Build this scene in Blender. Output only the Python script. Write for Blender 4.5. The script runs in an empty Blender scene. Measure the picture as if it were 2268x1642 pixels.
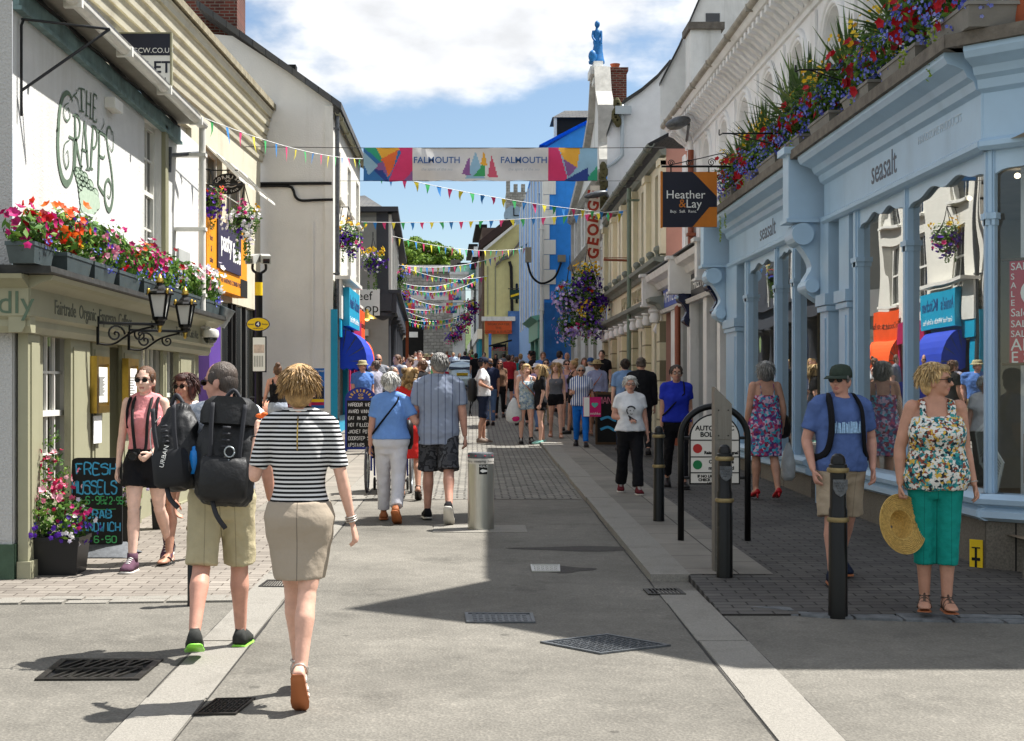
import bpy,bmesh,math,random
from mathutils import Vector,Matrix,noise
from mathutils.geometry import tessellate_polygon
R=math.radians
random.seed(11)
SC=bpy.context.scene
COL=SC.collection
# camera, sky, sun, exposure
HC,FX,VX,VY=1.58,3100.0,1048.0,862.0
cd=bpy.data.cameras.new('camera');cam=bpy.data.objects.new('camera',cd);COL.objects.link(cam)
cam.location=(0,0,HC);cam.rotation_euler=(R(90),0,0)
cd.sensor_width=36;cd.lens=36*FX/2268
cd.shift_x=(1134-VX)/2268;cd.shift_y=(VY-821)/2268
cd.clip_start=.1;cd.clip_end=3000
SC.camera=cam
SUN_EL,SUN_AZ=60.0,19.5
W=bpy.data.worlds.new('World');SC.world=W;W.use_nodes=True
nt=W.node_tree;nt.nodes.clear()
def N(t,ty,**kw):
 n=t.nodes.new(ty)
 for k,v in kw.items():
  if k[:2]=='i_':
   k2=k[2:]
   n.inputs[int(k2)if k2 .isdigit()else k2].default_value=v
  else:setattr(n,k,v)
 return n
def L(t,a,b):t.links.new(a,b)
sky=N(nt,'ShaderNodeTexSky',sky_type='NISHITA',sun_disc=False,sun_elevation=R(SUN_EL),sun_rotation=R(90-SUN_AZ),air_density=1.0,dust_density=.35,ozone_density=1.6)
bg=N(nt,'ShaderNodeBackground',i_Strength=.07)
tc=N(nt,'ShaderNodeTexCoord')
mp=N(nt,'ShaderNodeMapping');mp.inputs['Scale'].default_value=(5.0,5.0,10.0);mp.inputs['Location'].default_value=(2.2,0.4,1.7)
nz=N(nt,'ShaderNodeTexNoise',i_Scale=1.0,i_Detail=9.0,i_Roughness=.56)
nz2=N(nt,'ShaderNodeTexNoise',i_Scale=4.0,i_Detail=5.0,i_Roughness=.5)
sp=N(nt,'ShaderNodeSeparateXYZ')
rs=N(nt,'ShaderNodeMapRange',i_1=.13,i_2=.215,i_3=-.30,i_4=.165);rs.clamp=True
hi=N(nt,'ShaderNodeMapRange',i_1=.34,i_2=.7,i_3=0.0,i_4=-.06);hi.clamp=True
ad=N(nt,'ShaderNodeMath',operation='ADD');ad2=N(nt,'ShaderNodeMath',operation='ADD')
cr=N(nt,'ShaderNodeMapRange',i_1=.50,i_2=.66);cr.interpolation_type='SMOOTHSTEP';cr.clamp=True
cc=N(nt,'ShaderNodeMapRange',i_1=.3,i_2=.7,i_3=.78,i_4=1.08)
cl=N(nt,'ShaderNodeVectorMath',operation='SCALE');cl.inputs[0].default_value=(7.6,7.75,8.0)
mx=N(nt,'ShaderNodeMix',data_type='RGBA')
L(nt,tc.outputs['Generated'],mp.inputs[0]);L(nt,mp.outputs[0],nz.inputs['Vector']);L(nt,mp.outputs[0],nz2 .inputs['Vector'])
L(nt,tc.outputs['Generated'],sp.inputs[0]);L(nt,sp.outputs['Z'],rs.inputs[0]);L(nt,sp.outputs['Z'],hi.inputs[0])
L(nt,nz.outputs['Fac'],ad.inputs[0]);L(nt,rs.outputs[0],ad.inputs[1]);L(nt,ad.outputs[0],ad2 .inputs[0]);L(nt,hi.outputs[0],ad2 .inputs[1])
L(nt,ad2 .outputs[0],cr.inputs[0]);L(nt,nz2 .outputs['Fac'],cc.inputs[0]);L(nt,cc.outputs[0],cl.inputs['Scale'])
L(nt,cr.outputs[0],mx.inputs['Factor']);L(nt,sky.outputs[0],mx.inputs['A']);L(nt,cl.outputs[0],mx.inputs['B'])
L(nt,mx.outputs['Result'],bg.inputs['Color'])
wo=N(nt,'ShaderNodeOutputWorld');L(nt,bg.outputs[0],wo.inputs[0])
sd=bpy.data.lights.new('sun','SUN');sun=bpy.data.objects.new('sun',sd);COL.objects.link(sun)
sd.energy=4.9;sd.angle=R(.5);sd.color=(1.0,.968,.915)
SDIR=Vector((math.cos(R(SUN_EL))*math.cos(R(SUN_AZ)),math.cos(R(SUN_EL))*math.sin(R(SUN_AZ)),math.sin(R(SUN_EL))))
sun.rotation_euler=SDIR.to_track_quat('Z','Y').to_euler();sun.location=SDIR*60
SC.view_settings.view_transform='Standard';SC.view_settings.look='None';SC.view_settings.exposure=1.06;SC.view_settings.gamma=1
SC.cycles.max_bounces=7;SC.cycles.transparent_max_bounces=10;SC.cycles.glossy_bounces=3;SC.cycles.caustics_reflective=False
# geometry helpers
def g(Y):
 if Y<=30:return.020*(Y-7)
 if Y<=95:return.46+.029*(Y-30)
 return.46+.029*65
def P(x,y,Y):return Vector(((x-VX)*Y/FX,Y,HC-(y-VY)*Y/FX))
def G(x,y,lift=0):
 a,b=2.0,300.0
 f=lambda Y:HC-(y-VY)*Y/FX-g(Y)-lift
 for _ in range(50):
  m=(a+b)/2
  if f(m)>0:a=m
  else:b=m
 return Vector(((x-VX)*a/FX,a,g(a)+lift))
class MB:
 def __init__(s):s.v=[];s.f=[];s.m=[];s.cur=0
 def add(s,vs,fs):
  o=len(s.v);s.v.extend([Vector(p)for p in vs]);s.f.extend([tuple(i+o for i in f)for f in fs]);s.m.extend([s.cur]*len(fs));return s
 def hexa(s,p):return s.add(p,[(0,3,2,1),(4,5,6,7),(0,1,5,4),(1,2,6,5),(2,3,7,6),(3,0,4,7)])
 def box(s,a,b):
  x0,y0,z0=a;x1,y1,z1=b
  return s.hexa([(x0,y0,z0),(x1,y0,z0),(x1,y1,z0),(x0,y1,z0),(x0,y0,z1),(x1,y0,z1),(x1,y1,z1),(x0,y1,z1)])
 def cbox(s,c,d,rot=None):
  c=Vector(c);M=rot or Matrix.Identity(3)
  return s.hexa([c+M@Vector((sx*d[0]/2,sy*d[1]/2,sz*d[2]/2))for sz in(-1,1)for sx,sy in((-1,-1),(1,-1),(1,1),(-1,1))])
 def quad(s,a,b,c,d):return s.add([a,b,c,d],[(0,1,2,3)])
 def poly(s,pts):return s.add(pts,[tuple(range(len(pts)))])
 def prism(s,pts,off):
  n=len(pts);off=Vector(off);pts=[Vector(p)for p in pts]
  fs=[tuple(range(n))[::-1],tuple(range(n,2*n))]+[(i,(i+1)%n,n+(i+1)%n,n+i)for i in range(n)]
  return s.add(pts+[p+off for p in pts],fs)
 def loft(s,rings,caps=True,closed=True):
  n=len(rings[0]);o=len(s.v)
  for r in rings:s.v.extend([Vector(p)for p in r])
  fs=[]
  for k in range(len(rings)-1):
   for i in range(n if closed else n-1):
    j=(i+1)%n
    fs.append((o+k*n+i,o+k*n+j,o+(k+1)*n+j,o+(k+1)*n+i))
  if caps and n>2:fs.append(tuple(o+i for i in range(n))[::-1]);fs.append(tuple(o+(len(rings)-1)*n+i for i in range(n)))
  s.f.extend(fs);s.m.extend([s.cur]*len(fs));return s
 def tube(s,pts,r,n=8,caps=True,rnd=False,asp=None,up=None):
  pts=[Vector(p)for p in pts];m=len(pts);rs=r if isinstance(r,(list,tuple))else[r]*m
  T=[(pts[min(i+1,m-1)]-pts[max(i-1,0)]).normalized()for i in range(m)]
  ref=Vector(up)if up else(Vector((0,0,1))if abs(T[0].z)<.9 else Vector((1,0,0)))
  rings=[];u=None
  for i in range(m):
   a=ref if u is None else u
   u=a-T[i]*a.dot(T[i])
   if u.length<1e-5:u=T[i].orthogonal()
   u.normalize();w=T[i].cross(u)
   q=asp or 1.0
   def ring(c,k):return[c+(u*math.cos(t)+w*q*math.sin(t))*rs[i]*k for t in[2*math.pi*j/n for j in range(n)]]
   if rnd and i==0:rings+=[ring(pts[0]-T[0]*rs[0]*.9,.35),ring(pts[0]-T[0]*rs[0]*.55,.8)]
   rings.append(ring(pts[i],1))
   if rnd and i==m-1:rings+=[ring(pts[i]+T[i]*rs[i]*.55,.8),ring(pts[i]+T[i]*rs[i]*.9,.35)]
  return s.loft(rings,caps)
 def lathe(s,c,prof,n=20,caps=True):
  c=Vector(c)
  return s.loft([[c+Vector((r*math.cos(2*math.pi*j/n),r*math.sin(2*math.pi*j/n),z))for j in range(n)]for r,z in prof],caps)
 def ell(s,c,r,n=10,m=7,M=None):
  c=Vector(c);rings=[]
  for k in range(m):
   a=math.pi*(k+.5)/m-math.pi/2
   ring=[Vector((r[0]*math.cos(a)*math.cos(2*math.pi*j/n),r[1]*math.cos(a)*math.sin(2*math.pi*j/n),r[2]*math.sin(a)*1.02))for j in range(n)]
   rings.append([c+(M@p if M else p)for p in ring])
  return s.loft(rings)
 def xf(s,M):
  s.v=[M@p for p in s.v];return s
 def build(s,name,mat,parent=None,smooth=False,local=False,sharp=None):
  me=bpy.data.meshes.new(name)
  off=Vector((0,0,0))
  if parent is not None and not local:off=WLOC.get(parent.name,Vector((0,0,0)))
  me.from_pydata([tuple(p-off)for p in s.v],[],s.f)
  mats=mat if isinstance(mat,(list,tuple))else[mat]
  for k in mats:me.materials.append(k)
  if len(mats)>1:me.polygons.foreach_set('material_index',[min(k,len(mats)-1)for k in s.m])
  if smooth:
   me.polygons.foreach_set('use_smooth',[True]*len(me.polygons))
   if sharp:me.set_sharp_from_angle(angle=R(sharp))
  me.validate();me.update()
  o=bpy.data.objects.new(name,me);COL.objects.link(o)
  if parent is not None:
   o.parent=parent;WLOC[o.name]=WLOC.get(parent.name,Vector((0,0,0)))
  return o
WLOC={}
def tag(o,label=None,cat=None,group=None,kind=None):
 if label:o['label']=label
 if cat:o['category']=cat
 if group:o['group']=group
 if kind:o['kind']=kind
 return o
def thing(name,label,cat,loc,rz=0,group=None):
 o=bpy.data.objects.new(name,None);COL.objects.link(o);o.location=loc;o.rotation_euler=(0,0,rz);o.empty_display_size=.1
 WLOC[o.name]=Vector(loc)
 return tag(o,label,cat,group)
class Fac:
 def __init__(s,A,B,side=1):
  s.A=Vector((A[0],A[1],0));s.B=Vector((B[0],B[1],0));s.d=(s.B-s.A).normalized();s.len=(s.B-s.A).length;s.side=side
  s.n=Vector((s.d.y,-s.d.x,0))*side
 def pt(s,u,z,o=0):return s.A+s.d*u+s.n*o+Vector((0,0,z))
 def px(s,x,y,o=0):
  k=(x-VX)/FX;A=s.A+s.n*o;d=s.d
  u=(k*A.y-A.x)/(d.x-k*d.y);Y=A.y+u*d.y
  return u,HC-(y-VY)*Y/FX
 def rect(s,x0,y0,x1,y1,o=0):
  u0,_=s.px(x0,VY,o);u1,_=s.px(x1,VY,o)
  xm=(x0+x1)/2
  return min(u0,u1),max(u0,u1),s.px(xm,y1,o)[1],s.px(xm,y0,o)[1]
 def frame(s,u,z,o=0):
  p=s.pt(u,z,o);a=s.d*s.side
  return Matrix(((a.x,0,s.n.x,p.x),(a.y,0,s.n.y,p.y),(0,1,0,p.z),(0,0,0,1)))
def fbox(mb,F,u0,u1,z0,z1,o0,o1):
 return mb.hexa([F.pt(u,z,o)for z in(z0,z1)for u,o in((u0,o0),(u1,o0),(u1,o1),(u0,o1))])
def fprof(mb,F,u0,u1,prof,caps=True):
 return mb.loft([[F.pt(u0,z,o)for o,z in prof],[F.pt(u1,z,o)for o,z in prof]],caps)
def fprism(mb,F,poly,o0,o1):return mb.prism([F.pt(u,z,o0)for u,z in poly],F.n*(o1-o0))
def fwall(mb,F,outer,holes=(),o=0,depth=.12):
 polys=[[Vector((u,z,0))for u,z in outer]]+[[Vector((u,z,0))for u,z in h]for h in holes]
 flat=[p for q in polys for p in q]
 tris=tessellate_polygon(polys)
 mb.add([F.pt(p.x,p.y,o)for p in flat],tris)
 for h in holes:
  n=len(h)
  mb.add([F.pt(u,z,o)for u,z in h]+[F.pt(u,z,o-depth)for u,z in h],[(i,(i+1)%n,n+(i+1)%n,n+i)for i in range(n)])
 return mb
def rc(u0,u1,z0,z1):return[(u0,z0),(u1,z0),(u1,z1),(u0,z1)]
def arch(u0,u1,z0,z1,n=10):
 r=(u1-u0)/2;c=(u0+u1)/2
 return[(u0,z0),(u1,z0)]+[(c+r*math.cos(math.pi*i/n),z1-r+r*math.sin(math.pi*i/n))for i in range(n+1)]
def crv(pts,n=6):
 pts=[Vector(p)for p in pts];out=[]
 for i in range(len(pts)-1):
  a=pts[max(i-1,0)];b=pts[i];c=pts[i+1];d=pts[min(i+2,len(pts)-1)]
  for k in range(n):
   t=k/n
   out.append(.5*((2*b)+(c-a)*t+(2*a-5*b+4*c-d)*t*t+(3*b-a-3*c+d)*t**3))
 out.append(pts[-1]);return out
def ribbon(mb,M,pts,w,h=.003):
 pts=[Vector((p[0],p[1]))for p in pts];n=len(pts)
 ws=w if isinstance(w,(list,tuple))else[w]*n
 Lf=[];Rt=[]
 for i in range(n):
  t=pts[min(i+1,n-1)]-pts[max(i-1,0)]
  t=t.normalized()if t.length>1e-9 else Vector((1,0));q=Vector((-t.y,t.x))*ws[i]/2
  Lf.append(pts[i]+q);Rt.append(pts[i]-q)
 vs=[M@Vector((p.x,p.y,h))for p in Lf]+[M@Vector((p.x,p.y,h))for p in Rt]
 return mb.add(vs,[(i,i+1,n+i+1,n+i)for i in range(n-1)])
GL={'A':'002640 1232','B':'000636454433033342413000','C':'4536160501103041','D':'00062645412000','E':'46060040 0333','F':'4606 0600 0333','G':'45361605011030414323','H':'0006 4046 0343','I':'2026','J':'464130100102','K':'0006 4603 0340','L':'060040','M':'0006234640','N':'00064046','O':'163645413010010516','P':'00063645443303','Q':'163645413010010516 2240','R':'00063645443303 2340','S':'453616050424434241301001','T':'0646 2620','U':'060110304146','V':'062046','W':'0610233046','X':'0046 0640','Y':'0623 4620','Z':'06460040','0':'163645413010010516','1':'152620','2':'05163645430040','5':'460603334441301001','6':'453616050110304142331302','8':'13334445361605041302011030414233','9':'4433130405163645413010','-':'1333','&':'400526350110204244',"'":'2625','.':'2021','g':'4413041222334421102','/':'0046'}
GL['g']='443413021131424441301000'
def strokes(ch):
 for part in GL.get(ch,'').split():
  yield[(int(part[i])/4,int(part[i+1])/6)for i in range(0,len(part)-1,2)]
def chalk(mb,M,txt,x,y,cw,h,w,gap=.35,jit=0,smooth=True):
 for ch in txt:
  for st in strokes(ch):
   p=[Vector((x+a*cw+random.uniform(-jit,jit),y+b*h+random.uniform(-jit,jit)))for a,b in st]
   ribbon(mb,M,crv(p,4)if smooth and len(p)>2 else p,w)
  x+=cw*(1+gap)if ch not in "I'." else cw*(.55+gap)
 return x
FINISH=[]
def text(s,M,size,mat,parent,name='lettering',sx=1,ext=.002,align='CENTER',shear=0,bold=0):
 c=bpy.data.curves.new(name,'FONT');c.body=s;c.size=size;c.extrude=ext;c.align_x=align;c.align_y='CENTER';c.shear=shear;c.offset=bold;c.resolution_u=3
 c.materials.append(mat)
 o=bpy.data.objects.new(name,c);COL.objects.link(o)
 off=WLOC.get(parent.name,Vector((0,0,0)))if parent else Vector((0,0,0))
 o.parent=parent;o.matrix_local=Matrix.Translation(-off)@M@Matrix.Diagonal((sx,1,1,1))
 FINISH.append(o);return o
 # materials
def lin(h):
 if not isinstance(h,str):return tuple(h)+(1,)if len(h)==3 else tuple(h)
 h=h.lstrip('#');c=[int(h[i:i+2],16)/255 for i in(0,2,4)]
 return tuple((x/12.92 if x<=.04045 else((x+.055)/1.055)**2.4)for x in c)+(1,)
MATS={}
def shade(c,k):return tuple(min(1,max(0,x*k))for x in c[:3])+(1,)
def pm(key,col,rough=.7,metal=0.0,var=.12,vs=3.0,bump=0.0,bs=60.0,spec=.35,sheen=0,coat=0,dirt=None,ds=1.2,stretch=None,sss=0):
 if key in MATS:return MATS[key]
 m=bpy.data.materials.new(key);m.use_nodes=True;t=m.node_tree;b=t.nodes['Principled BSDF'];MATS[key]=m
 c=lin(col);b.inputs['Roughness'].default_value=rough;b.inputs['Metallic'].default_value=metal;b.inputs['Specular IOR Level'].default_value=spec
 if coat:b.inputs['Coat Weight'].default_value=coat;b.inputs['Coat Roughness'].default_value=.08
 if sheen:b.inputs['Sheen Weight'].default_value=sheen
 if sss:b.inputs['Subsurface Weight'].default_value=sss;b.inputs['Subsurface Radius'].default_value=(.012,.005,.003)
 tc=N(t,'ShaderNodeTexCoord');vec=tc.outputs['Object']
 if stretch:
  mpn=N(t,'ShaderNodeMapping');mpn.inputs['Scale'].default_value=stretch;L(t,vec,mpn.inputs[0]);vec=mpn.outputs[0]
 n=N(t,'ShaderNodeTexNoise',i_Scale=vs,i_Detail=6.0,i_Roughness=.62);L(t,vec,n.inputs['Vector'])
 mr=N(t,'ShaderNodeMix',data_type='RGBA');mr.inputs['A'].default_value=shade(c,1-var);mr.inputs['B'].default_value=shade(c,1+var)
 rmp=N(t,'ShaderNodeMapRange',i_1=.3,i_2=.7);L(t,n.outputs['Fac'],rmp.inputs[0]);L(t,rmp.outputs[0],mr.inputs['Factor'])
 out=mr.outputs['Result']
 if dirt:
  d=N(t,'ShaderNodeTexNoise',i_Scale=ds,i_Detail=8.0,i_Roughness=.7);mpd=N(t,'ShaderNodeMapping');mpd.inputs['Scale'].default_value=(1,1,.13);L(t,tc.outputs['Object'],mpd.inputs[0]);L(t,mpd.outputs[0],d.inputs['Vector'])
  dr=N(t,'ShaderNodeMapRange',i_1=.52,i_2=.78,i_3=0.0,i_4=.7);L(t,d.outputs['Fac'],dr.inputs[0])
  md=N(t,'ShaderNodeMix',data_type='RGBA');L(t,dr.outputs[0],md.inputs['Factor']);L(t,out,md.inputs['A']);md.inputs['B'].default_value=lin(dirt);out=md.outputs['Result']
 L(t,out,b.inputs['Base Color'])
 if bump:
  nb=N(t,'ShaderNodeTexNoise',i_Scale=bs,i_Detail=4.0);L(t,vec,nb.inputs['Vector'])
  bu=N(t,'ShaderNodeBump',i_Strength=bump,i_Distance=.02);L(t,nb.outputs['Fac'],bu.inputs['Height']);L(t,bu.outputs[0],b.inputs['Normal'])
 return m
def brickmat(key,c1,c2,mortar,bw,bh,ms=.012,bump=.4,rough=.85,off=.5,axes='xy',var=.25,vs=.6,sq=1.0,jit=0.0):
 if key in MATS:return MATS[key]
 m=bpy.data.materials.new(key);m.use_nodes=True;t=m.node_tree;b=t.nodes['Principled BSDF'];MATS[key]=m
 b.inputs['Roughness'].default_value=rough;b.inputs['Specular IOR Level'].default_value=.3
 tc=N(t,'ShaderNodeTexCoord');s=N(t,'ShaderNodeSeparateXYZ');L(t,tc.outputs['Object'],s.inputs[0]);cb=N(t,'ShaderNodeCombineXYZ')
 L(t,s.outputs['XYZ'.index(axes[0].upper())],cb.inputs[0]);L(t,s.outputs['XYZ'.index(axes[1].upper())],cb.inputs[1]);vec=cb.outputs[0]
 if jit:
  nj=N(t,'ShaderNodeTexNoise',i_Scale=3.0);L(t,vec,nj.inputs['Vector']);sc=N(t,'ShaderNodeVectorMath',operation='SCALE',i_Scale=jit);L(t,nj.outputs['Color'],sc.inputs[0])
  av=N(t,'ShaderNodeVectorMath',operation='ADD');L(t,vec,av.inputs[0]);L(t,sc.outputs[0],av.inputs[1]);vec=av.outputs[0]
 br=N(t,'ShaderNodeTexBrick',offset=off,squash=1.0,i_Scale=1.0);L(t,vec,br.inputs['Vector'])
 br.inputs['Color1'].default_value=lin(c1);br.inputs['Color2'].default_value=lin(c2);br.inputs['Mortar'].default_value=lin(mortar)
 br.inputs['Brick Width'].default_value=bw;br.inputs['Row Height'].default_value=bh;br.inputs['Mortar Size'].default_value=ms;br.inputs['Mortar Smooth'].default_value=.3
 n=N(t,'ShaderNodeTexNoise',i_Scale=vs,i_Detail=7.0,i_Roughness=.65);L(t,tc.outputs['Object'],n.inputs['Vector'])
 mr=N(t,'ShaderNodeMapRange',i_1=.3,i_2=.7,i_3=1-var,i_4=1+var);L(t,n.outputs['Fac'],mr.inputs[0])
 ml=N(t,'ShaderNodeVectorMath',operation='SCALE');L(t,br.outputs['Color'],ml.inputs[0]);L(t,mr.outputs[0],ml.inputs['Scale']);L(t,ml.outputs[0],b.inputs['Base Color'])
 nb=N(t,'ShaderNodeTexNoise',i_Scale=45.0,i_Detail=4.0);L(t,tc.outputs['Object'],nb.inputs['Vector'])
 sb=N(t,'ShaderNodeMath',operation='MULTIPLY_ADD',i_1=.35);L(t,nb.outputs['Fac'],sb.inputs[0]);iv=N(t,'ShaderNodeMath',operation='SUBTRACT',i_0=1.0);L(t,br.outputs['Fac'],iv.inputs[1]);L(t,iv.outputs[0],sb.inputs[2])
 bu=N(t,'ShaderNodeBump',i_Strength=bump,i_Distance=.02);L(t,sb.outputs[0],bu.inputs['Height']);L(t,bu.outputs[0],b.inputs['Normal'])
 return m
def glassmat(key,refl,tint=(.75,.8,.8),rough=0.0):
 if key in MATS:return MATS[key]
 m=bpy.data.materials.new(key);m.use_nodes=True;t=m.node_tree;MATS[key]=m;t.nodes.clear()
 o=N(t,'ShaderNodeOutputMaterial');mx=N(t,'ShaderNodeMixShader');tr=N(t,'ShaderNodeBsdfTransparent');gl=N(t,'ShaderNodeBsdfGlossy',i_Roughness=rough)
 tr.inputs[0].default_value=lin(tint);gl.inputs[0].default_value=(.95,.97,.97,1)
 tx=N(t,'ShaderNodeTexCoord');nn=N(t,'ShaderNodeTexNoise',i_Scale=.9,i_Detail=1.0);L(t,tx.outputs['Object'],nn.inputs['Vector']);bu=N(t,'ShaderNodeBump',i_Strength=.035,i_Distance=.1);L(t,nn.outputs['Fac'],bu.inputs['Height']);L(t,bu.outputs[0],gl.inputs['Normal'])
 lw=N(t,'ShaderNodeLayerWeight',i_Blend=.35);mr=N(t,'ShaderNodeMapRange',i_3=refl*.45,i_4=min(1,refl*1.3));L(t,lw.outputs['Facing'],mr.inputs[0])
 L(t,mr.outputs[0],mx.inputs[0]);L(t,tr.outputs[0],mx.inputs[1]);L(t,gl.outputs[0],mx.inputs[2]);L(t,mx.outputs[0],o.inputs[0]);return m
def palette(key,cols,rough=.6,trans=.25):
 if key in MATS:return MATS[key]
 m=bpy.data.materials.new(key);m.use_nodes=True;t=m.node_tree;b=t.nodes['Principled BSDF'];MATS[key]=m
 b.inputs['Roughness'].default_value=rough;b.inputs['Specular IOR Level'].default_value=.25
 ge=N(t,'ShaderNodeNewGeometry');r=N(t,'ShaderNodeValToRGB');r.color_ramp.interpolation='CONSTANT';e=r.color_ramp.elements
 while len(e)<len(cols):e.new(.5)
 for i,c in enumerate(cols):e[i].position=i/len(cols);e[i].color=lin(c)
 L(t,ge.outputs['Random Per Island'],r.inputs[0]);L(t,r.outputs[0],b.inputs['Base Color'])
 if trans:
  tl=N(t,'ShaderNodeBsdfTranslucent');L(t,r.outputs[0],tl.inputs[0]);ms=N(t,'ShaderNodeMixShader',i_0=trans);o=t.nodes['Material Output']
  L(t,b.outputs[0],ms.inputs[1]);L(t,tl.outputs[0],ms.inputs[2]);L(t,ms.outputs[0],o.inputs[0])
 return m
def emit(key,col,s):
 if key in MATS:return MATS[key]
 m=pm(key,col,.5,var=0);b=m.node_tree.nodes['Principled BSDF'];b.inputs['Emission Color'].default_value=lin(col);b.inputs['Emission Strength'].default_value=s;return m
DGLASS=pm('dark_window_glass','#161b1f',.04,var=.15,vs=1.5,spec=.8)
WHITE=pm('white_gloss_paint','#dedcd4',.4,var=.05,bump=.04,bs=20,dirt='#a39f92',ds=2.5)
RENDERW=pm('white_stucco','#cdcdca',.9,var=.05,bump=.3,bs=42,dirt='#aaa69b',ds=1.1)
BLACK=pm('black_gloss_paint','#050506',.34,var=.3,spec=.32)
BLACKM=pm('black_matt','#121212',.75,var=.25)
GREYM=pm('galvanised_metal','#a4abae',.38,.85,var=.2,vs=8)
STEEL=pm('brushed_steel','#b9b7b0',.32,.95,var=.1,vs=10,stretch=(18,18,1))
SLATE=brickmat('roof_slate','#4d4f52','#5c5b58','#2a2a2b',.3,.18,.008,axes='xy')
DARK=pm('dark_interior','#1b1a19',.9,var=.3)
TIMBER=pm('old_timber','#54402c',.8,var=.3,vs=6,stretch=(1,1,8))
# the setting: road, pavements, kerbs
YS=[-40,-10,0,4,6,7,8,9,9.5,9.9,10.4,10.9,11,12,13,14,16,18,20,22,25,28,30,34,40,50,60,75,95,130,200,600,1600]
def strip(name,x0,x1,y0,y1,lift,mat,kind='structure',side=True,parent=None,nx=1):
 ys=sorted(set([y0,y1]+[y for y in YS if y0<y<y1]+[y0+(y1-y0)*i/6 for i in range(7)]))
 fx0=x0 if callable(x0)else(lambda y:x0);fx1=x1 if callable(x1)else(lambda y:x1)
 mb=MB();lf=lift if callable(lift)else(lambda y:lift)
 mb.loft([[Vector((fx0(y),y,g(y)-.3)),Vector((fx0(y),y,g(y)+lf(y))),Vector((fx1(y),y,g(y)+lf(y))),Vector((fx1(y),y,g(y)-.3))]for y in ys])if side else mb.loft([[Vector((fx0(y),y,g(y)+lf(y))),Vector((fx1(y),y,g(y)+lf(y)))]for y in ys],closed=False)
 o=mb.build(name,mat,parent)
 if kind:o['kind']=kind
 return o
def asphalt():
 m=bpy.data.materials.new('bleached_asphalt');m.use_nodes=True;t=m.node_tree;b=t.nodes['Principled BSDF']
 b.inputs['Roughness'].default_value=.88;b.inputs['Specular IOR Level'].default_value=.25
 tc=N(t,'ShaderNodeTexCoord')
 v=N(t,'ShaderNodeTexVoronoi',i_Scale=58.0);n1=N(t,'ShaderNodeTexNoise',i_Scale=95.0,i_Detail=3.0);n2=N(t,'ShaderNodeTexNoise',i_Scale=.55,i_Detail=6.0,i_Roughness=.6);n3=N(t,'ShaderNodeTexNoise',i_Scale=6.0,i_Detail=6.0)
 for x in(v,n1,n2,n3):L(t,tc.outputs['Object'],x.inputs['Vector'])
 r=N(t,'ShaderNodeValToRGB');e=r.color_ramp.elements;e[0].position=.02;e[0].color=lin('#4d4945');e[1].position=.95;e[1].color=lin('#a39c90')
 for p,c in((.22,'#77736b'),(.6,'#88847b')):q=e.new(p);q.color=lin(c)
 ml=N(t,'ShaderNodeMix',data_type='FLOAT');ml.inputs['Factor'].default_value=.45;L(t,v.outputs['Distance'],ml.inputs['A']);L(t,n1 .outputs['Fac'],ml.inputs['B']);L(t,ml.outputs['Result'],r.inputs[0])
 a1=N(t,'ShaderNodeMapRange',i_1=.3,i_2=.7,i_3=.49,i_4=.85);L(t,n2 .outputs['Fac'],a1 .inputs[0]);a2=N(t,'ShaderNodeMapRange',i_1=.25,i_2=.75,i_3=.84,i_4=1.06);L(t,n3 .outputs['Fac'],a2 .inputs[0])
 mm=N(t,'ShaderNodeMath',operation='MULTIPLY');L(t,a1 .outputs[0],mm.inputs[0]);L(t,a2 .outputs[0],mm.inputs[1])
 sc=N(t,'ShaderNodeVectorMath',operation='SCALE');L(t,r.outputs[0],sc.inputs[0]);L(t,mm.outputs[0],sc.inputs['Scale']);vg=N(t,'ShaderNodeTexVoronoi',i_Scale=1.7);L(t,tc.outputs['Object'],vg.inputs['Vector']);gm=N(t,'ShaderNodeMapRange',i_1=.045,i_2=.06,i_3=.62,i_4=1.0);L(t,vg.outputs['Distance'],gm.inputs[0])
 n4=N(t,'ShaderNodeTexNoise',i_Scale=1.3,i_Detail=9.0,i_Roughness=.75);L(t,tc.outputs['Object'],n4 .inputs['Vector']);g4=N(t,'ShaderNodeMapRange',i_1=.54,i_2=.72,i_3=1.04,i_4=.66);L(t,n4 .outputs['Fac'],g4 .inputs[0]);gx=N(t,'ShaderNodeMath',operation='MULTIPLY');L(t,gm.outputs[0],gx.inputs[0]);L(t,g4 .outputs[0],gx.inputs[1])
 s2=N(t,'ShaderNodeVectorMath',operation='SCALE');L(t,sc.outputs[0],s2 .inputs[0]);L(t,gx.outputs[0],s2 .inputs['Scale']);L(t,s2 .outputs[0],b.inputs['Base Color'])
 bu=N(t,'ShaderNodeBump',i_Strength=.9,i_Distance=.008);L(t,ml.outputs['Result'],bu.inputs['Height']);L(t,bu.outputs[0],b.inputs['Normal']);return m
ASPH=asphalt()
GRANITE=pm('pale_granite','#86827a',.8,var=.22,vs=70,bump=.35,bs=110,dirt='#69655d',ds=2.2)
PAVER_R=brickmat('dark_brick_paving','#4c4947','#5a5753','#2c2a27',.24,.105,.008,.5,vs=.9,var=.3)
PAVER_L=brickmat('pale_brick_paving','#787169','#8a837a','#4d463e',.24,.115,.006,.5,vs=.9,var=.22,jit=.01)
FLAGS=brickmat('grey_paving_slabs','#76726a','#857f76','#443f38',.75,.52,.008,.3,vs=1.5,var=.2,axes='yx')
SETTS=brickmat('grey_granite_setts','#75736d','#8f8b82','#3a3732',.19,.105,.014,.9,vs=1.2,var=.25,jit=.03)
road=strip('road',-260,260,-40,1600,0,ASPH,side=False)
strip('cobbled_road',-1.36,1.36,17.4,100,.004,SETTS,side=False)
strip('paving',-60,-1.66,10.02,120,.004,PAVER_L,side=False)
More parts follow.
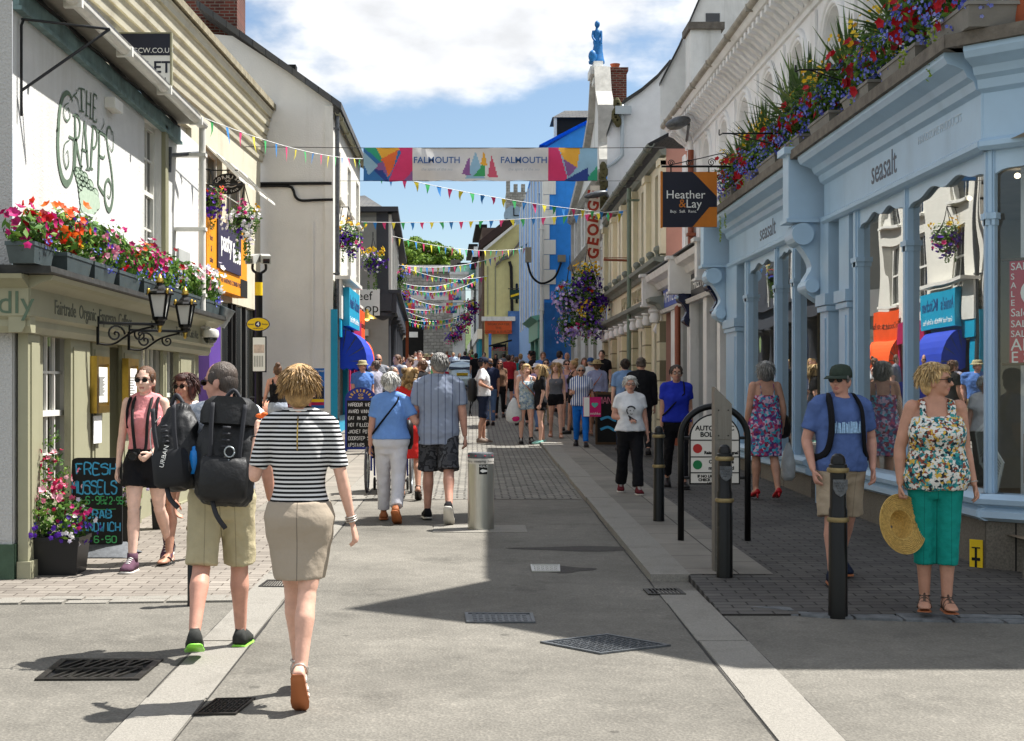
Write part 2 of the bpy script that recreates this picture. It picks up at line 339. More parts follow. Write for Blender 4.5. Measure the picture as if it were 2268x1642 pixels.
strip('paving_slabs',-2.5,-1.66,16,100,.008,FLAGS,side=False)
strip('pavement',1.68,60,9.45,120,lambda y:.012+.038*min(1,max(0,(y-9.5)/1.4)),PAVER_R)
strip('pavement_slabs',1.68,2.35,10.95,120,.054,FLAGS,side=False)
def stones(name,x0,x1,y0,y1,lift,lens,gap=.012):
 mb=MB();y=y0;random.seed(5)
 while y<y1-.05:
  l=min(random.uniform(*lens),y1-y);dx=random.uniform(-.008,.008);z=lift+random.uniform(-.002,.003)
  c=[(x0+dx,y+gap),(x1+dx,y+gap),(x1+dx,y+l),(x0+dx,y+l)]
  mb.hexa([(a,b,g(b)-.2)for a,b in c]+[(a,b,g(b)+z)for a,b in c]);y+=l
 o=mb.build(name,GRANITE);o['kind']='structure';return o
stones('channel_stones',-1.66,-1.36,3,60,.007,(1.0,1.7))
stones('flush_stones',1.38,1.68,3,10.45,.007,(1.0,1.7))
stones('kerb',1.38,1.69,10.9,100,.056,(1.1,1.9))
def band(name,pts,w,lift,mat=None):
 mb=MB();random.seed(9)
 line=crv([Vector((p[0],p[1],0))for p in pts],14)
 for row in range(2):
  acc=0;start=0
  for i in range(1,len(line)):
   acc+=(line[i]-line[i-1]).length
   if acc>random.uniform(.22,.42)or i==len(line)-1:
    a=line[start].copy();b=line[i].copy();a.y+=row*w/2+random.uniform(-.012,.012);b.y+=row*w/2
    dd=(b-a).normalized()*.01
    q=[a+dd,b-dd,b-dd+Vector((0,w/2-.012,0)),a+dd+Vector((0,w/2-.012,0))]
    z=lift+random.uniform(-.004,.004)
    mb.hexa([(p.x,p.y,g(p.y)-.2)for p in q]+[(p.x,p.y,g(p.y)+z)for p in q]);acc=0;start=i
 o=mb.build(name,mat or GRANITE);o['kind']='structure';return o
band('edging_stones',[(-7,9.75),(-4.5,9.8),(-2.9,9.9),(-1.68,9.98)],.26,.012)
band('edging_course',[(1.7,9.75),(2.2,9.42),(3.0,9.22),(4.5,9.12),(8,9.1)],.26,.014,pm('worn_bluestone','#66696b',.85,var=.35,vs=12,bump=.4,bs=40))
for x_ in(-1.667,-1.352,1.372,1.688):strip('tar_seam',(lambda y,x_=x_:x_-.006-.004*math.sin(y*5)),(lambda y,x_=x_:x_+.006+.005*math.sin(y*7+1)),5,17.3 if abs(x_)<1.5 else 10.4,.0015,pm('old_tar','#2c2a27',.8,var=.3),side=False)
IRON=pm('cast_iron','#34322f',.5,.6,var=.3,vs=15,bump=.2,bs=60)
IRONG=pm('worn_grey_iron','#5c5f62',.45,.6,var=.3,vs=20,bump=.2,bs=60)
BLK=pm('drain_dark','#070707',.9)
def slopebox(mb,x0,x1,y0,y1,z0,z1):return mb.hexa([(x,y,g(y)+z)for z in(z0,z1)for x,y in((x0,y0),(x1,y0),(x1,y1),(x0,y1))])
def quadmap(c4):
 a,b,c,d=[Vector(p)for p in c4]
 def f(s,t,z):
  p=a*(1-s)*(1-t)+b*s*(1-t)+c*s*t+d*(1-s)*t;return Vector((p.x,p.y,g(p.y)+z))
 return f
def qbar(mb,f,s0,t0,s1,t1,w,z0,z1):
 d=Vector((s1-s0,t1-t0));n=Vector((-d.y,d.x)).normalized()*w/2
 c=[(s0+n.x,t0+n.y),(s0-n.x,t0-n.y),(s1-n.x,t1-n.y),(s1+n.x,t1+n.y)]
 mb.hexa([f(s,t,z)for z in(z0,z1)for s,t in c])
def cover(px4,label,cat,name):
 c=[G(*p)for p in px4];m=sum(c,Vector())/4
 t=thing(name,label,cat,(m.x,m.y,g(m.y)));return t,quadmap(c)
def rim(f,t,mat,w=.06,h=.012):
 mb=MB()
 for a in((0,w/2,1,w/2),(0,1-w/2,1,1-w/2),(w/2,w,w/2,1-w),(1-w/2,w,1-w/2,1-w)):qbar(mb,f,*a,w,.001,h)
 return mb.build('frame',mat,t)
t,f=cover([(76,1509),(308,1508),(362,1463),(135,1463)],'wide iron drain grating with slanted slots and a crossing bar, in the sunlit asphalt','drain','drain_grating')
rim(f,t,IRON,.07);mb=MB()
mb.add([f(.03,.03,.003),f(.97,.03,.003),f(.97,.97,.003),f(.03,.97,.003)],[(0,1,2,3)]);mb.build('pit',BLK,t)
mb=MB()
for k in range(-3,13):
 for lo,hi in((.06,.48),(.52,.94)):
  s0=k/10+lo*.35;s1=k/10+hi*.35
  if s0>.04 and s1<.96:qbar(mb,f,s0,lo,s1,hi,.03,.003,.013)
qbar(mb,f,.1,.44,.9,.56,.045,.003,.016);qbar(mb,f,.1,.38,.9,.50,.02,.003,.016);qbar(mb,f,.03,.5,.97,.5,.05,.003,.012)
for s in(.3,.7):qbar(mb,f,s,.05,s+.02,.95,.03,.003,.012)
mb.build('grating',IRON,t)
def studs(f,t,nx,ny,mat,ins=.08,fill=.62,stag=False,mix=False):
 mb=MB()
 for j in range(ny):
  for i in range(nx):
   s=ins+(1-2*ins)*(i+.5+(.25 if stag and j%2 else 0))/nx;q=ins+(1-2*ins)*(j+.5)/ny
   ds=(1-2*ins)/nx*fill/2;dt=(1-2*ins)/ny*fill/2
   if mix and(i+j)%2:ds,dt=ds*.45,dt*1.2
   qbar(mb,f,s-ds,q,s+ds,q,dt*2,.004,.011)
 return mb.build('raised_pattern',mat,t)
def plate(f,t,mat,z=.005):
 mb=MB();n=6
 for i in range(n):mb.add([f(.02,i/n,z),f(.98,i/n,z),f(.98,(i+1)/n,z),f(.02,(i+1)/n,z)],[(0,1,2,3)])
 return mb.build('lid',mat,t)
for px4,label,nx,ny,mat,mix in(([(430,1586),(522,1585),(566,1549),(478,1551)],'square patterned iron cover under the shadow of the woman in stripes',9,9,IRON,True),([(1033,1381),(1186,1381),(1180,1361),(1029,1360)],'rectangular iron cover with a pale frame, half in the sun',9,4,IRONG,False),([(1178,1268),(1241,1268),(1240,1253),(1175,1253)],'small bright rectangular metal cover with dark patched tar beside it',11,6,STEEL,True),([(1196,1425),(1330,1451),(1486,1432),(1345,1407)],'large diamond-laid iron cover with leaf-shaped studs on the shadow edge',13,13,IRONG,True)):
 t,f=cover(px4,label,'manhole cover','manhole_cover');t['group']='covers let into the road'
 plate(f,t,mat);rim(f,t,mat if mat is not IRON else IRON,.05,.012);studs(f,t,nx,ny,mat,.09,.6,mix,mix)
tp=MB();c=G(1215,1262)
for cx,cy,rx,ry in((1245,1262,.24,.17),(1300,1216,.62,.16)):
 q=G(cx,cy);pts=[(q.x+rx*math.cos(a)*(1+.25*math.sin(3*a+cx)),q.y+ry*math.sin(a)*(1+.2*math.cos(4*a)))for a in[2*math.pi*i/26 for i in range(26)]]
 tp.poly([Vector((x,y,g(y)+.0025))for x,y in pts])
tp.build('tar_patch',pm('fresh_tar','#3f3b37',.8,var=.35,vs=25,bump=.4,bs=120))['kind']='structure'
for px4,label in(([(572,1302),(632,1303),(640,1288),(592,1287)],'small slotted gully grate where the pale channel stones begin'),([(1436,1319),(1520,1319),(1504,1306),(1424,1307)],'small dark gully grate at the broken end of the raised kerb')):
 t,f=cover(px4,label,'drain','gully_grate');rim(f,t,IRON,.08);mb=MB();mb.add([f(.03,.03,.003),f(.97,.03,.003),f(.97,.97,.003),f(.03,.97,.003)],[(0,1,2,3)]);mb.build('pit',BLK,t);mb=MB()
 for k in range(9):qbar(mb,f,.1+k*.1,.08,.1+k*.1,.92,.04,.003,.012)
 mb.build('grating',IRON,t)
a=G(958,1180);b=G(1168,1180);mb=MB();slopebox(mb,a.x,b.x,a.y,a.y+.6,-.1,.006);o=mb.build('stone_slab',GRANITE);o['kind']='structure'
def hill():
 mb=MB();nx,ny=30,12;vs=[];
 for j in range(ny+1):
  for i in range(nx+1):
   x=-160+320*i/nx;y=128+150*j/ny;h=2.2+13*(1-math.exp(-((y-128)/45)))+1.5*math.sin(x*.05);vs.append(Vector((x,y,h)))
 mb.add(vs,[(j*(nx+1)+i,j*(nx+1)+i+1,(j+1)*(nx+1)+i+1,(j+1)*(nx+1)+i)for j in range(ny)for i in range(nx)])
 o=mb.build('hill',pm('hill_grass','#45552c',.9,var=.4,vs=.4),smooth=True);o['kind']='structure'
hill()
# shared building pieces
def window(F,root,u0,u1,z0,z1,o=-.1,nx=2,ny=2,sash=True,mat=None,fw=.05,bw=.022,sill=0,glass=None,name='window'):
 mat=mat or WHITE;mb=MB()
 for a in((u0,u0+fw,z0,z1),(u1-fw,u1,z0,z1),(u0+fw,u1-fw,z1-fw,z1),(u0+fw,u1-fw,z0,z0+fw)):fbox(mb,F,*a,o-.02,o+.045)
 zm=(z0+z1)/2
 if sash:fbox(mb,F,u0+fw,u1-fw,zm-.025,zm+.025,o-.015,o+.04)
 for i in range(1,nx):u=u0+fw+(u1-u0-2*fw)*i/nx;fbox(mb,F,u-bw/2,u+bw/2,z0+fw,z1-fw,o-.01,o+.022)
 for j in range(1,ny):
  z=z0+(z1-z0)*j/ny
  if not(sash and abs(z-zm)<.05):fbox(mb,F,u0+fw,u1-fw,z-bw/2,z+bw/2,o-.01,o+.02)
 w=mb.build(name,mat,root)
 if sill:m2=MB();fbox(m2,F,u0-.08,u1+.08,z0-.07,z0-.003,o-.02,sill);m2 .build('sill',mat,w)
 m3=MB();m3 .quad(F.pt(u0,z0,o),F.pt(u1,z0,o),F.pt(u1,z1,o),F.pt(u0,z1,o));m3 .build('pane',glass or DGLASS,w)
 return w
def part(name,mat,root,fn,smooth=False,sharp=None):
 mb=MB();fn(mb);return mb.build(name,mat,root,smooth=smooth,sharp=sharp)
def downpipe(F,root,u,z0,z1,o=.08,r=.04,mat=None,name='downpipe'):
 mb=MB();mb.tube([F.pt(u,z0,o),F.pt(u,z1,o)],r,10)
 for z in(z0+.3,(z0+z1)/2,z1-.3):fbox(mb,F,u-r*1.4,u+r*1.4,z-.02,z+.02,0,o+r*1.2)
 return mb.build(name,mat or WHITE,root,smooth=True,sharp=40)
def gutter(F,root,u0,u1,z,o,mat=None,r=.065):
 mb=MB();pr=[(o+r*math.cos(a),z+r*math.sin(a))for a in[math.pi+math.pi*i/8 for i in range(9)]]+[(o+r*.8*math.cos(a),z+.01+r*.8*math.sin(a))for a in[2*math.pi-math.pi*i/8 for i in range(9)]]
 fprof(mb,F,u0,u1,pr)
 k=u0+.6
 while k<u1:fbox(mb,F,k,k+.05,z-r*1.25,z+.012,o-r*1.2,o+r*1.15);k+=1.7
 return mb.build('gutter',mat or WHITE,root)
def boxroof(mb,x0,x1,y0,y1,ze,zr,along='y'):
 if along=='y':xm=(x0+x1)/2;mb.prism([(x0,y0,ze),(x1,y0,ze),(xm,y0,zr)],(0,y1-y0,0))
 else:ym=(y0+y1)/2;mb.prism([(x0,y0,ze),(x0,y1,ze),(x0,ym,zr)],(x1-x0,0,0))
BRICK=brickmat('dark_red_brick','#4f271f','#6b352a','#6f665c',.23,.075,.012,.5,axes='xz',vs=1.5)
OLIVE=pm('olive_grey_paint','#97957c',.5,var=.06,bump=.05,bs=20,dirt='#85836d',ds=2)
OLIVED=pm('darker_olive_paint','#8d8b70',.5,var=.06,dirt='#76745e',ds=2)
BRASS=pm('aged_brass','#b99a4a',.3,.9,var=.2,vs=9)
PAPER=pm('white_paper','#e6e6e2',.8,var=.03)
INK=pm('dark_green_ink','#5b6d5b',.8,var=.15,vs=20)
INKG=pm('grape_green','#a7b8a4',.85,var=.12,vs=20)
LEAD=pm('dark_lead_flashing','#3a3a38',.6,.3,var=.35,vs=8,bump=.3,bs=12)
# the pub
LP=Fac((-3.62,11.0),(-3.62,18.45),1)
pub=thing('pub','white stucco pub with painted grape sign, olive shopfront and flowers along its ledge','pub',(-3.62,11.0,g(11)))
LS=Fac((-9.5,11.0),(-3.62,11.0),1)
sw=LP.rect(320,272,357,583)
z0=.0
mb=MB();fwall(mb,LP,rc(0,LP.len,-.2,4.8),[rc(*sw),rc(.55,7.1,.25,2.05)],0,.14);mb.build('wall',RENDERW,pub)
mb=MB();fwall(mb,LS,rc(0,LS.len-.003,-.2,4.8),[]);fwall(mb,LS,[(0,4.8),(LS.len,4.8),(LS.len-3.5,7.0)],[]);mb.build('side_wall',pm('grey_roughcast','#b9b9b7',.95,var=.12,vs=60,bump=.9,bs=55),pub)
part('plinth',pm('dark_green_masonry','#3f5543',.7,var=.2,vs=6,bump=.3),pub,lambda m:(fbox(m,LP,-.02,.36,-.2,.36,.002,.02),fbox(m,LS,0,LS.len+.02,-.2,.36,.002,.022)))
part('roof',SLATE,pub,lambda m:m.hexa([(-3.33,10.9,4.86),(-3.33,17.1,4.86),(-7.5,17.1,7.5),(-7.5,10.9,7.5),(-3.33,10.9,4.93),(-3.33,17.1,4.93),(-7.5,17.1,7.58),(-7.5,10.9,7.58)]))
part('soffit',pm('grey_soffit','#8d8a82',.8,var=.15),pub,lambda m:fbox(m,LP,-.1,6.1,4.82,4.845,.003,.3))
part('eaves_board',pm('weathered_blue_green_board','#71898a',.7,var=.35,vs=5,dirt='#38473f',ds=4),pub,lambda m:(fbox(m,LP,0,6.1,4.60,4.76,.003,.05),fbox(m,LP,0,6.1,4.565,4.598,.003,.07)))
gutter(LP,pub,-.1,6.05,4.80,.33)
def cables(m):
 for k in range(5):
  pts=[LP.pt(.1+i*.36,4.79+.018*math.sin(i*1.7+k)-.012*k,.04+.012*k)for i in range(17)]
  m.tube(crv(pts,3),.009,5)
part('cable',BLACKM,pub,cables)
m_=MB();m_.tube([LP.pt(6.0,4.78,.33),LP.pt(6.0,2.5,.33)],.042,10)
for z in(4.4,3.5,2.7):fbox(m_,LP,5.94,6.06,z,z+.04,0,.38)
m_.build('downpipe',WHITE,pub,smooth=True,sharp=40)
window(LP,pub,*sw,o=-.12,nx=3,ny=4,fw=.06,bw=.025,sill=.06)
su=LP.px(357,300)[0];part('window_surround',OLIVED,pub,lambda m:(fbox(m,LP,su+.005,su+.13,sw[2]-.05,sw[3]+.06,.002,.05),fbox(m,LP,su+.15,su+.24,sw[2]-.05,sw[3]+.06,.002,.035)))
part('name_plate',pm('grey_plaque','#a9aba8',.7,var=.1),pub,lambda m:(lambda r:fbox(m,LP,r[0],r[1],r[2],r[3],.002,.03))(LP.rect(391,556,416,582)))
part('alarm_box',WHITE,pub,lambda m:(lambda r:m.prism([LP.pt(r[0],r[2]+.12,.003),LP.pt(r[1],r[2]+.12,.003),LP.pt(r[1],r[3],.003),LP.pt(r[0],r[3],.003)],LP.n*.1))(LP.rect(231,222,250,272)))
bk=thing('sign_bracket','thin black wrought iron bracket without its sign on the white pub corner','bracket',LP.pt(.15,4.2))
part('bracket_rods',BLACK,bk,lambda m:(m.tube([LP.pt(.12,3.75,.03),LP.pt(.12,4.47,.03),LP.pt(.12,4.52,.05)],.012,6),m.tube([LP.pt(.12,4.52,.03),LP.pt(.55,4.55,.62)],.011,6),m.tube([LP.pt(.12,3.95,.03),LP.pt(.55,4.55,.62)],.012,6)))
bk2=thing('sign_bracket','short grey metal arm near the drainpipe end of the white pub wall','bracket',LP.pt(6.2,4.3))
part('arm',IRONG,bk2,lambda m:(m.tube([LP.pt(5.6,4.35,.02),LP.pt(6.3,4.5,.3)],.025,6),m.tube([LP.pt(5.6,4.15,.02),LP.pt(5.6,4.45,.03)],.02,6)))
o_=LP.frame(0,0,.004)
def W2(x,y):u,z=LP.px(x,y,.004);return(u,z)
sg=MB();sgl=MB()
def st(pts,w,m=None,n=6):ribbon(m or sg,o_,crv([W2(*p)for p in pts],n),w*.75)
def taper(pts,w0,w1,n=8):
 p=crv([W2(*q)for q in pts],n);k=len(p);ribbon(sg,o_,p,[.78*(w0+(w1-w0)*math.sin(math.pi*i/(k-1)))for i in range(k)])
taper([(161,226),(156,212),(148,206),(139,215),(132,245),(129,285),(128,325),(131,365),(138,395),(147,407),(156,398),(162,375),(163,335),(162,306)],.02,.1,8)
st([(152,302),(170,312)],.03);taper([(128,285),(125,290)],.01,.05)
taper([(152,228),(143,235),(141,255),(148,268),(155,258),(151,240),(146,246)],.01,.028);taper([(154,310),(143,320),(141,350),(147,372),(152,360),(150,335),(146,340)],.01,.03)
for x,yt,s in((163,0,0),):pass
def serif_letter(strks,w):
 for s_ in strks:st(s_,w,n=3)
taper([(166,256),(167,320),(166,378)],.05,.085);taper([(161,255),(172,257),(177,275),(175,300),(168,308)],.02,.05);taper([(169,309),(173,340),(181,376)],.03,.07);st([(161,380),(171,378)],.03)
taper([(186,268),(182,330),(179,368)],.02,.03);taper([(186,268),(191,320),(195,372)],.05,.085);st([(180,330),(193,336)],.03);st([(175,370),(183,369)],.025);st([(190,374),(200,376)],.025)
taper([(206,280),(203,330),(201,372)],.05,.08);taper([(202,279),(212,284),(215,305),(211,325),(204,328)],.02,.05);st([(196,372),(206,375)],.025)
taper([(220,290),(219,350),(217,410)],.05,.08);st([(215,289),(232,300),(233,310)],.035);st([(219,345),(229,350),(232,344)],.035);taper([(217,410),(226,425),(231,432)],.03,.05)
taper([(248,300),(245,285),(239,283),(236,300),(239,330),(245,365),(249,400),(250,435),(245,462),(238,463),(232,440),(233,410),(240,398),(246,415),(243,438),(237,432)],.015,.07,8)
taper([(240,318),(248,335),(251,320),(250,296),(246,290)],.01,.025)
for s_,w in(([(173,203),(174,196),(187,199),(188,207)],.022),([(180,198),(181,246)],.05),([(176,246),(186,248)],.022),([(192,200),(191,256)],.04),([(201,205),(200,262)],.04),([(192,229),(201,233)],.025),([(188,255),(195,258)],.02),([(197,261),(204,264)],.02),([(207,208),(206,268)],.04),([(207,208),(214,213),(214,220)],.025),([(206,237),(212,241)],.022),([(206,268),(213,271),(214,263)],.025)):st(s_,w,n=2)
taper([(155,222),(163,212),(170,205),(168,198)],.008,.02);taper([(163,212),(172,222),(176,250)],.008,.02);taper([(224,288),(230,275),(229,262)],.008,.02)
random.seed(3)
for j,n_ in enumerate((3,4,5,5,5,4,3)):
 for i in range(n_):
  cx=176+j*2.5+(i-2)*8+14-abs(j-2);cy=384+j*12.5+i*5+random.uniform(-2,2)
  u,z=W2(cx,cy);a=.048;pts=[(u+.11*math.cos(t),z+a*math.sin(t))for t in[2*math.pi*k/16 for k in range(17)]]
  ribbon(sg,o_,pts,.014,.003);sgl.poly([o_@Vector((p[0],p[1],.0015+.0001*(i+j*5)))for p in pts[:-1]])
for yy in(470,):
 u,z=W2(183,yy);pts=[(u+.1*math.cos(t),z+.06*math.sin(t))for t in[2*math.pi*k/16 for k in range(17)]];ribbon(sg,o_,pts,.02);sgl.poly([o_@Vector((p[0],p[1],.0015))for p in pts[:-1]])
sg.build('painted_sign',INK,pub);sgl.build('painted_grapes',INKG,pub)
u0_,z1_=LP.px(146,497);u1_,z2_=LP.px(236,540)
text('Alehouse & Kitchen',LP.frame((u0_+u1_)/2,(z1_+z2_)/2,.004),.30,INK,pub,sx=(u1_-u0_)/2.62*1.0)
OF=-.03
S=lambda*a:LP.rect(*a,.03)
w1=S(95,735,153,1096);w2=S(312,762,360,990);w3=S(370,768,393,985);dr=S(243,765,268,1160)
mb=MB();fwall(mb,LP,rc(.5,7.3,-.1,2.1),[rc(*w1),rc(*w2),rc(w3[0],w3[1],w2[2],w2[3]),rc(dr[0],dr[1],-.05,2.0)],.03,.16);mb.build('shopfront',OLIVE,pub)
window(LP,pub,*w1,o=-.04,nx=3,ny=4,fw=.045,bw=.022,glass=glassmat('pub_glass',.5,(.35,.35,.3)))
window(LP,pub,*w2,o=-.04,nx=4,ny=2,fw=.045,bw=.022,glass=MATS['pub_glass']);window(LP,pub,w3[0],w3[1],w2[2],w2[3],o=-.04,nx=3,ny=2,fw=.045,bw=.022,glass=MATS['pub_glass'])
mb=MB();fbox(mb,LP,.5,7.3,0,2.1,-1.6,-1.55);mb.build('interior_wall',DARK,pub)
part('curtain',pm('cream_curtain','#b4b09c',.9,var=.15,vs=8,stretch=(1,12,1)),pub,lambda m:fbox(m,LP,w1[0],w1[1],w1[2],w1[3],-.3,-.28))
part('door',OLIVED,pub,lambda m:(fbox(m,LP,dr[0],dr[1],-.05,2.0,-.15,-.1),fbox(m,LP,dr[0]+.1,dr[1]-.1,1.0,1.9,-.098,-.08)))
for a,b,oo in((62,89,.11),(157,200,.09),(205,240,.07),(271,306,.07),(362,369,.07),(396,432,.1)):
 ua,_=LP.px(a,900,oo);ub,_=LP.px(b,900,oo)
 part('pilaster',OLIVE,pub,lambda m:(fbox(m,LP,ua,ub,.22,2.1,.031,oo),fbox(m,LP,ua-.03,ub+.03,-.1,.22,.031,oo+.03),fbox(m,LP,ua+.06,ub-.06,.4,1.95,oo+.001,oo+.012)))
FP=[(.03,2.02),(.13,2.02),(.16,2.07),(.16,2.12),(.20,2.15),(.20,2.36),(.24,2.38),(.30,2.41),(.36,2.425),(.38,2.46),(.03,2.46)]
part('fascia',OLIVE,pub,lambda m:(fprof(m,LP,-.19,7.45,FP),fprof(m,LS,0,LS.len+.19,[(o,z-.002)for o,z in FP])))
part('flashing',LEAD,pub,lambda m:(fprof(m,LP,-.34,7.5,[(.0,2.463),(.39,2.463),(.405,2.475),(.40,2.52),(.0,2.53)]),fbox(m,LS,0,LS.len-.004,2.463,2.52,.003,.40)))
text('Fairtrade  Organic  Espresso  Coffees',LP.frame(1.72,2.245,.203),.17,pm('faded_sign_grey','#5f6155',.8,var=.1),pub,sx=1.0)
text('Real Ales',LP.frame(4.1,2.245,.203),.15,MATS['faded_sign_grey'],pub,sx=.9)
text('Tea of Local Cask Ales',LP.frame(5.75,2.245,.203),.14,MATS['faded_sign_grey'],pub,sx=1)
text('Family Friendly',LS.frame(LS.len-.52,2.24,.203),.25,INK,pub,sx=1.0)
for(x0,x1,y0,y1),lb in(((205,236,790,915),'brass framed menu case by the tall window, two white sheets inside'),((276,301,795,950),'brass framed menu case behind the girl in pink, on the olive shopfront')):
 a=LP.rect(x0,y0,x1,y1,.12);t=thing('menu_case',lb,'menu case',LP.pt(a[0],a[2],.09),group='menu cases on the pub front')
 ua,ub,za,zb=a;ub=max(ub,ua+.42)
 part('case',BRASS,t,lambda m:(fbox(m,LP,ua,ua+.07,za,zb,.095,.16),fbox(m,LP,ub-.03,ub,za,zb,.095,.15),fbox(m,LP,ua+.07,ub-.03,zb-.07,zb,.095,.15),fbox(m,LP,ua+.07,ub-.03,za,za+.07,.095,.15),fbox(m,LP,ua+.07,ub-.03,za+.07,zb-.07,.095,.138)))
 mb=MB();fbox(mb,LP,ua+.1,ub-.05,za+.1,zb-.1,.1385,.142);sh=mb.build('sheet',PAPER,t)
 mb=MB()
 for k in range(14):z=zb-.2-k*(zb-za-.35)/14;fbox(mb,LP,ua+.14,ub-.14-(k*7%5)*.02,z,z+.012,.1425,.1435)
 mb.build('print',pm('grey_print','#8c8c88',.8),sh)
mb=MB();a=LP.rect(205,921,222,982,.1);fbox(mb,LP,a[0],a[0]+.28,a[2],a[3],.105,.11);tag(mb.build('notice',PAPER),'small white paper notice pinned under the brass menu case','notice')
a=LP.rect(39,817,57,922);t=thing('wall_plaque','narrow dark blue plaque with pale badge on the white pub corner','sign',LP.pt(a[0],a[2]))
part('board',pm('deep_navy','#1a1c3c',.4,var=.15),t,lambda m:fbox(m,LP,a[0],a[1],a[2],a[3],.003,.03));part('badge',PAPER,t,lambda m:(m.ell(LP.pt((a[0]+a[1])/2,a[2]+.2,.03),(.004,.05,.07)),fbox(m,LP,a[0]+.07,a[1]-.07,a[2]+.26,a[3]-.04,.031,.033)));text('PUB WALK',LP.frame((a[0]+a[1])/2,a[2]+.06,.031),.035,PAPER,t)
def lantern(px,py0,py1,bu,lb):
 Y=FX*2.93/(VX-px);c=P(px,py1,Y);h=(py1-py0)*Y/FX;t=thing('lantern',lb,'lantern',c,group='pub lanterns')
 s=h/.42;x,y,z=c;z+=.03
 fr=MB();b=.062*s;tp_=.105*s;zt=z+.24*s
 for i in range(4):
  a0=R(45+90*i);fr.tube([(x+b*math.cos(a0)*1.2,y+b*math.sin(a0)*1.2,z),(x+tp_*math.cos(a0)*1.2,y+tp_*math.sin(a0)*1.2,zt)],.012,4)
 fr.lathe((x,y,z),[(.03,-.07),(.045,-.05),(.05,-.03),(b*1.25,-.015),(b*1.3,.01),(b*1.0,.012)],8)
 fr.build('frame',BLACK,t)
 gl=MB();gl.loft([[(x+k*math.cos(R(45+90*i)),y+k*math.sin(R(45+90*i)),zz)for i in range(4)]for k,zz in((b*1.12,z+.012),(tp_*1.12,zt-.002))]);gl.build('lamp_glass',pm('frosted_glass','#c9c9c4',.35,var=.1,spec=.5),t)
 cp=MB();cp.lathe((x,y,zt),[(tp_*1.35,0),(tp_*1.4,.012),(tp_*1.25,.03),(tp_*.7,.06*s),(tp_*.6,.075*s),(.035,.10*s),(.03,.12*s)],8);cp.build('cap',BLACK,t)
 fn=MB();fn.lathe((x,y,zt+.12*s),[(.028,0),(.045,.012),(.03,.025),(.034,.04),(.02,.055),(.006,.09)],10)
 for i in range(4):fn.ell((x+tp_*1.3*math.cos(R(45+90*i)),y+tp_*1.3*math.sin(R(45+90*i)),zt+.03),(.018,.018,.028),6,5)
 fn.lathe((x,y,z-.1),[(.006,-.035),(.02,-.015),(.014,0),(.028,.03)],8)
 fn.build('brass_finial',BRASS,t,smooth=True)
 br=MB();w=LP.pt(bu,2.24,.2);e=Vector((x,y,z-.06));wl=Vector((w.x,w.y,e.z))
 br.tube([wl,e],.014,6);br.tube([wl+Vector((0,0,.06)),wl-Vector((0,0,.2))],.014,6)
 dr_=(e-wl);
 def spiral(c0,r0,turns,ph):return[wl+dr_*(c0+r0*(1-t)*math.cos(ph+t*turns*2*math.pi)/dr_.length)+Vector((0,0,-.10+r0*(1-t)*math.sin(ph+t*turns*2*math.pi)))for t in[i/24 for i in range(25)]]
 br.tube(spiral(.28,.09,1.6,0),.010,5);br.tube(spiral(.68,.06,1.5,2.5),.009,5);br.tube(crv([wl-Vector((0,0,.19)),wl+dr_*.25-Vector((0,0,.19)),wl+dr_*.55-Vector((0,0,.08)),wl+dr_*.9-Vector((0,0,.02))],6),.010,5)
 br.build('scroll_bracket',BLACK,t)
lantern(354,622,712,1.75,'nearer of two black pub lanterns with gold finials, by the tall flower bank')
lantern(410,650,728,2.9,'smaller looking black pub lantern with gold finial, beside the security dome camera')
t=thing('dome_camera','small white and grey dome security camera under the end of the flower ledge','camera',LP.pt(6.7,2.2,.2));c=P(466,748,17.6)
part('housing',WHITE,t,lambda m:(m.lathe(c,[(.1,0),(.11,.04),(.10,.09),(.05,.11)],14),m.tube([c+Vector((0,0,.1)),c+Vector((-.12,0,.14)),c+Vector((-.3,-.05,.14))],.03,6)),True,40);part('dome',DGLASS,t,lambda m:m.lathe(c,[(.02,-.085),(.06,-.065),(.085,-.03),(.09,0)],14),True)
Y=20.5;t=thing('letting_board','navy and white letting board reading TO LET above the pub gutter','sign',P(314,200,Y));a=P(248,205,Y);b=P(377,75,Y);w=b.x-a.x;h=b.z-a.z;BF=Fac((a.x,Y),(b.x,Y),1)
NAVY=pm('navy_board','#191c2c',.45,var=.12)
part('board',PAPER,t,lambda m:m.box((a.x,Y,a.z-.3),(b.x,Y+.06,b.z)));part('band',NAVY,t,lambda m:fbox(m,BF,0,w,a.z+h*.63,b.z,.001,.006));part('lower_band',pm('pale_blue_board','#8fb0cc',.5),t,lambda m:fbox(m,BF,0,w,a.z-.3,a.z+h*.13,.001,.006));part('edge',OLIVED,t,lambda m:(fbox(m,BF,w,w+.025,a.z-.3,b.z+.02,-.07,.012),fbox(m,BF,0,w,b.z,b.z+.02,-.07,.012)))
text('WWW.GCW.CO.UK',BF.frame(w-.42,a.z+h*.71,.008),.105,PAPER,t);text('TO LET',BF.frame(w-.38,a.z+h*.42,.004),.24,NAVY,t,bold=.004);text('AUCTION',BF.frame(w-.33,a.z+h*.2,.004),.12,NAVY,t);text('0',BF.frame(w-.09,a.z+h*.02,.008),.2,PAPER,t)
part('post',WHITE,t,lambda m:m.box((b.x-.1,Y+.07,3.2),(b.x-.03,Y+.14,b.z)))
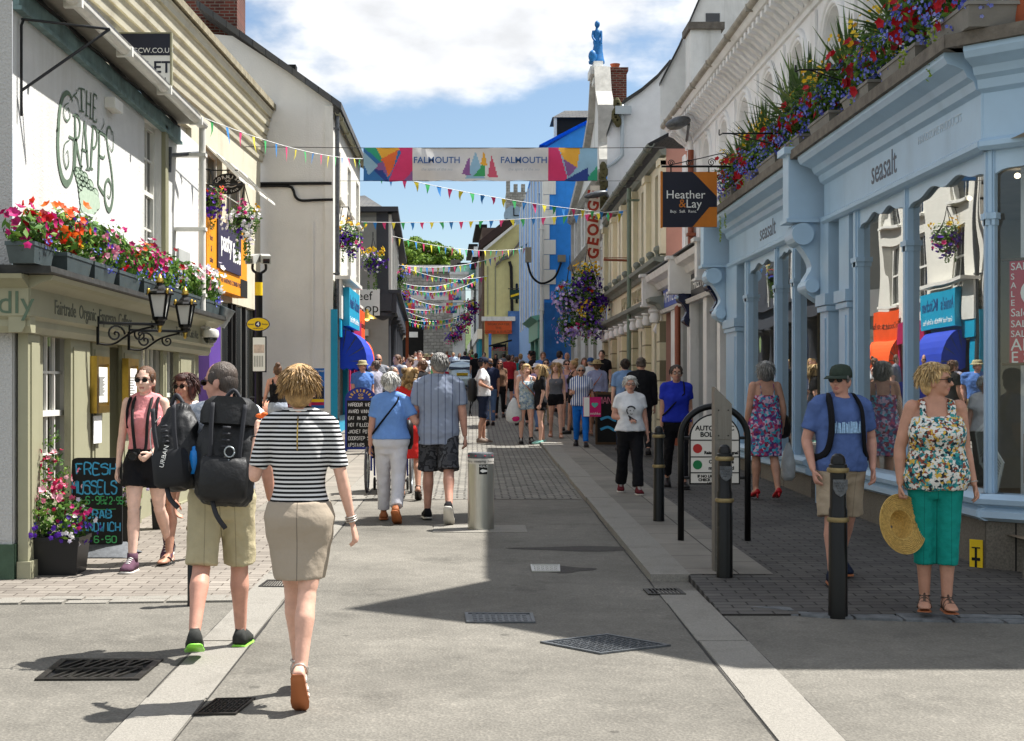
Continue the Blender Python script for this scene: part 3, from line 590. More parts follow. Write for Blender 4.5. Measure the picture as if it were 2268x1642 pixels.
# cream shop building behind the pub
CREAM=pm('cream_render','#c6c0ab',.85,var=.07,bump=.25,bs=30,dirt='#9c917a',ds=1.3)
CR2=pm('grey_cream_render','#dcdad4',.9,var=.06,vs=1.2,bump=.3,bs=30,dirt='#aaa391',ds=.8)
LB=Fac((-5.35,19.0),(-4.85,31.9),1)
shop2=thing('pasty_shop','cream two storey shop with moulded cornice, purple pillar and orange signs','shop',(-5.1,19,g(19)))
hs=[LB.rect(452,255,492,470),LB.rect(502,300,543,520)];up=[LB.rect(232,8,262,95),LB.rect(282,60,330,140),LB.rect(373,160,424,262)]
hs=[(u0,u1,4.3,6.2)for u0,u1,_,_ in hs];up=[(u0,u1,4.6,6.3)for u0,u1,_,_ in up]
mb=MB();fwall(mb,LB,rc(0,LB.len,0,8.0),[rc(*h)for h in hs+[u for u in up if u[0]>.1]]+[rc(8.6,12.6,.3,3.35)],0,.2);mb.build('wall',CREAM,shop2)
for h in hs:window(LB,shop2,*h,o=-.15,nx=2,ny=3,sash=False,fw=.08)
for h in up:
 if h[0]>.1:window(LB,shop2,*h,o=-.15,nx=2,ny=2,sash=False,fw=.08)
part('cornice',CREAM,shop2,lambda m:[fprof(m,LB,0,LB.len+.1,[(0,z),(o,z+.02),(o+.02,z+.12),(o+.05,z+.16),(0,z+.18)])for z,o in((6.75,.04),(6.95,.07),(7.15,.1),(7.35,.14),(7.55,.18),(7.75,.24))])
part('coping',pm('lichened_coping','#8d8570',.9,var=.35,vs=6,bump=.4,dirt='#6a5d3a'),shop2,lambda m:fbox(m,LB,-.1,LB.len+.12,7.95,8.08,-.2,.34))
for k,h in enumerate(hs):
 for q in range(2):
  a=h[0]+.1+q*(h[1]-h[0])/2;b=a+(h[1]-h[0])/2-.1;zt=h[3]-.05;M=MB();e=.62;dz=.62
  for s0,s1 in((a,a+.05),(b-.05,b)):M.hexa([LB.pt(u,zt-dz*f+d,.03+e*f)for d in(0,.04)for u,f in((s0,0),(s1,0),(s1,1),(s0,1))])
  for f0,f1 in((0,.07),(.93,1)):M.hexa([LB.pt(u,zt-dz*f+d,.03+e*f)for d in(0,.04)for u,f in((a+.05,f0),(b-.05,f0),(b-.05,f1),(a+.05,f1))])
  cs=M.build('open_casement',WHITE,shop2);M=MB();M.quad(*[LB.pt(u,zt-dz*f+.02,.03+e*f)for u,f in((a,0),(b,0),(b,1),(a,1))]);M.build('pane',glassmat('clear_pane',.35),cs)
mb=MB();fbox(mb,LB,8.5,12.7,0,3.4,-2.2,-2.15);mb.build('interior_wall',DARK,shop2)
mb=MB();mb.quad(LB.pt(8.6,.3,-.12),LB.pt(12.6,.3,-.12),LB.pt(12.6,3.35,-.12),LB.pt(8.6,3.35,-.12));mb.build('shop_window',glassmat('shop_glass',.5,(.5,.52,.52)),shop2)
part('window_frame',BLACKM,shop2,lambda m:[fbox(m,LB,u,u+.09,.3,3.35,-.1,-.02)for u in(8.6,9.9,10.3,11.3,12.5)])
a=LB.px(445,520)[0];b=LB.px(460,520)[0];part('pillar',pm('purple_paint','#5b3f8f',.45,var=.08),shop2,lambda m:fbox(m,LB,a-.4,b,0,4.6,.003,.25))
t=thing('shop_sign','big orange and dark shop sign with white wavy lettering over a dark window','sign',LB.pt(8.6,3.4,.2));r=LB.rect(459,515,547,655,.3);ORNG=pm('orange_board','#e8951d',.45,var=.06)
ua,ub=LB.px(458,600,.3)[0],LB.px(547,600,.3)[0];za,zb=3.45,4.75;w=ub-ua
part('board',ORNG,t,lambda m:fbox(m,LB,ua,ub,za,zb,.04,.3));part('dark_panel',pm('dark_violet_board','#33304a',.45,var=.1),t,lambda m:fbox(m,LB,ua+w*.22,ub-w*.2,za+.4,zb,.302,.33));part('dark_foot',BLACKM,t,lambda m:(fbox(m,LB,ua,ua+w*.2,za,za+.35,.302,.31),fbox(m,LB,ub-w*.18,ub,za,za+.35,.302,.31)))
text('pasty',LB.frame(ua+w*.42,za+.92,.332),.52,PAPER,t,sx=.9,bold=.012);text('face',LB.frame(ua+w*.68,za+.78,.332),.52,PAPER,t,sx=.9,bold=.012);text('HOME OF THE HANDMADE CORNISH PASTY',LB.frame((ua+ub)/2,za+.2,.302),.13,MATS['dark_violet_board'],t)
for k,s_ in enumerate(('Eat','hot','&','take','away')):text(s_,LB.frame(ua+w*.1,zb-.2-k*.2,.302),.16,MATS['dark_violet_board'],t)
Y=27.4;c=P(505,408,Y);t=thing('hanging_sign','black oval hanging sign with white lettering arched over a face','sign',c);HS=Fac((c.x-1,Y),(c.x+1,Y),1)
el=[(1+.30*math.cos(a),c.z+.205*math.sin(a))for a in[2*math.pi*i/32 for i in range(32)]]
part('board',BLACK,t,lambda m:fprism(m,HS,el,-.02,.02))
def ovalart(m):
 M=HS.frame(1,c.z,.021)
 ribbon(m,M,crv([(-.06,.09),(-.02,.12),(.02,.12),(.06,.09)],4),.012);ribbon(m,M,crv([(-.17,-.03),(-.08,-.06),(0,-.055),(.08,-.06),(.17,-.03)],4),.012);ribbon(m,M,crv([(-.05,-.01),(0,-.035),(.05,-.01),(0,.01),(-.05,-.01)],4),.014)
 for x in(-.025,.025):ribbon(m,M,[(x+.018*math.cos(q),.06+.018*math.sin(q))for q in[k*.7 for k in range(10)]],.009)
part('face',PAPER,t,ovalart)
for k,ch in enumerate('CORNISH'):
 q=R(158-k*22.5);M=HS.frame(1+.235*math.cos(q),c.z+.15*math.sin(q)-.012,.021);text(ch,M@Matrix.Rotation(q-R(90),4,'Z'),.085,PAPER,t,bold=.003)
for k,ch in enumerate('pasty face'):
 q=R(218+k*11.5);M=HS.frame(1+.23*math.cos(q),c.z+.15*math.sin(q),.021);text(ch,M@Matrix.Rotation(q+R(90),4,'Z'),.075,PAPER,t)
part('hanger',BLACK,t,lambda m:(m.tube([(c.x-.75,Y,c.z+.27),(c.x+.2,Y,c.z+.27)],.012,6),m.tube([(c.x-.12,Y,c.z+.26),(c.x-.14,Y,c.z+.19)],.008,5),m.tube([(c.x+.12,Y,c.z+.26),(c.x+.14,Y,c.z+.19)],.008,5)))
# cream gable house with turquoise shop
LG=Fac((-9.5,32.0),(-3.22,32.0),1);LF=Fac((-3.22,32.0),(-3.22,39.8),1)
gab=thing('gable_house','tall cream gabled house with blank end wall, turquoise shop at its foot','house',(-3.22,32,g(32)))
tp_=lambda x,y:LG.px(x,y)
mb=MB();fwall(mb,LG,[(0,.2),(LG.len,.2),(LG.len,tp_(735,222)[1]),tp_(620,148),tp_(515,80),(.2,10.0),(0,9.4)],[]);mb.build('gable_wall',CR2,gab)
fw=[(1.0,1.95,6.1,7.3),(3.9,4.85,6.1,7.3),(6.5,7.45,6.1,7.3),(1.0,1.95,4.0,5.5),(3.9,4.85,3.9,5.6),(6.5,7.45,3.9,5.6)]
mb=MB();fwall(mb,LF,rc(0,LF.len,.2,7.95),[rc(*h)for h in fw]+[rc(.4,2.6,.9,2.75),rc(3.5,5.6,.9,2.75),rc(6.2,7.6,.9,2.75)],0,.15);mb.build('wall',pm('white_front','#d2cfc5',.85,var=.05,bump=.2,bs=30),gab)
for h in fw:window(LF,gab,*h,o=-.1,nx=2,ny=2,fw=.07,sill=.12)
part('wall_seam',CR2,gab,lambda m:(lambda a,b:fbox(m,LG,a,a+.05,.5,b,.002,.03))(tp_(690,420)[0],5.4))
part('corner_strip',WHITE,gab,lambda m:fbox(m,LG,LG.len-.17,LG.len+.02,.4,8.05,.002,.04))
part('roof',SLATE,gab,lambda m:m.hexa([(-3.0,31.85,7.95),(-3.0,39.9,7.85),(-6.3,39.9,10.3),(-6.3,31.85,10.3),(-3.0,31.85,8.1),(-3.0,39.9,8.0),(-6.3,39.9,10.45),(-6.3,31.85,10.45)]))
part('roof_dormer',CREAM,gab,lambda m:m.box((-4.75,33.0,8.3),(-4.3,34.0,9.1)));part('dormer_cap',BLACKM,gab,lambda m:m.box((-4.8,32.9,9.1),(-4.25,34.1,9.18)))
gutter(LF,gab,0,LF.len,7.9,.12,OLIVED);downpipe(LF,gab,.12,.6,7.85,.1,.05,IRONG)
def cab(m):
 pts=[tp_(x,y)for x,y in((552,432),(570,415),(600,413),(640,414),(650,422),(655,437),(668,445),(700,444),(738,443))]
 m.tube(crv([LG.pt(u,z,.05)for u,z in pts],4),.03,6);m.tube([LG.pt(*tp_(555,408),.05),LG.pt(*tp_(735,407),.05)],.035,6)
part('cable',BLACKM,gab,cab)
part('cowl',BLACKM,gab,lambda m:m.cbox(P(640,152,32.5),(.35,.3,.12)))
t=thing('chimney_stack','big dark red brick chimney rising beside the cream gable wall','chimney',P(465,150,33));a=P(406,200,33);b=P(525,-180,33)
part('stack',BRICK,t,lambda m:m.box((a.x,33,7.0),(b.x,34.2,b.z)));part('flashing',LEAD,t,lambda m:m.box((b.x-.05,32.9,8.9),(b.x+.1,34.3,9.9)))
TURQ=pm('turquoise_paint','#1796ba',.45,var=.06,dirt='#0f7d9e')
part('shopfront',TURQ,gab,lambda m:[fbox(m,LF,a,b,.3,3.2,.003,.12)for a,b in((.1,.45),(2.55,2.85))]+[fbox(m,LF,.45,2.55,.3,.95,.003,.08),fbox(m,LF,.1,2.85,2.78,3.2,.122,.18)])
part('teal_corner_pilaster',TURQ,gab,lambda m:fbox(m,LG,LG.len-.03,LG.len+.12,.3,3.4,.042,.06))
part('shopfront_magenta',pm('magenta_paint','#a3174f',.45),gab,lambda m:[fbox(m,LF,a,b,.3,3.2,.003,.12)for a,b in((3.2,3.5),(4.5,4.65),(5.6,5.85))]+[fbox(m,LF,3.5,5.6,.3,.95,.003,.08),fbox(m,LF,3.2,5.85,2.78,3.35,.122,.2)])
part('shopfront_orange',pm('orange_paint','#e8531a',.45),gab,lambda m:[fbox(m,LF,a,b,.3,3.2,.003,.12)for a,b in((5.95,6.2),(7.6,7.75))]+[fbox(m,LF,5.95,7.76,2.95,3.75,.122,.14)])
text('The Chocolate Bar',LF.frame(6.87,3.35,.142),.25,BLACKM,gab)
mb=MB()
for a,b in((.4,2.6),(3.5,5.6),(6.2,7.6)):mb.quad(LF.pt(a,.9,-.1),LF.pt(b,.9,-.1),LF.pt(b,2.75,-.1),LF.pt(a,2.75,-.1))
mb.build('shop_window',DGLASS,gab)
t=thing('shop_sign','turquoise shop sign board above the blue awning at the corner of the cream house','sign',LF.pt(.6,3.0,.2));part('board',TURQ,t,lambda m:fbox(m,LF,.55,3.5,3.05,3.95,.19,.34));text("Annie's Kitchen",LF.frame(2.0,3.62,.342),.42,pm('deep_blue_ink','#173a6e',.6),t,bold=.008);text('Great Food With a Smile Here',LF.frame(2.0,3.22,.342),.19,PAPER,t);part('corner_board',WHITE,t,lambda m:(fbox(m,LF,.1,.5,3.2,4.1,.06,.2),fbox(m,LF,.05,3.6,4.1,4.18,.05,.4)))
text('o\no\no\no',LG.frame(LG.len+.09,3.65,.07),.13,BLACKM,t)
def awning(name_lb,u0,u1,zt,out,drop,mat,grp):
 t=thing('awning',name_lb,'awning',LF.pt(u0,zt-drop),group=grp);mb=MB();n=7;rows=[]
 for k in range(n+1):
  a=R(90*k/n);o=.12+out*math.sin(a);z=zt-drop*(1-math.cos(a));ins=0
  rows.append([LF.pt(u0+(u1-u0)*i/8,z,o)for i in range(9)])
 mb.loft(rows,False,False)
 for u in(u0,u1):mb.add([LF.pt(u,zt-drop,.12)]+[LF.pt(u,zt-drop*(1-math.cos(R(90*k/n))),.12+out*math.sin(R(90*k/n)))for k in range(n+1)],[(0,k,k+1)for k in range(1,n+1)])
 mb.build('canopy',mat,t);mb=MB()
 mb.loft([[LF.pt(u0+(u1-u0)*i/24,zt-drop,.12+out)for i in range(25)],[LF.pt(u0+(u1-u0)*i/24,zt-drop-.16-.05*(i%2),.13+out)for i in range(25)]],False,False)
 for u in(u0,u1):mb.loft([[LF.pt(u,zt-drop,.12+out*i/8)for i in range(9)],[LF.pt(u,zt-drop-.16-.05*(i%2),.12+out*i/8)for i in range(9)]],False,False)
 mb.build('valance',mat,t);mb=MB()
 for k in range(1,n+1,2):a=R(90*k/n);mb.tube([LF.pt(u0+.02,zt-drop+.0,.14),LF.pt(u0-.01,zt-drop*(1-math.cos(a)),.12+out*math.sin(a))],.012,4)
 mb.build('ribs',IRONG,t)
awning('royal blue dutch awning with scalloped edge below the turquoise sign',.6,3.0,2.98,.62,.75,pm('blue_awning_cloth','#1c3aa8',.7,var=.1),'awnings on the sunny side')
awning('orange dutch awning further along the white front than the blue one',6.0,7.72,2.95,.3,.6,pm('orange_awning_cloth','#ee5a1c',.7,var=.1),'awnings on the sunny side')
# black and grey shop with columns
LC=Fac((-6.5,42.6),(-2.58,42.6),1);LD=Fac((-2.58,42.6),(-3.15,60.0),1)
CHAR=pm('charcoal_paint','#3b3d43',.6,var=.15);GREYW=pm('grey_panel','#8f8f8a',.8,var=.08)
colb=thing('column_shop','charcoal shop house with slate roof, white stripes and dark columns','shop',(-2.58,42.6,g(42.6)))
mb=MB();fwall(mb,LC,rc(0,LC.len,.3,7.05),[]);mb.build('side_wall',GREYW,colb);part('dark_panel',CHAR,colb,lambda m:fbox(m,LC,LC.len-.36,LC.len,4.0,7.04,.003,.06))
part('grey_panel',GREYW,colb,lambda m:(lambda a:fbox(m,LC,a[0]-1,a[1],a[2],a[3],.003,.05))(LC.rect(800,482,836,640)))
mb=MB();fwall(mb,LD,rc(0,LD.len,4.4,7.05),[rc(1+k*3.2,2.4+k*3.2,4.9,6.6)for k in range(5)],0,.1);mb.build('wall',CHAR,colb)
for k in range(5):window(LD,colb,1+k*3.2,2.4+k*3.2,4.9,6.6,o=-.08,nx=2,ny=2)
part('white_strip',WHITE,colb,lambda m:[fbox(m,LD,u,u+.22,4.5,6.9,.003,.09)for u in(.02,.55,1.2,2.9,4.4,6.1,7.6,9.3,10.8)])
part('entablature',CHAR,colb,lambda m:(fbox(m,LD,-.02,LD.len,3.9,4.5,-.3,.25),fbox(m,LC,1.2,LC.len+.1,3.95,4.48,.003,.12),fbox(m,LD,-.05,LD.len,4.5,4.6,-.3,.38)))
part('roof',SLATE,colb,lambda m:m.add([P(790,466,42.3),P(863,468,42.3),P(881,562,61.5),(-7,60,7.05),P(808,433,48),(-4.4,56,9.2),(-7,42.3,7.05)],[(0,1,4),(1,2,5,4),(2,3,5),(0,4,5,3,6)]))
part('eaves',CHAR,colb,lambda m:(fbox(m,LD,-.3,LD.len,6.95,7.1,.003,.3),fbox(m,LC,0,LC.len+.3,6.95,7.1,.003,.3)))
for k in range(6):
 c=LD.pt(.25+k*2.5,0,-.16 if k==0 else-.02);zb=g(c.y)+.1
 mb=MB();n=24;prof=[(.34,zb),(.34,zb+.15),(.27,zb+.2),(.255,zb+.25),(.22,3.55),(.24,3.6),(.24,3.66),(.33,3.78),(.36,3.8),(.36,3.895)]
 mb.loft([[(c.x+r*(1-(.06 if j%2 and 2<q<5 else 0))*math.cos(2*math.pi*j/n),c.y+r*(1-(.06 if j%2 and 2<q<5 else 0))*math.sin(2*math.pi*j/n),z)for j in range(n)]for q,(r,z)in enumerate(prof)]);mb.build('column',CHAR,colb,smooth=True,sharp=35)
part('shop_window',DGLASS,colb,lambda m:m.quad(LD.pt(0,.5,-1.2),LD.pt(LD.len,.5,-1.2),LD.pt(LD.len,3.9,-1.2),LD.pt(0,3.9,-1.2)))
a=LC.rect(795,648,834,692,.1);t=thing('shop_sign','white shop sign with dark lettering behind the first dark column','sign',LC.pt(a[0],a[2]));part('board',PAPER,t,lambda m:fbox(m,LC,a[0]-.6,a[1]+.1,a[2]-.1,a[3]+.1,.06,.14));text('reef',LC.frame(a[0]+.1,a[3]-.12,.142),.38,BLACKM,t);text('shop',LC.frame(a[0]+.2,a[2]+.12,.142),.42,BLACKM,t)
WSH=pm('white_shopfront','#c9c8bf',.5,var=.06)
part('white_bay',WSH,colb,lambda m:(fbox(m,LC,LC.len-1.4,LC.len-.7,.4,3.3,.003,.12),fbox(m,LC,LC.len-1.5,LC.len-.6,3.2,3.4,.003,.2),fbox(m,LC,LC.len-1.0,LC.len-.9,.4,3.3,.122,.2)))
t=thing('wall_lamp','brass wall lamp glowing softly under the white shop sign','lamp',LC.pt(LC.len-1.25,3.55));c=P(813,757-50,42.1)
part('shade',BRASS,t,lambda m:m.lathe(c,[(.3,0),(.22,.08),(.08,.16),(.03,.3)],14),True,40);part('bulb',emit('warm_bulb','#ffb45a',3),t,lambda m:m.ell(c+Vector((0,0,-.01)),(.07,.07,.05)))
t=thing('brown_front','narrow brown and white shop front past the dark columns','shop',(-3.2,60,g(60)));F=Fac((-3.2,60.2),(-4.9,84),1)
mb=MB();fwall(mb,F,rc(0,F.len,1,7.0),[rc(2+k*5,3.4+k*5,4.5,6.2)for k in range(4)],0,.12);mb.build('wall',pm('brown_render','#8a7763',.85,var=.2),t)
for k in range(4):window(F,t,2+k*5,3.4+k*5,4.5,6.2,nx=2,ny=2)
part('fascia',WSH,t,lambda m:fbox(m,F,0,F.len,3.9,4.3,.003,.3));part('roof',SLATE,t,lambda m:m.prism([F.pt(0,7.0,.2),F.pt(0,7.1,.2),F.pt(0,9.5,-4)],F.d*F.len))
part('orange_post',pm('rust_orange_paint','#a34f2a',.6),t,lambda m:fbox(m,F,-.05,.2,1.2,4.5,.3,.42))
# street furniture on this side
Y=25.6;t=thing('bus_stop','black bus stop pole with yellow oval flag numbered 4 and timetable','bus stop',(P(573,900,Y).x,Y,g(Y)));px=t.location.x
part('pole',BLACK,t,lambda m:m.lathe((px,Y,0),[(.07,g(Y)),(.07,P(0,606,Y).z),(.03,P(0,603,Y).z)],14));part('yellow_band',pm('yellow_paint','#e5c01b',.5),t,lambda m:m.lathe((px,Y,0),[(.072,P(0,655,Y).z),(.072,P(0,626,Y).z)],14))
YEL=MATS['yellow_paint'];BF=Fac((px-1,Y-.08),(px+1,Y-.08),1);zc=P(0,719,Y).z
def oval(rx,rz):return[(1+rx*math.cos(a),zc+rz*math.sin(a))for a in[2*math.pi*i/28 for i in range(28)]]
part('flag',YEL,t,lambda m:fprism(m,BF,oval(.2,.115),0,.02));part('flag_edge',pm('dark_blue_edge','#1c1f4a',.5),t,lambda m:fprism(m,BF,oval(.215,.13),-.01,.012));part('number_disc',MATS['dark_blue_edge'],t,lambda m:fprism(m,BF,[(1+.055*math.cos(a),zc+.055*math.sin(a))for a in[2*math.pi*i/20 for i in range(20)]],.021,.024));text('4',BF.frame(1,zc,.025),.1,PAPER,t,bold=.003);text('buses',BF.frame(.87,zc,.022),.05,MATS['dark_blue_edge'],t);text('Shelter',BF.frame(1.13,zc,.022),.04,MATS['dark_blue_edge'],t);text('FALMOUTH',BF.frame(1,zc-.08,.022),.035,MATS['dark_blue_edge'],t)
a=P(560,825,Y);b=P(592,746,Y);u0,u1=a.x-px+1,b.x-px+1
tc_=part('timetable_case',BLACK,t,lambda m:fbox(m,BF,u0,u1,a.z,b.z,0,.04));part('timetable',PAPER,t,lambda m:fbox(m,BF,u0+.02,u1-.02,a.z+.02,b.z-.02,.041,.045));part('timetable_map',pm('faded_map','#c7b4a8',.7,var=.3,vs=14),t,lambda m:fbox(m,BF,u0+.035,u1-.035,b.z-.3,b.z-.15,.046,.048));part('timetable_columns',pm('grey_print','#8c8c88'),t,lambda m:[fbox(m,BF,u0+.04+k*.03,u0+.055+k*.03,a.z+.1,a.z+.3,.046,.048)for k in range(6)])
for x,lb in((560,'grey boxy traffic camera on the bus pole, angled towards the shops'),(588,'pale boxy traffic camera on the bus pole, facing the square')):
 c=P(x,574,Y);t2=thing('traffic_camera',lb,'camera',c);M3=Matrix.Rotation(R(-18 if x<570 else 14),3,'Z')@Matrix.Rotation(R(12),3,'X')
 part('housing',pm('grey_camera_case','#a9aaa5',.5),t2,lambda m:m.cbox(c,(.17,.3,.15),M3));part('lens',DGLASS,t2,lambda m:m.cbox(c+M3@Vector((0,-.153,-.02)),(.12,.01,.08),M3));part('arm',BLACK,t2,lambda m:m.tube(crv([c-Vector((0,0,.07)),c+Vector((0,0,-.2)),Vector((px,Y,c.z-.28))],4),.025,6))
Y=29.5;a=P(683,905,Y);b=P(718,816,Y);t=thing('info_board','upright blue street map board with dark, yellow and pink bands on a grey post','sign',(a.x,Y,g(Y)));BF=Fac((a.x,Y),(b.x,Y),1);w=b.x-a.x;h=b.z-a.z
part('board',pm('map_blue','#1560a8',.5,var=.25,vs=9),t,lambda m:m.box((a.x,Y,a.z),(b.x,Y+.05,b.z)));part('dark_band',NAVY,t,lambda m:fbox(m,BF,0,w,a.z+h*.24,a.z+h*.55,.001,.004));part('yellow_band',YEL,t,lambda m:fbox(m,BF,0,w,a.z+h*.16,a.z+h*.235,.001,.004));part('pink_band',MATS['magenta_paint'],t,lambda m:fbox(m,BF,0,w,a.z+h*.08,a.z+h*.155,.001,.004));text('CHURCH STREET',BF.frame(w/2,b.z-.06,.002),.05,PAPER,t);part('post',GREYM,t,lambda m:m.tube([(a.x+.12,Y+.03,g(Y)),(a.x+.12,Y+.03,a.z+.02)],.035,8))
Y=28.2;a=P(637,860,Y);b=P(690,826,Y);t=thing('post_box','dark red box partly hidden behind the woman with the pram','post box',(a.x,Y,g(Y)));part('body',pm('dark_red_paint','#6e1416',.4,var=.1),t,lambda m:m.box((a.x,Y,g(Y)),(b.x-.05,Y+.4,b.z-.06)));part('cap',MATS['dark_red_paint'],t,lambda m:m.box((a.x-.05,Y-.05,b.z-.058),(b.x,Y+.45,b.z)));part('slot',BLACKM,t,lambda m:m.box((a.x+.1,Y-.008,b.z-.2),(b.x-.15,Y-.001,b.z-.16)))
def aboard(c4,label):
 pass
Y=G(800,1000).y;a=P(764,990,Y);b=P(834,858,Y);t=thing('menu_board','blue arch-topped pavement menu board with chalked lines and gold face emblem','sign',(a.x,Y,g(Y)),group='pavement boards');w=b.x-a.x;BF=Fac((a.x,Y),(b.x,Y),1);BLU=pm('royal_blue_paint','#1d2f86',.35,var=.1)
ar=lambda i:[(i,g(Y)+.02 if i<.01 else a.z),(w-i,g(Y)+.02 if i<.01 else a.z)]+[(w/2+(w/2-i)*math.cos(q),b.z-w/2*.8+(w/2*.8-i)*math.sin(q))for q in[math.pi*k/16 for k in range(17)]]
part('frame',BLU,t,lambda m:(fprism(m,BF,[(0,a.z-.05)]+[(w,a.z-.05)]+ar(0)[2:],-.03,.02),[fbox(m,BF,u,u+.045,g(Y),a.z-.05,-.03,.02)for u in(0,w-.045)],m.hexa([(a.x+.0,Y+.4,g(Y)),(a.x+.04,Y+.4,g(Y)),(a.x+.04,Y+.44,g(Y)),(a.x,Y+.44,g(Y)),(a.x,Y+.02,b.z-.3),(a.x+.04,Y+.02,b.z-.3),(a.x+.04,Y+.06,b.z-.3),(a.x,Y+.06,b.z-.3)])))
zc=b.z-w*.42;part('slate',BLACKM,t,lambda m:fbox(m,BF,.04,w-.04,a.z,zc,.021,.025))
def chk(m):
 random.seed(2)
 for k,s_ in enumerate(('HARBOUR VIEW','AWARD WINNING','EAT IN OR TAKE','HOT FILLED PAN','JACKET POTATO','DOORSTEP SAN','UPSTAIRS')):chalk(m,BF.frame(.07,0,.026),s_,0,zc-.11-k*.128,.029,.062,.010,.38,.002)
part('chalk_writing',pm('chalk_white','#cfcfcf',.9),t,chk);GOLD=pm('gold_paint','#c9a24c',.5)
def face(m):
 M=BF.frame(w/2,zc+.02,.022)
 for k in range(9):q=R(165-k*18.7);p=Vector((.2*math.cos(q),.2*math.sin(q)*.85));d=Vector((math.cos(q),math.sin(q)))*.028;ribbon(m,M,[p-d,p+d],.034 if k%2 else.02)
 ribbon(m,M,crv([(-.05,.03),(0,.01),(.05,.03),(0,.045),(-.05,.03)],4),.012)
 for x in(-.025,.025):ribbon(m,M,[(x+.018*math.cos(q),.09+.02*math.sin(q))for q in[k*.7 for k in range(10)]],.01)
part('emblem',GOLD,t,face)
a=G(180,1232);b2=G(270,1232);Y=a.y;pa=P(158,1225,Y);pb=P(272,1014,Y);t=thing('chalk_board','black swing chalkboard reading FRESH MUSSELS on a heavy grey foot','sign',(pa.x,Y,g(Y)),group='pavement boards');w=pb.x-pa.x;BF=Fac((pa.x,Y),(pb.x,Y),1);zz=pb.z
rr=.06;part('board',pm('chalk_black','#17191a',.75,var=.25,vs=4),t,lambda m:fprism(m,BF,[(0,pa.z),(w,pa.z)]+[(w-rr+rr*math.cos(q),zz-rr+rr*math.sin(q))for q in[R(15*k)for k in range(7)]]+[(rr+rr*math.cos(q),zz-rr+rr*math.sin(q))for q in[R(90+15*k)for k in range(7)]],0,.025))
def ck(m):
 random.seed(4);M=BF.frame(0,0,.026);q=w/.43;chalk(m,M,'FRESH',.05*q,zz-.145,.052*q,.095,.013,.35,.004);chalk(m,M,'MUSSELS',.012*q,zz-.315,.042*q,.11,.013,.3,.004);chalk(m,M,'CRAB',.13*q,zz-.53,.04*q,.07,.013,.4,.003);chalk(m,M,'SANDWICH',.05*q,zz-.645,.035*q,.075,.012,.4,.003)
def ck2(m):
 random.seed(4);M=BF.frame(0,0,.026);q=w/.43;chalk(m,M,'SML',.03*q,zz-.395,.022*q,.035,.008,.4);chalk(m,M,"6-95",.13*q,zz-.405,.03*q,.065,.009,.35);chalk(m,M,'Lg',.255*q,zz-.405,.022*q,.06,.008,.35);chalk(m,M,'12-95',.295*q,zz-.405,.022*q,.06,.009,.35);chalk(m,M,'6-50',.2*q,zz-.745,.035*q,.055,.010,.4);ribbon(m,M,crv([(.05,zz-.45),(.15,zz-.44),(.25,zz-.455),(.4,zz-.45)],5),.006)
part('blue_chalk',pm('chalk_blue','#4aa9d8',.9),t,ck);part('green_chalk',pm('chalk_green','#4fae6c',.9),t,ck2)
part('foot',pm('grey_rubber','#5c5f63',.7,var=.3,vs=30),t,lambda m:m.loft([[(pa.x-.02+(w+.14)*s,Y-.18+.45*k,g(Y)+zq*(1-abs(k-.4)*.9)*(1 if 0<s<1 else.3))for s in(0,.15,.5,.85,1)]for k,zq in((0,.015),(.25,.1),(.45,.13),(.7,.1),(1,.015))],False,False),True)
# the blue clothes shop and the arched white house above it
RF=Fac((4.15,11.3),(4.15,31.0),-1);RC=Fac((4.15,11.3),(6.0,9.45),1);RX=Fac((6.0,9.45),(12,9.45),1)
RU=Fac((4.42,11.2),(4.42,28.9),-1);RUC=Fac((4.42,11.2),(6.1,9.55),1);RUX=Fac((6.1,9.55),(12,9.55),1)
BLUE=pm('pale_blue_gloss','#a3bfd6',.32,var=.05,spec=.5,bump=.02,bs=12,dirt='#8aa5bb',ds=2);BLUED=pm('blue_moulding','#afc9de',.32,var=.05,spec=.5)
WHW=pm('white_upper_wall','#e9e9ea',.8,var=.05,bump=.15,bs=25,dirt='#b5b1aa',ds=1.0);STONE=pm('dark_ledge_stone','#6a645c',.9,var=.3,vs=8,bump=.5,bs=30,dirt='#45423c')
GRAN=pm('speckled_granite','#6c665c',.75,var=.35,vs=60,bump=.1,bs=80,dirt='#4e4a42',ds=2);SGLASS=glassmat('display_glass',.62,(.75,.8,.78))
hs=thing('arched_house','long white two storey house with blind arches and a bracketed eaves cornice','house',(4.15,11.3,g(11)))
arcs=[arch(c-.42,c+.42,4.45,6.28,12)for c in[2.3+1.85*k for k in range(9)]]
mb=MB();fwall(mb,RU,rc(0,RU.len,3.4,7.0),arcs,0,.16);fwall(mb,RUC,rc(0,RUC.len,3.4,7.0),[rc(.55,1.6,4.6,6.5)],0,.14);fwall(mb,RUX,rc(0,RUX.len,0,7.0),[]);mb.quad((4.42,28.9,3.4),(9,28.9,3.4),(9,28.9,7),(4.42,28.9,7));mb.build('wall',WHW,hs)
mb=MB()
for a in arcs:mb.poly([RU.pt(u,z,-.155)for u,z in a])
mb.build('arch_panel',WHW,hs)
for c in[2.3+1.85*k for k in range(9)]:
 mb=MB()
 for r,w,o in((.56,.07,.07),(.47,.045,.04)):
  pts=[RU.pt(c-r,4.45,.0),RU.pt(c-r,5.86,0)]+[RU.pt(c-r*math.cos(math.pi*i/14),5.86+r*math.sin(math.pi*i/14),0)for i in range(1,14)]+[RU.pt(c+r,5.86,0),RU.pt(c+r,4.45,0)]
  mb.tube(pts,w*.8,6)
 mb.build('arch_moulding',WHW,hs,smooth=True)
part('pilaster',WHW,hs,lambda m:[fbox(m,RU,c-.16,c+.16,4.4,6.45,.003,.035)for c in[1.37+1.85*k for k in range(10)]])
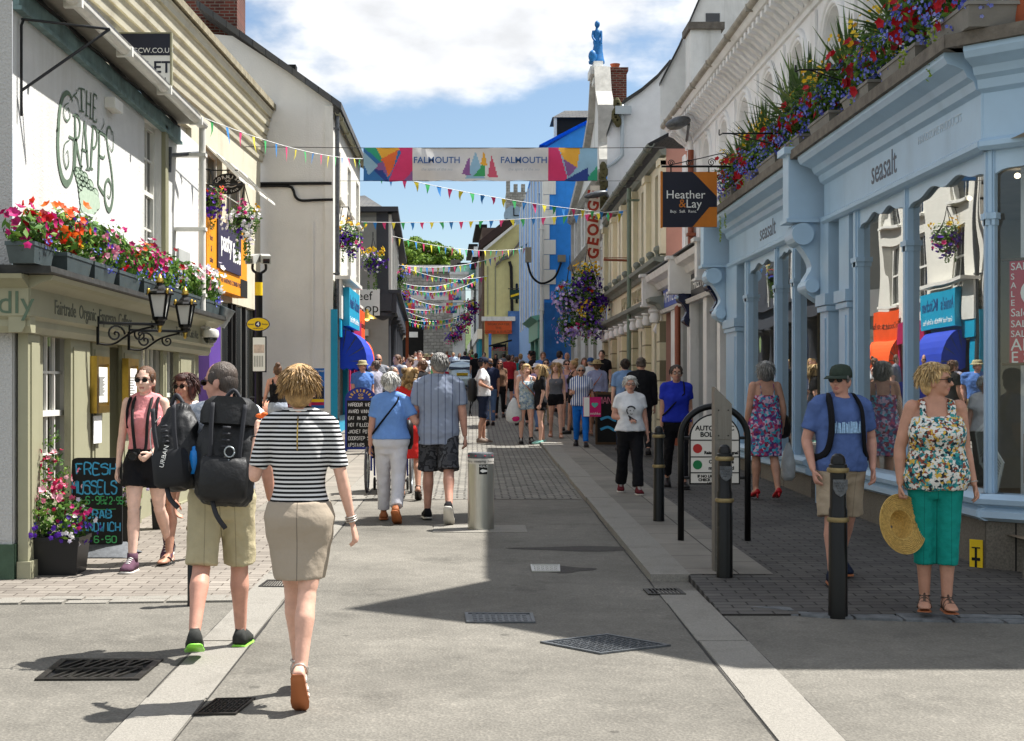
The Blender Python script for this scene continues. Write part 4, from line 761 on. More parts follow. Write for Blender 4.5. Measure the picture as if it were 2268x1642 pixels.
window(RUC,hs,.55,1.6,4.6,6.5,o=-.1,nx=1,ny=2,sill=.1)
CP=[(0,6.5),(.04,6.5),(.05,6.56),(.08,6.58),(.10,6.62),(.16,6.74),(.28,6.84),(.42,6.88),(.46,6.93),(.5,6.96),(.5,7.0),(0,7.0)]
part('cornice',WHW,hs,lambda m:(fprof(m,RU,-.2,RU.len,CP),fprof(m,RUC,-.05,RUC.len,CP)))
def corbels(m):
 for k in range(60):
  u=.1+k*.295;m.loft([[RU.pt(u+du,z,o)for du,z in((-.07,-.0+zz),(.07,zz))]+[RU.pt(u+du,zz-.09,o)for du in(.07,-.07)]for zz,o in((6.66,.10),(6.72,.19),(6.82,.3),(6.86,.4))])
part('corbel_band',WHW,hs,corbels)
gutter(RU,hs,1.2,RU.len+.05,7.02,.48,pm('weathered_gutter','#9b958a',.6,var=.3,vs=5),.075)
part('roof',SLATE,hs,lambda m:m.add([(3.9,28.9,7.04),(3.9,10.5,7.04),(5.3,9.15,7.04),(12,9.15,7.04),(12,13,9.2),(7.4,13,9.2),(7.4,28.9,9.2),(12,28.9,7.04)],[(0,1,5,6),(1,2,5),(2,3,4,5),(6,5,4,7),(0,6,7),(0,7,3,2,1)]))
part('corner_gable',SLATE,hs,lambda m:m.add([(3.93,12.35,7.0),(3.8,10.5,7.0),(6.4,10.4,7.0),(6.4,12.4,7.0),(5.0,11.8,10.9)],[(0,1,4),(1,2,4),(2,3,4),(3,0,4)]))
part('chimney',BRICK,hs,lambda m:m.box((4.9,16.8,7.5),(5.6,17.6,11.4)))
rp=thing('rain_pipe','rust brown drainpipe running down the white arched house','pipe',RU.pt(15.9,3.9));RUST=pm('rust_brown_paint','#8a4a33',.5,var=.15)
ur=RU.px(1530,400,.12)[0]
part('pipe',RUST,rp,lambda m:(m.tube([RU.pt(ur,.3,.38),RU.pt(ur,3.2,.38),RU.pt(ur,3.4,.12),RU.pt(ur,6.3,.12)],.06,10),[fbox(m,RU,ur-.1,ur+.1,z,z+.06,.02,.2)for z in(4.6,5.6)]),True,40)
part('swan_neck',WHW,rp,lambda m:m.tube(crv([RU.pt(ur,6.3,.12),RU.pt(ur-.05,6.5,.16),RU.pt(ur-.1,6.65,.36),RU.pt(ur-.1,6.98,.46)],5),.055,10),True)
t=thing('street_lamp','dark grey shoebox street lamp on the rust brown pipe of the white house','lamp',RU.pt(ur,5.9));c=P(1502,272,26.3)
part('head',IRONG,t,lambda m:m.ell(c,(.25,.2,.11),12,7,Matrix.Rotation(R(-14),3,'Y')),True);part('lens',pm('lamp_lens','#6a6a66',.3),t,lambda m:m.ell(c-Vector((.02,0,.045)),(.2,.15,.085),12,6,Matrix.Rotation(R(-14),3,'Y')),True);part('arm',IRONG,t,lambda m:m.tube([c+Vector((.2,0,-.03)),RU.pt(ur,c.z-.1,.2)],.03,6))
sh=thing('clothes_shop','pale blue shopfront with scalloped window heads, stone base and canted corner','shop',(4.15,11.3,g(11)))
zt,zs=3.50,.74
def win(F,root,u0,u1,z0,z1,o=-.055):
 mb=MB();G_=SGLASS if F is RF else glassmat('corner_glass',.12,(.85,.88,.87));mb.quad(F.pt(u0,z0,o),F.pt(u1,z0,o),F.pt(u1,z1,o),F.pt(u0,z1,o));mb.build('display_pane',G_,root)
 w=u1-u0;n=28;low=[]
 for i in range(n+1):
  s=i/n;q=abs(2*s-1);d=(.15*q**5+.07*(1-math.cos(6*math.pi*s))/2)*min(1,w/1.5)
  low.append((u0+w*s,z1-.08-d*.75))
 mb=MB();mb.prism([F.pt(u,z,-.05)for u,z in low]+[F.pt(u1,z1,-.05),F.pt(u0,z1,-.05)],F.n*.04)
 mb.build('wavy_head',BLUED,root)
def post(F,root,ua,ub,oo=.0,z0=zs,z1=zt,cap=True):
 mb=MB();fbox(mb,F,ua,ub,z0,z1,-.06,oo);w=ub-ua
 fbox(mb,F,ua+w*.25,ub-w*.25,z0,z1,oo,oo+.015)
 if cap:fbox(mb,F,ua-.025,ub+.025,2.95,3.0,-.06,oo+.025);fbox(mb,F,ua-.01,ub+.01,2.9,2.95,-.06,oo+.015)
 return mb.build('window_post',BLUE,root)
yx=lambda x:FX*4.15/(x-VX)-11.3
win(RF,sh,.06,yx(2010),zs,zt);win(RF,sh,yx(2001),yx(1902),zs,zt)
post(RF,sh,-.02,.06,.0);post(RF,sh,yx(2010),yx(2001),.0);post(RF,sh,yx(1902),yx(1892),.01)
win(RC,sh,.06,1.5,zs,zt);post(RC,sh,0.0,.06,.0);post(RC,sh,1.5,1.7,.03)
win(RF,sh,yx(1800),yx(1764),zs,zt);win(RF,sh,yx(1758),yx(1724),zs,zt);win(RF,sh,yx(1718),yx(1660),zs,zt)
for a,b in((1764,1758),(1724,1718),(1660,1652)):post(RF,sh,yx(a),yx(b),.02)
part('pilaster',BLUE,sh,lambda m:[(fbox(m,RF,a,b,0,3.6,-.14,o),fbox(m,RF,a-.04,b+.04,2.55,2.68,-.1,o+.05),fbox(m,RF,a-.03,b+.03,2.48,2.54,-.1,o+.03),fbox(m,RF,a-.04,b+.04,0,.55,-.1,o+.05),fbox(m,RF,a+.1,b-.1,.75,2.4,o,o+.015))for a,b,o in((yx(1884),yx(1862),.02),(yx(1846),yx(1828),.06),(yx(1640),yx(1616),.06))])
FS=[(-.2,3.5),(.06,3.5),(.09,3.53),(.09,3.57),(.05,3.6),(.05,3.96),(.10,3.99),(.12,4.06),(.17,4.09),(.20,4.15),(.27,4.18),(.33,4.2),(.36,4.25),(.36,4.29),(-.2,4.29)]
part('fascia',BLUE,sh,lambda m:(fprof(m,RF,-.03,yx(1835),FS),fprof(m,RC,-.03,1.9,FS),fprof(m,RF,yx(1800),yx(1622),FS),fbox(m,RX,0,6,0,4.29,-.2,.05)))
part('ledge',STONE,sh,lambda m:(fbox(m,RF,-.16,yx(1600),4.293,4.40,-.27,.40),fbox(m,RC,-.16,2.0,4.293,4.395,-.3,.40)))
def console(root,u,mat,s=1.0,z=3.58,w=.3,name='console',block=None,q=1.0):
 mb=MB();fbox(mb,RF,u-w/2,u+w/2,z+.02,z+.78*s,-.1,.42);fbox(mb,RF,u-w/2-.04,u+w/2+.04,z+.78*s,z+.86*s,-.1,.48);fbox(mb,RF,u-w/2-.03,u+w/2+.03,z-.03,z+.015,-.1,.45);mb.build('console_block',block or mat,root);mb=MB()
 for r,zc,oc in((.13*q,z-.17*q,.26*q),(.085*q,z-.78*q,.15*q)):mb.loft([[RF.pt(uu,zc+r*math.sin(a),oc+r*math.cos(a))for a in[2*math.pi*i/16 for i in range(16)]]for uu in(u-w/2-.06,u+w/2+.06)])
 pr=crv([(.0,z-.02),(.34,z-.05),(.36,z-.2),(.24,z-.35),(.14,z-.55),(.22,z-.72),(.2,z-.85),(.08,z-.95),(.0,z-1.0)],4)
 fprof(mb,RF,u-w/2+.03,u+w/2-.03,[(p.x*q,z+(p.y-z)*q)for p in pr]);return mb.build(name,mat,root)
console(sh,yx(1818),BLUED);console(sh,yx(1612),BLUED)
part('sill',BLUED,sh,lambda m:[fprof(m,F,a,b,[(-.14,.52),(.04,.52),(.09,.55),(.09,.6),(.05,.63),(.12,.66),(.13,.7),(.06,.739),(-.14,.739)])for F,a,b in((RF,-.05,yx(1880)),(RC,-.05,1.75),(RF,yx(1800),yx(1640)))])
part('stone_base',GRAN,sh,lambda m:[(fbox(m,F,a,b,-.1,.519,-.16,.02))for F,a,b in((RF,0,yx(1880)-.003),(RC,0,1.75),(RF,yx(1800),yx(1640)))])
part('base_joint',DARK,sh,lambda m:[fbox(m,F,u,u+.012,.0,.515,.0201,.0225)for F,u in((RC,.24),(RF,1.1),(RF,2.3),(RF,7.3),(RF,8.8))])
part('step',GRAN,sh,lambda m:fbox(m,RC,.42,1.6,-.05,.26,.0205,.3))
text('seasalt',RF.frame(yx(1965)-.05,3.79,.052),.36,pm('sign_grey','#565a66',.5),sh,sx=.9);text('HANDSOME PRODUCTS',RF.frame(yx(2092),3.86,.052),.105,pm('sign_white','#b9c6d2',.5),sh,sx=1.0);text('seasalt',RF.frame(yx(1708),3.79,.052),.33,MATS['sign_grey'],sh,sx=1.2)
t=thing('hydrant_plate','small yellow hydrant plate with black H on the stone shop base','sign',RC.pt(.1,.2));uh=RC.px(2161,1190,.025)[0]
part('plate',YEL,t,lambda m:fbox(m,RC,uh-.05,uh+.06,.06,.36,.021,.03));part('letter',BLACKM,t,lambda m:(fbox(m,RC,uh-.03,uh+.04,.19,.215,.0302,.034),fbox(m,RC,uh-.03,uh+.04,.29,.3,.0302,.034),fbox(m,RC,uh-.03,uh+.04,.1,.11,.0302,.034),fbox(m,RC,uh-.004,uh+.014,.215,.29,.0302,.034),fbox(m,RC,uh-.004,uh+.014,.11,.19,.0302,.034)))
FLR=pm('shop_boards','#8a7a66',.6,var=.2);INW=pm('shop_back_wall','#bdb6aa',.9,var=.1)
part('interior',INW,sh,lambda m:(m.quad((6.6,10,.4),(6.6,24,.4),(6.6,24,3.6),(6.6,10,3.6)),m.quad((4.3,23,.4),(6.6,23,.4),(6.6,23,3.6),(4.3,23,3.6)),m.quad((4.3,16.4,.4),(6.6,16.4,.4),(6.6,16.4,3.6),(4.3,16.4,3.6)),m.quad((4.25,10,3.56),(6.6,10,3.56),(6.6,24,3.56),(4.25,24,3.56))));part('floor',FLR,sh,lambda m:m.quad((4.25,10,.42),(6.6,10,.42),(6.6,24,.42),(4.25,24,.42)))
part('white_column',WHW,sh,lambda m:fbox(m,RC,.1,.36,.45,3.5,-.62,-.4));part('timber_panel',TIMBER,sh,lambda m:m.box((5.0,18.9,.45),(6.5,19.0,3.5)))
part('spotlight',emit('spot_lamp','#ffe9c4',2),sh,lambda m:[m.ell((x,y,3.5),(.03,.03,.025),8,5)for x,y in((4.9,12.6),(5.0,14.1),(4.8,17.6),(5.1,20.2))])
t=thing('mannequin','dark headed mannequin in a black hat, yellow top and spotted navy skirt','mannequin',(4.75,17.3,.45));x,y=4.72,17.25
part('torso',pm('mannequin_dark','#3b322c',.5),t,lambda m:(m.lathe((x,y,.5),[(.12,0),(.02,.05),(.02,.5),(.1,.9),(.13,1.3),(.16,1.48),(.06,1.55),(.05,1.62)],12),m.ell((x,y,2.25),(.085,.1,.12))));part('top',pm('yellow_knit','#c2b31f',.9),t,lambda m:m.lathe((x,y,.5),[(.15,.95),(.15,1.1),(.18,1.35),(.19,1.45),(.08,1.53)],14),True)
SPOT=pm('spotted_navy','#1a2036',.9);part('skirt',SPOT,t,lambda m:m.lathe((x,y,.5),[(.3,.25),(.24,.6),(.17,.9),(.16,1.0)],16),True);part('hat',BLACKM,t,lambda m:m.lathe((x,y,2.3),[(.2,0),(.19,.012),(.105,.02),(.1,.12),(.06,.15)],16),True,40)
part('spots',PAPER,t,lambda m:[m.ell((x+(.185+.1*(1-k/11))*math.cos(a),y+(.185+.1*(1-k/11))*math.sin(a),.78+k*.05),(.018,.018,.018),6,4)for k in range(11)for a in[2*math.pi*(i+.5*(k%2))/8 for i in range(8)]])
for k,(yy,rot,z)in enumerate(((14.2,24,1.3),(11.9,-24,1.15),(11.75,30,.95))):
 mb=MB();M3=Matrix.Rotation(R(rot),3,'X');c=Vector((4.36,yy,z));mb.cbox(c,(.01,.42,.3),M3);t=mb.build('window_notice',PAPER);tag(t,('white printed notice leaning behind the middle pane of the blue shop','upper white printed notice behind the corner pane of the blue shop','lower white printed notice behind the corner pane of the blue shop')[k],'notice');WLOC[t.name]=Vector((0,0,0))
 mb=MB();[mb.cbox(c+M3@Vector((-.007,0,.11-.025*q)),(.003,.34,.008),M3)for q in range(9)];mb.build('print',MATS['grey_print'],t)
t=thing('sale_poster','tall red SALE poster inside the corner window of the blue shop','poster',RC.pt(.3,1.2,-.3));RED=pm('poster_red','#b01f3d',.6);PO=Fac(RC.pt(.1,0,-.09).to_2d(),RC.pt(1.3,0,-.09).to_2d(),1);pu=PO.px(2236,800)[0]
part('sheet',RED,t,lambda m:fbox(m,PO,pu,pu+.8,1.78,2.62,-.01,0))
for k,(s_,z,h)in enumerate((('SALE SALE',2.56,.085),('S',2.48,.07),('A',2.41,.07),('L',2.34,.07),('E',2.27,.07),('Sale Sale',2.19,.09),('SALE SALE',2.1,.08),('SALE seasalt',2.02,.075),('ALE SALE',1.93,.14),('E SALE',1.83,.13))):text(s_,PO.frame(pu+.01,z,.001),h,PAPER,t,align='LEFT')
part('badge',PAPER,t,lambda m:fprism(m,PO,[(pu+.33+.24*math.cos(a),2.35+.16*math.sin(a))for a in[2*math.pi*i/24 for i in range(24)]],.001,.003));text('Men\n & \nMe',PO.frame(pu+.2,2.35,.004),.1,RED,t,shear=.2)
part('pole',TIMBER,t,lambda m:[m.tube([PO.pt(pu-.06,z,.0),PO.pt(pu+.84,z,.0)],.012,6)for z in(1.78,2.62)])
t=thing('striped_bag','striped canvas tote bag with rope handles standing in the corner window','bag',RC.pt(.4,.8,-.3));c=RC.pt(.42,.82,-.28);BM=bpy.data.materials['timber']if 'timber' in bpy.data.materials else TIMBER
part('bag_body',pm('tan_canvas','#8f7f63',.9,var=.15),t,lambda m:m.cbox(c+Vector((0,0,.2)),(.4,.2,.4),Matrix.Rotation(R(-45),3,'Z')));part('stripes',BLACKM,t,lambda m:[m.cbox(c+RC.d*(k*.075-.15)+RC.n*.101+Vector((0,0,.2)),(.02,.006,.4),Matrix.Rotation(R(-45),3,'Z'))for k in range(5)]);part('handle',TIMBER,t,lambda m:m.tube(crv([c+RC.d*-.1+Vector((0,0,.4)),c+Vector((0,0,.62)),c+RC.d*.1+Vector((0,0,.4))],6),.012,6))
# two small white shops beyond
sw_=thing('white_shops','pair of weathered white shopfronts with navy consoles beside the blue shop','shop',RF.pt(12.1,.3));WSF=pm('weathered_white_timber','#dcdad7',.6,var=.08,dirt='#8f8a82',ds=3);NVB=pm('navy_gloss','#151d3d',.25,spec=.6)
ya,yb,yc=yx(1600),yx(1530),19.8
part('wall',WSF,sw_,lambda m:(fbox(m,RF,ya,yc,3.3,3.9,-.25,0.0),[fbox(m,RF,a,b,0,3.3,-.2,.04)for a,b in((ya,ya+.3),(yb-.2,yb+.2),(yc-.5,yc),(yx(1500),yx(1490)),(yx(1570),yx(1562)))],[fbox(m,RF,a,b,0,.75,-.2,.02)for a,b in((ya+.3,yb-.2),(yb+.2,yc-.5))],fbox(m,RF,ya,yc+.1,3.9,4.35,-.6,-.1)))
part('cornice',WSF,sw_,lambda m:(fprof(m,RF,ya+.2,yb-.1,[(0,3.75),(.1,3.78),(.16,3.9),(.3,3.95),(.34,4.05),(0,4.1)]),fprof(m,RF,yb+.1,yc,[(0,3.72),(.1,3.75),(.18,3.86),(.34,3.92),(.38,4.04),(0,4.1)]),fprof(m,RF,ya+.2,yc,[(0,3.2),(.1,3.2),(.14,3.27),(0,3.3)])))
part('flashing',LEAD,sw_,lambda m:(fbox(m,RF,ya+.2,yc,4.1,4.13,-.1,.36)))
part('fascia_black',BLACK,sw_,lambda m:fbox(m,RF,ya+.35,yb-.2,3.32,3.74,.003,.03));text('THREE MACKEREL',RF.frame((ya+yb)/2+.1,3.53,.032),.28,PAPER,sw_,sx=1.2)
part('fascia_blue',pm('mid_blue_sign','#3f57a5',.5),sw_,lambda m:fbox(m,RF,yb+.5,yc-.9,3.32,3.7,.003,.05));text('WHITE STUFF',RF.frame((yb+yc)/2-.2,3.51,.052),.33,PAPER,sw_,sx=1.5)
[console(sw_,u_,m_c,.8,3.42,.25,block=WSF,q=.68)for u_,m_c in((ya+.15,NVB),(yb,NVB),(yc-.2,WSF))]
part('shop_window',glassmat('dim_glass',.55,(.5,.52,.52)),sw_,lambda m:[m.quad(RF.pt(a,.75,-.12),RF.pt(b,.75,-.12),RF.pt(b,3.2,-.12),RF.pt(a,3.2,-.12))for a,b in((ya+.3,yb-.2),(yb+.2,yc-.5))])
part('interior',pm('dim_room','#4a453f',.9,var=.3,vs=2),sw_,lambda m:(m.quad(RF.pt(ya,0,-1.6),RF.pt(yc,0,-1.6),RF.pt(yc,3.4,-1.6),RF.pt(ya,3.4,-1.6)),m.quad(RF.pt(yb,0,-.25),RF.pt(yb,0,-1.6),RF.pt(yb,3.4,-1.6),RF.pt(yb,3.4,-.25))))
random.seed(21);CLO=[pm('cloth_%d'%k,c,.9)for k,c in enumerate(('#b9b2a8','#7d8fb0','#d8d4cc','#a0423d'))]
for k,u in enumerate((ya+1.0,yb+1.2,yb+2.3)):
 t=thing('dress_form',('clothes form dressed in the nearer white shop window','blouse on a form in the far white shop window','pale dress on a form deepest in the far white shop window')[k],'mannequin',RF.pt(u,.8,-.5));c=RF.pt(u,.8,-.45)
 part('dress',CLO[k],t,lambda m:m.lathe(c,[(.22,.35),(.17,.75),(.14,.95),(.18,1.2),(.16,1.32),(.05,1.4)],12),True);part('stand',BLACKM,t,lambda m:m.lathe(c,[(.15,0),(.02,.03),(.02,.36)],10))
part('upper_link',pm('salmon_render','#b98a7c',.85,var=.08),sw_,lambda m:fbox(m,RF,17.6,18.75,3.4,3.9,-2,-.3))
t=thing('hanging_sign','square navy and orange hanging sign reading Heather & Lay under a scrolled iron arm','sign',P(1530,500,20.6));Y=20.6;a=P(1468,503,Y);b=P(1588,381,Y);w=b.x-a.x;h=b.z-a.z;BF=Fac((a.x,Y),(b.x,Y),1);OR2=pm('burnt_orange_board','#c2721f',.45)
part('board',NAVY,t,lambda m:m.box((a.x,Y,a.z),(b.x,Y+.05,b.z)));part('edge',OR2,t,lambda m:m.box((a.x-.03,Y+.0,a.z-.01),(a.x-.002,Y+.06,b.z+.01)))
part('orange_corner',OR2,t,lambda m:(fprism(m,BF,[(w*.55,b.z-a.z+a.z),(w,b.z),(w,a.z+h*.55)],.001,.004),fprism(m,BF,[(w*.55,a.z),(w,a.z),(w,a.z+h*.36),(w*.86,a.z+h*.36)],.001,.004)))
text('Heather',BF.frame(w*.42,a.z+h*.58,.006),.174,PAPER,t);text('&',BF.frame(w*.36,a.z+h*.42,.006),.174,OR2,t);text('Lay',BF.frame(w*.57,a.z+h*.415,.006),.174,PAPER,t);text('Buy.  Sell.  Rent.',BF.frame(w*.38,a.z+h*.28,.006),.06,PAPER,t)
def arm(m):
 zt_=b.z+.08;x1=RU.pt(0,0).x
 m.tube([(a.x-.02,Y,zt_),(x1,Y,zt_)],.016,6);m.tube(crv([(a.x+.1,Y,zt_+.02),(a.x+w*.7,Y,zt_+.12),(b.x+.1,Y,zt_+.19),(b.x+.15,Y,zt_+.1),(b.x+.08,Y,zt_+.05)],6),.008,5)
 for cx,r,in((a.x+.12,.05),(a.x+w*.48,.05),(b.x-.08,.06)):m.tube([(cx+r*(1-k/26)*math.cos(k*.5),Y,zt_+r+r*(1-k/26)*math.sin(k*.5))for k in range(24)],.007,5)
 for x in(a.x+.12,b.x-.12):m.tube([(x,Y,zt_),(x,Y,b.z-.01)],.01,6)
part('iron_arm',BLACK,t,arm)
for k,(x,y,Y)in enumerate(((1600,296,17.6),(1770,155,14.6))):
 p=P(x,y,Y);q=Vector((4.42,Y,p.z));t=thing('flag_bracket',('thin black bracket with hooked tip over the hanging sign','thin black bracket with hooked tip above the spiky plants')[k],'bracket',q,group='brackets on the arched wall')
 part('rod',BLACK,t,lambda m:(m.tube([q,p],.01,5),m.tube(crv([p,p+Vector((-.04,0,-.02)),p+Vector((-.04,0,.05))],4),.008,5),m.tube([p+Vector((.1,0,0)),q-Vector((0,0,.3))],.008,5)))
 # cream pilastered bank
RG=Fac((4.15,30.1),(4.15,43.4),-1);CRM=pm('yellow_cream_paint','#ded5b8',.7,var=.06,dirt='#a89f86',ds=1.5);GRT=pm('grey_green_trim','#7d8279',.6,var=.15);RUSTI=brickmat('cream_blockwork','#cabf9f','#d2c8aa','#7f765f',2.0,.42,.02,.0,axes='yz',vs=1)
bk_=thing('pilastered_shop','cream shop with tall pilasters, grey cornices and a sloping grey gutter','shop',(4.15,30.1,.5))
bays=[(.55+k*2.6,1.85+k*2.6)for k in range(5)]
mb=MB();fwall(mb,RG,rc(0,RG.len,.3,6.75),[rc(a,b,4.6,6.4)for a,b in bays]+[rc(a-.1,b+.1,.4,3.0)for a,b in bays],0,.2);mb.build('wall',CRM,bk_)
mb=MB();mb.quad((4.15,30.1,.3),(9,30.1,.3),(9,30.1,6.75),(4.15,30.1,6.75));mb.build('side_wall',pm('salmon_render','#b98a7c'),bk_)
for a,b in bays:window(RG,bk_,a,b,4.6,6.4,o=-.15,nx=1,ny=2,mat=GRT);window(RG,bk_,a-.1,b+.1,.4,3.0,o=-.15,nx=1,ny=2,mat=GRT,sash=False)
for k in range(6):u=k*2.6;part('pilaster',CRM,bk_,lambda m:(fbox(m,RG,max(0,u-.05),u+.42,4.5,6.5,.003,.12),fbox(m,RG,max(0,u-.1),u+.47,6.4,6.55,.003,.16)))
for k in range(6):u=k*2.6-.1;part('block_pilaster',RUSTI,bk_,lambda m:fbox(m,RG,max(0,u),u+.6,.3,3.05,.003,.14))
part('cornice',GRT,bk_,lambda m:(fprof(m,RG,-.05,RG.len,[(.003,4.2),(.08,4.2),(.12,4.3),(.26,4.34),(.28,4.42),(.003,4.45)]),fprof(m,RG,-.05,RG.len,[(.003,3.28),(.1,3.3),(.16,3.42),(.34,3.47),(.36,3.55),(.003,3.6)]),fprof(m,RG,-.05,RG.len,[(.003,6.6),(.1,6.62),(.16,6.72),(.003,6.76)])))
text("JAMES   WARDS   &   SONS",RG.frame(4.6,3.9,.004),.46,pm('raised_letters','#b3a98c',.7),bk_,sx=1.6,ext=.02)
part('lamp_console',WSF,bk_,lambda m:[m.lathe(RG.pt(.2+k*1.3,3.02,.22),[(.02,-.02),(.1,0),(.12,.1),(.09,.2),(.13,.24),(.13,.27)],10)for k in range(10)],True,45)
part('urn',GRT,bk_,lambda m:[m.lathe(RG.pt(.3+k*1.3,4.45,.14),[(.05,0),(.04,.05),(.1,.14),(.09,.2),(.03,.24)],10)for k in range(10)],True)
gutter(RG,bk_,-.1,RG.len,6.84,.34,GRT,.08);downpipe(RG,bk_,4.9,.6,6.6,.25,.055,pm('green_pipe','#6f7d6d',.5))
part('roof',SLATE,bk_,lambda m:m.hexa([(3.75,30.1,6.78),(3.75,43.4,6.78),(8,43.4,9.0),(8,30.1,9.0),(3.75,30.1,6.86),(3.75,43.4,6.86),(8,43.4,9.1),(8,30.1,9.1)]))
p=P(1398,524,34);t=thing('iron_arm','bare rusty iron arm sticking out from the cream wall','bracket',p);part('bar',RUST,t,lambda m:(m.tube([(3.4,36.5,4.95),(4.1,36.5,4.93)],.03,6),m.tube([(3.42,36.5,5.0),(4.1,36.5,5.0)],.012,5),m.tube([(3.43,36.5,4.93),(3.43,36.5,5.02)],.015,5)))
# further right: statue gable, blue house, yellow house
WGR=pm('streaked_white_render','#dededb',.85,var=.07,bump=.2,bs=25,dirt='#8f8d86',ds=.9)
R5=Fac((4.15,43.6),(4.1,57.6),-1);R5S=Fac((4.15,43.6),(9.5,43.6),1)
t=thing('gabled_house','weathered white gabled house topped by a statue pedestal, curved side parapet','house',(4.15,43.6,.9));pz=lambda x,y,Y=43.6:HC-(y-VY)*Y/FX
cv=[(1345,300),(1362,250),(1385,228),(1420,205),(1455,175),(1482,143),(1532,137)]
cp=[(P(x,y,43.6).x-4.15,P(x,y,43.6).z)for x,y in cv]
mb=MB();fwall(mb,R5S,[(0,.5),(5.3,.5),(5.3,cp[-1][1])]+cp[::-1],[]);mb.build('side_wall',pm('grey_white_render','#dcdee0',.85,var=.06,dirt='#a3a5a4',ds=.8),t)
part('coping',LEAD,t,lambda m:[m.hexa([R5S.pt(u,z+d,o)for d in(0,.12)for(u,z),o in((a,.12),(b,.12),(b,-.3),(a,-.3))])for a,b in zip(cp,cp[1:])])
gp=[(0,8.6),(.4,9.2),(.5,10.4),(1.3,11.0),(1.8,11.9),(3.4,11.9),(4.2,10.8),(7,9.9),(9,9.4),(13.9,8.6)]
hl=[rc(u,u+1.1,z,z+1.6)for u in(1.6,5,8.4,11.6)for z in(4.6,6.9)]
mb=MB();fwall(mb,R5,[(0,.6),(R5 .len,.6)]+[(min(u,R5 .len),z)for u,z in gp[::-1]],hl,0,.15);mb.build('wall',WGR,t)
for h in hl:window(R5,t,h[0][0],h[1][0],h[0][1],h[2][1],o=-.1,nx=2,ny=2)
part('gable_trim',pm('mottled_stone_trim','#b3b1aa',.9,var=.2,vs=4,dirt='#77736a',ds=1.5),t,lambda m:([m.hexa([R5 .pt(u,z+d,o)for d in(-.12,.14)for(u,z),o in((a,.22),(b,.22),(b,-.3),(a,-.3))])for a,b in zip(gp,gp[1:])],[fprof(m,R5,0,R5 .len,[(.003,z),(.12,z+.03),(.25,z+.14),(.003,z+.2)])for z in(8.3,6.4,4.0)],[fbox(m,R5,u,u+.3,.9,8.3,.003,.1)for u in(.02,3.3,6.6,10,13.4)]))
a=P(1312,228,46);b=P(1336,140,46);part('pedestal',WGR,t,lambda m:(m.box((a.x+.02,45.7,11.6),(b.x-.02,46.5,b.z-.45)),m.box((a.x-.1,45.55,b.z-.45),(b.x+.08,46.65,b.z-.2)),m.box((a.x+.02,45.7,b.z-.2),(b.x-.03,46.5,b.z))))
p=P(1322,130,46);zt=P(0,45,46).z;H=zt-b.z;t2=thing('statue','bright blue standing draped figure on the pedestal of the white gable','statue',(p.x,46.1,b.z));SB=pm('statue_blue','#1a6aa8',.5,var=.3,vs=8)
part('figure',SB,t2,lambda m:(m.loft([[(p.x+dx+r*math.cos(q)*(1 if zf<.45 else 1),46.1+r*.8*math.sin(q),b.z+H*zf)for q in[2*math.pi*k/14 for k in range(14)]]for zf,r,dx in((0,.26,0),(.05,.27,0),(.12,.22,.02),(.3,.17,.03),(.42,.15,.05),(.5,.15,.03),(.58,.105,0),(.68,.15,.02),(.76,.14,.03),(.8,.06,.02),(.84,.055,.02))]),m.ell((p.x+.02,46.1,b.z+H*.92),(.09,.1,H*.085)),m.tube(crv([(p.x-.12,46.05,b.z+H*.75),(p.x-.15,45.95,b.z+H*.6),(p.x-.07,45.9,b.z+H*.5)],4),.035,6,rnd=True),m.tube(crv([(p.x+.15,46.05,b.z+H*.75),(p.x+.15,46.0,b.z+H*.6),(p.x+.14,45.95,b.z+H*.45)],4),.035,6,rnd=True),m.ell((p.x-.15,45.9,b.z+.2),(.14,.12,.2))),True)
a=P(1342,222,45.5);b=P(1388,158,45.5);t2=thing('chimney_stack','square red brick chimney with clay pot on the white gabled house','chimney',a);part('stack',BRICK,t2,lambda m:(m.box((a.x,45.5,a.z-.5),(b.x,46.3,b.z)),m.box((a.x-.05,45.45,b.z),(b.x+.05,46.35,b.z+.12))));part('pot',pm('terracotta','#9c5236',.8,var=.2),t2,lambda m:m.lathe(((a.x+b.x)/2,45.9,b.z+.12),[(.16,0),(.13,.1),(.17,.2)],12))
t2=thing('rain_pipe','pale hopper and bent drainpipe with plant growth on the white side wall','pipe',P(1375,300,43.4));pp=[P(x,y,43.45)for x,y in((1378,232),(1378,345),(1362,360),(1340,372),(1337,400),(1337,470))]
part('pipe',pm('pale_pipe','#a9b3b8',.5),t2,lambda m:m.tube(pp,.06,8),True);part('hopper',MATS['pale_pipe'],t2,lambda m:m.cbox(P(1380,245,43.4),(.5,.2,.25)));part('wall_fern',pm('dead_creeper','#4e4a30',.9,var=.4),t2,lambda m:[m.ell(P(1366+4*math.sin(k),228+k*6,43.4),(.12,.1,.18),6,4)for k in range(8)]+[m.ell(P(1336+3*math.sin(k*2),372+k*9,43.35),(.12,.08,.2),6,4)for k in range(11)])
BG=Fac((5.0,38.0),(12,38.0),1);t=thing('back_house','white back gable rising steeply behind the bracketed eaves, small dark window','house',(5,38,6))
w0=[(P(x,y,38).x-5.0,P(x,y,38).z)for x,y in((1462,189),(1505,105),(1550,0),(1590,-90),(1660,-200))]
mb=MB();fwall(mb,BG,[(w0[0][0],6),(6.5,6),(6.5,w0[-1][1])]+w0[::-1],[]);mb.build('wall',WGR,t);part('verge',LEAD,t,lambda m:[m.hexa([BG.pt(u,z+d,o)for d in(0,.1)for(u,z),o in((a,.1),(b,.1),(b,-.2),(a,-.2))])for a,b in zip(w0,w0[1:])])
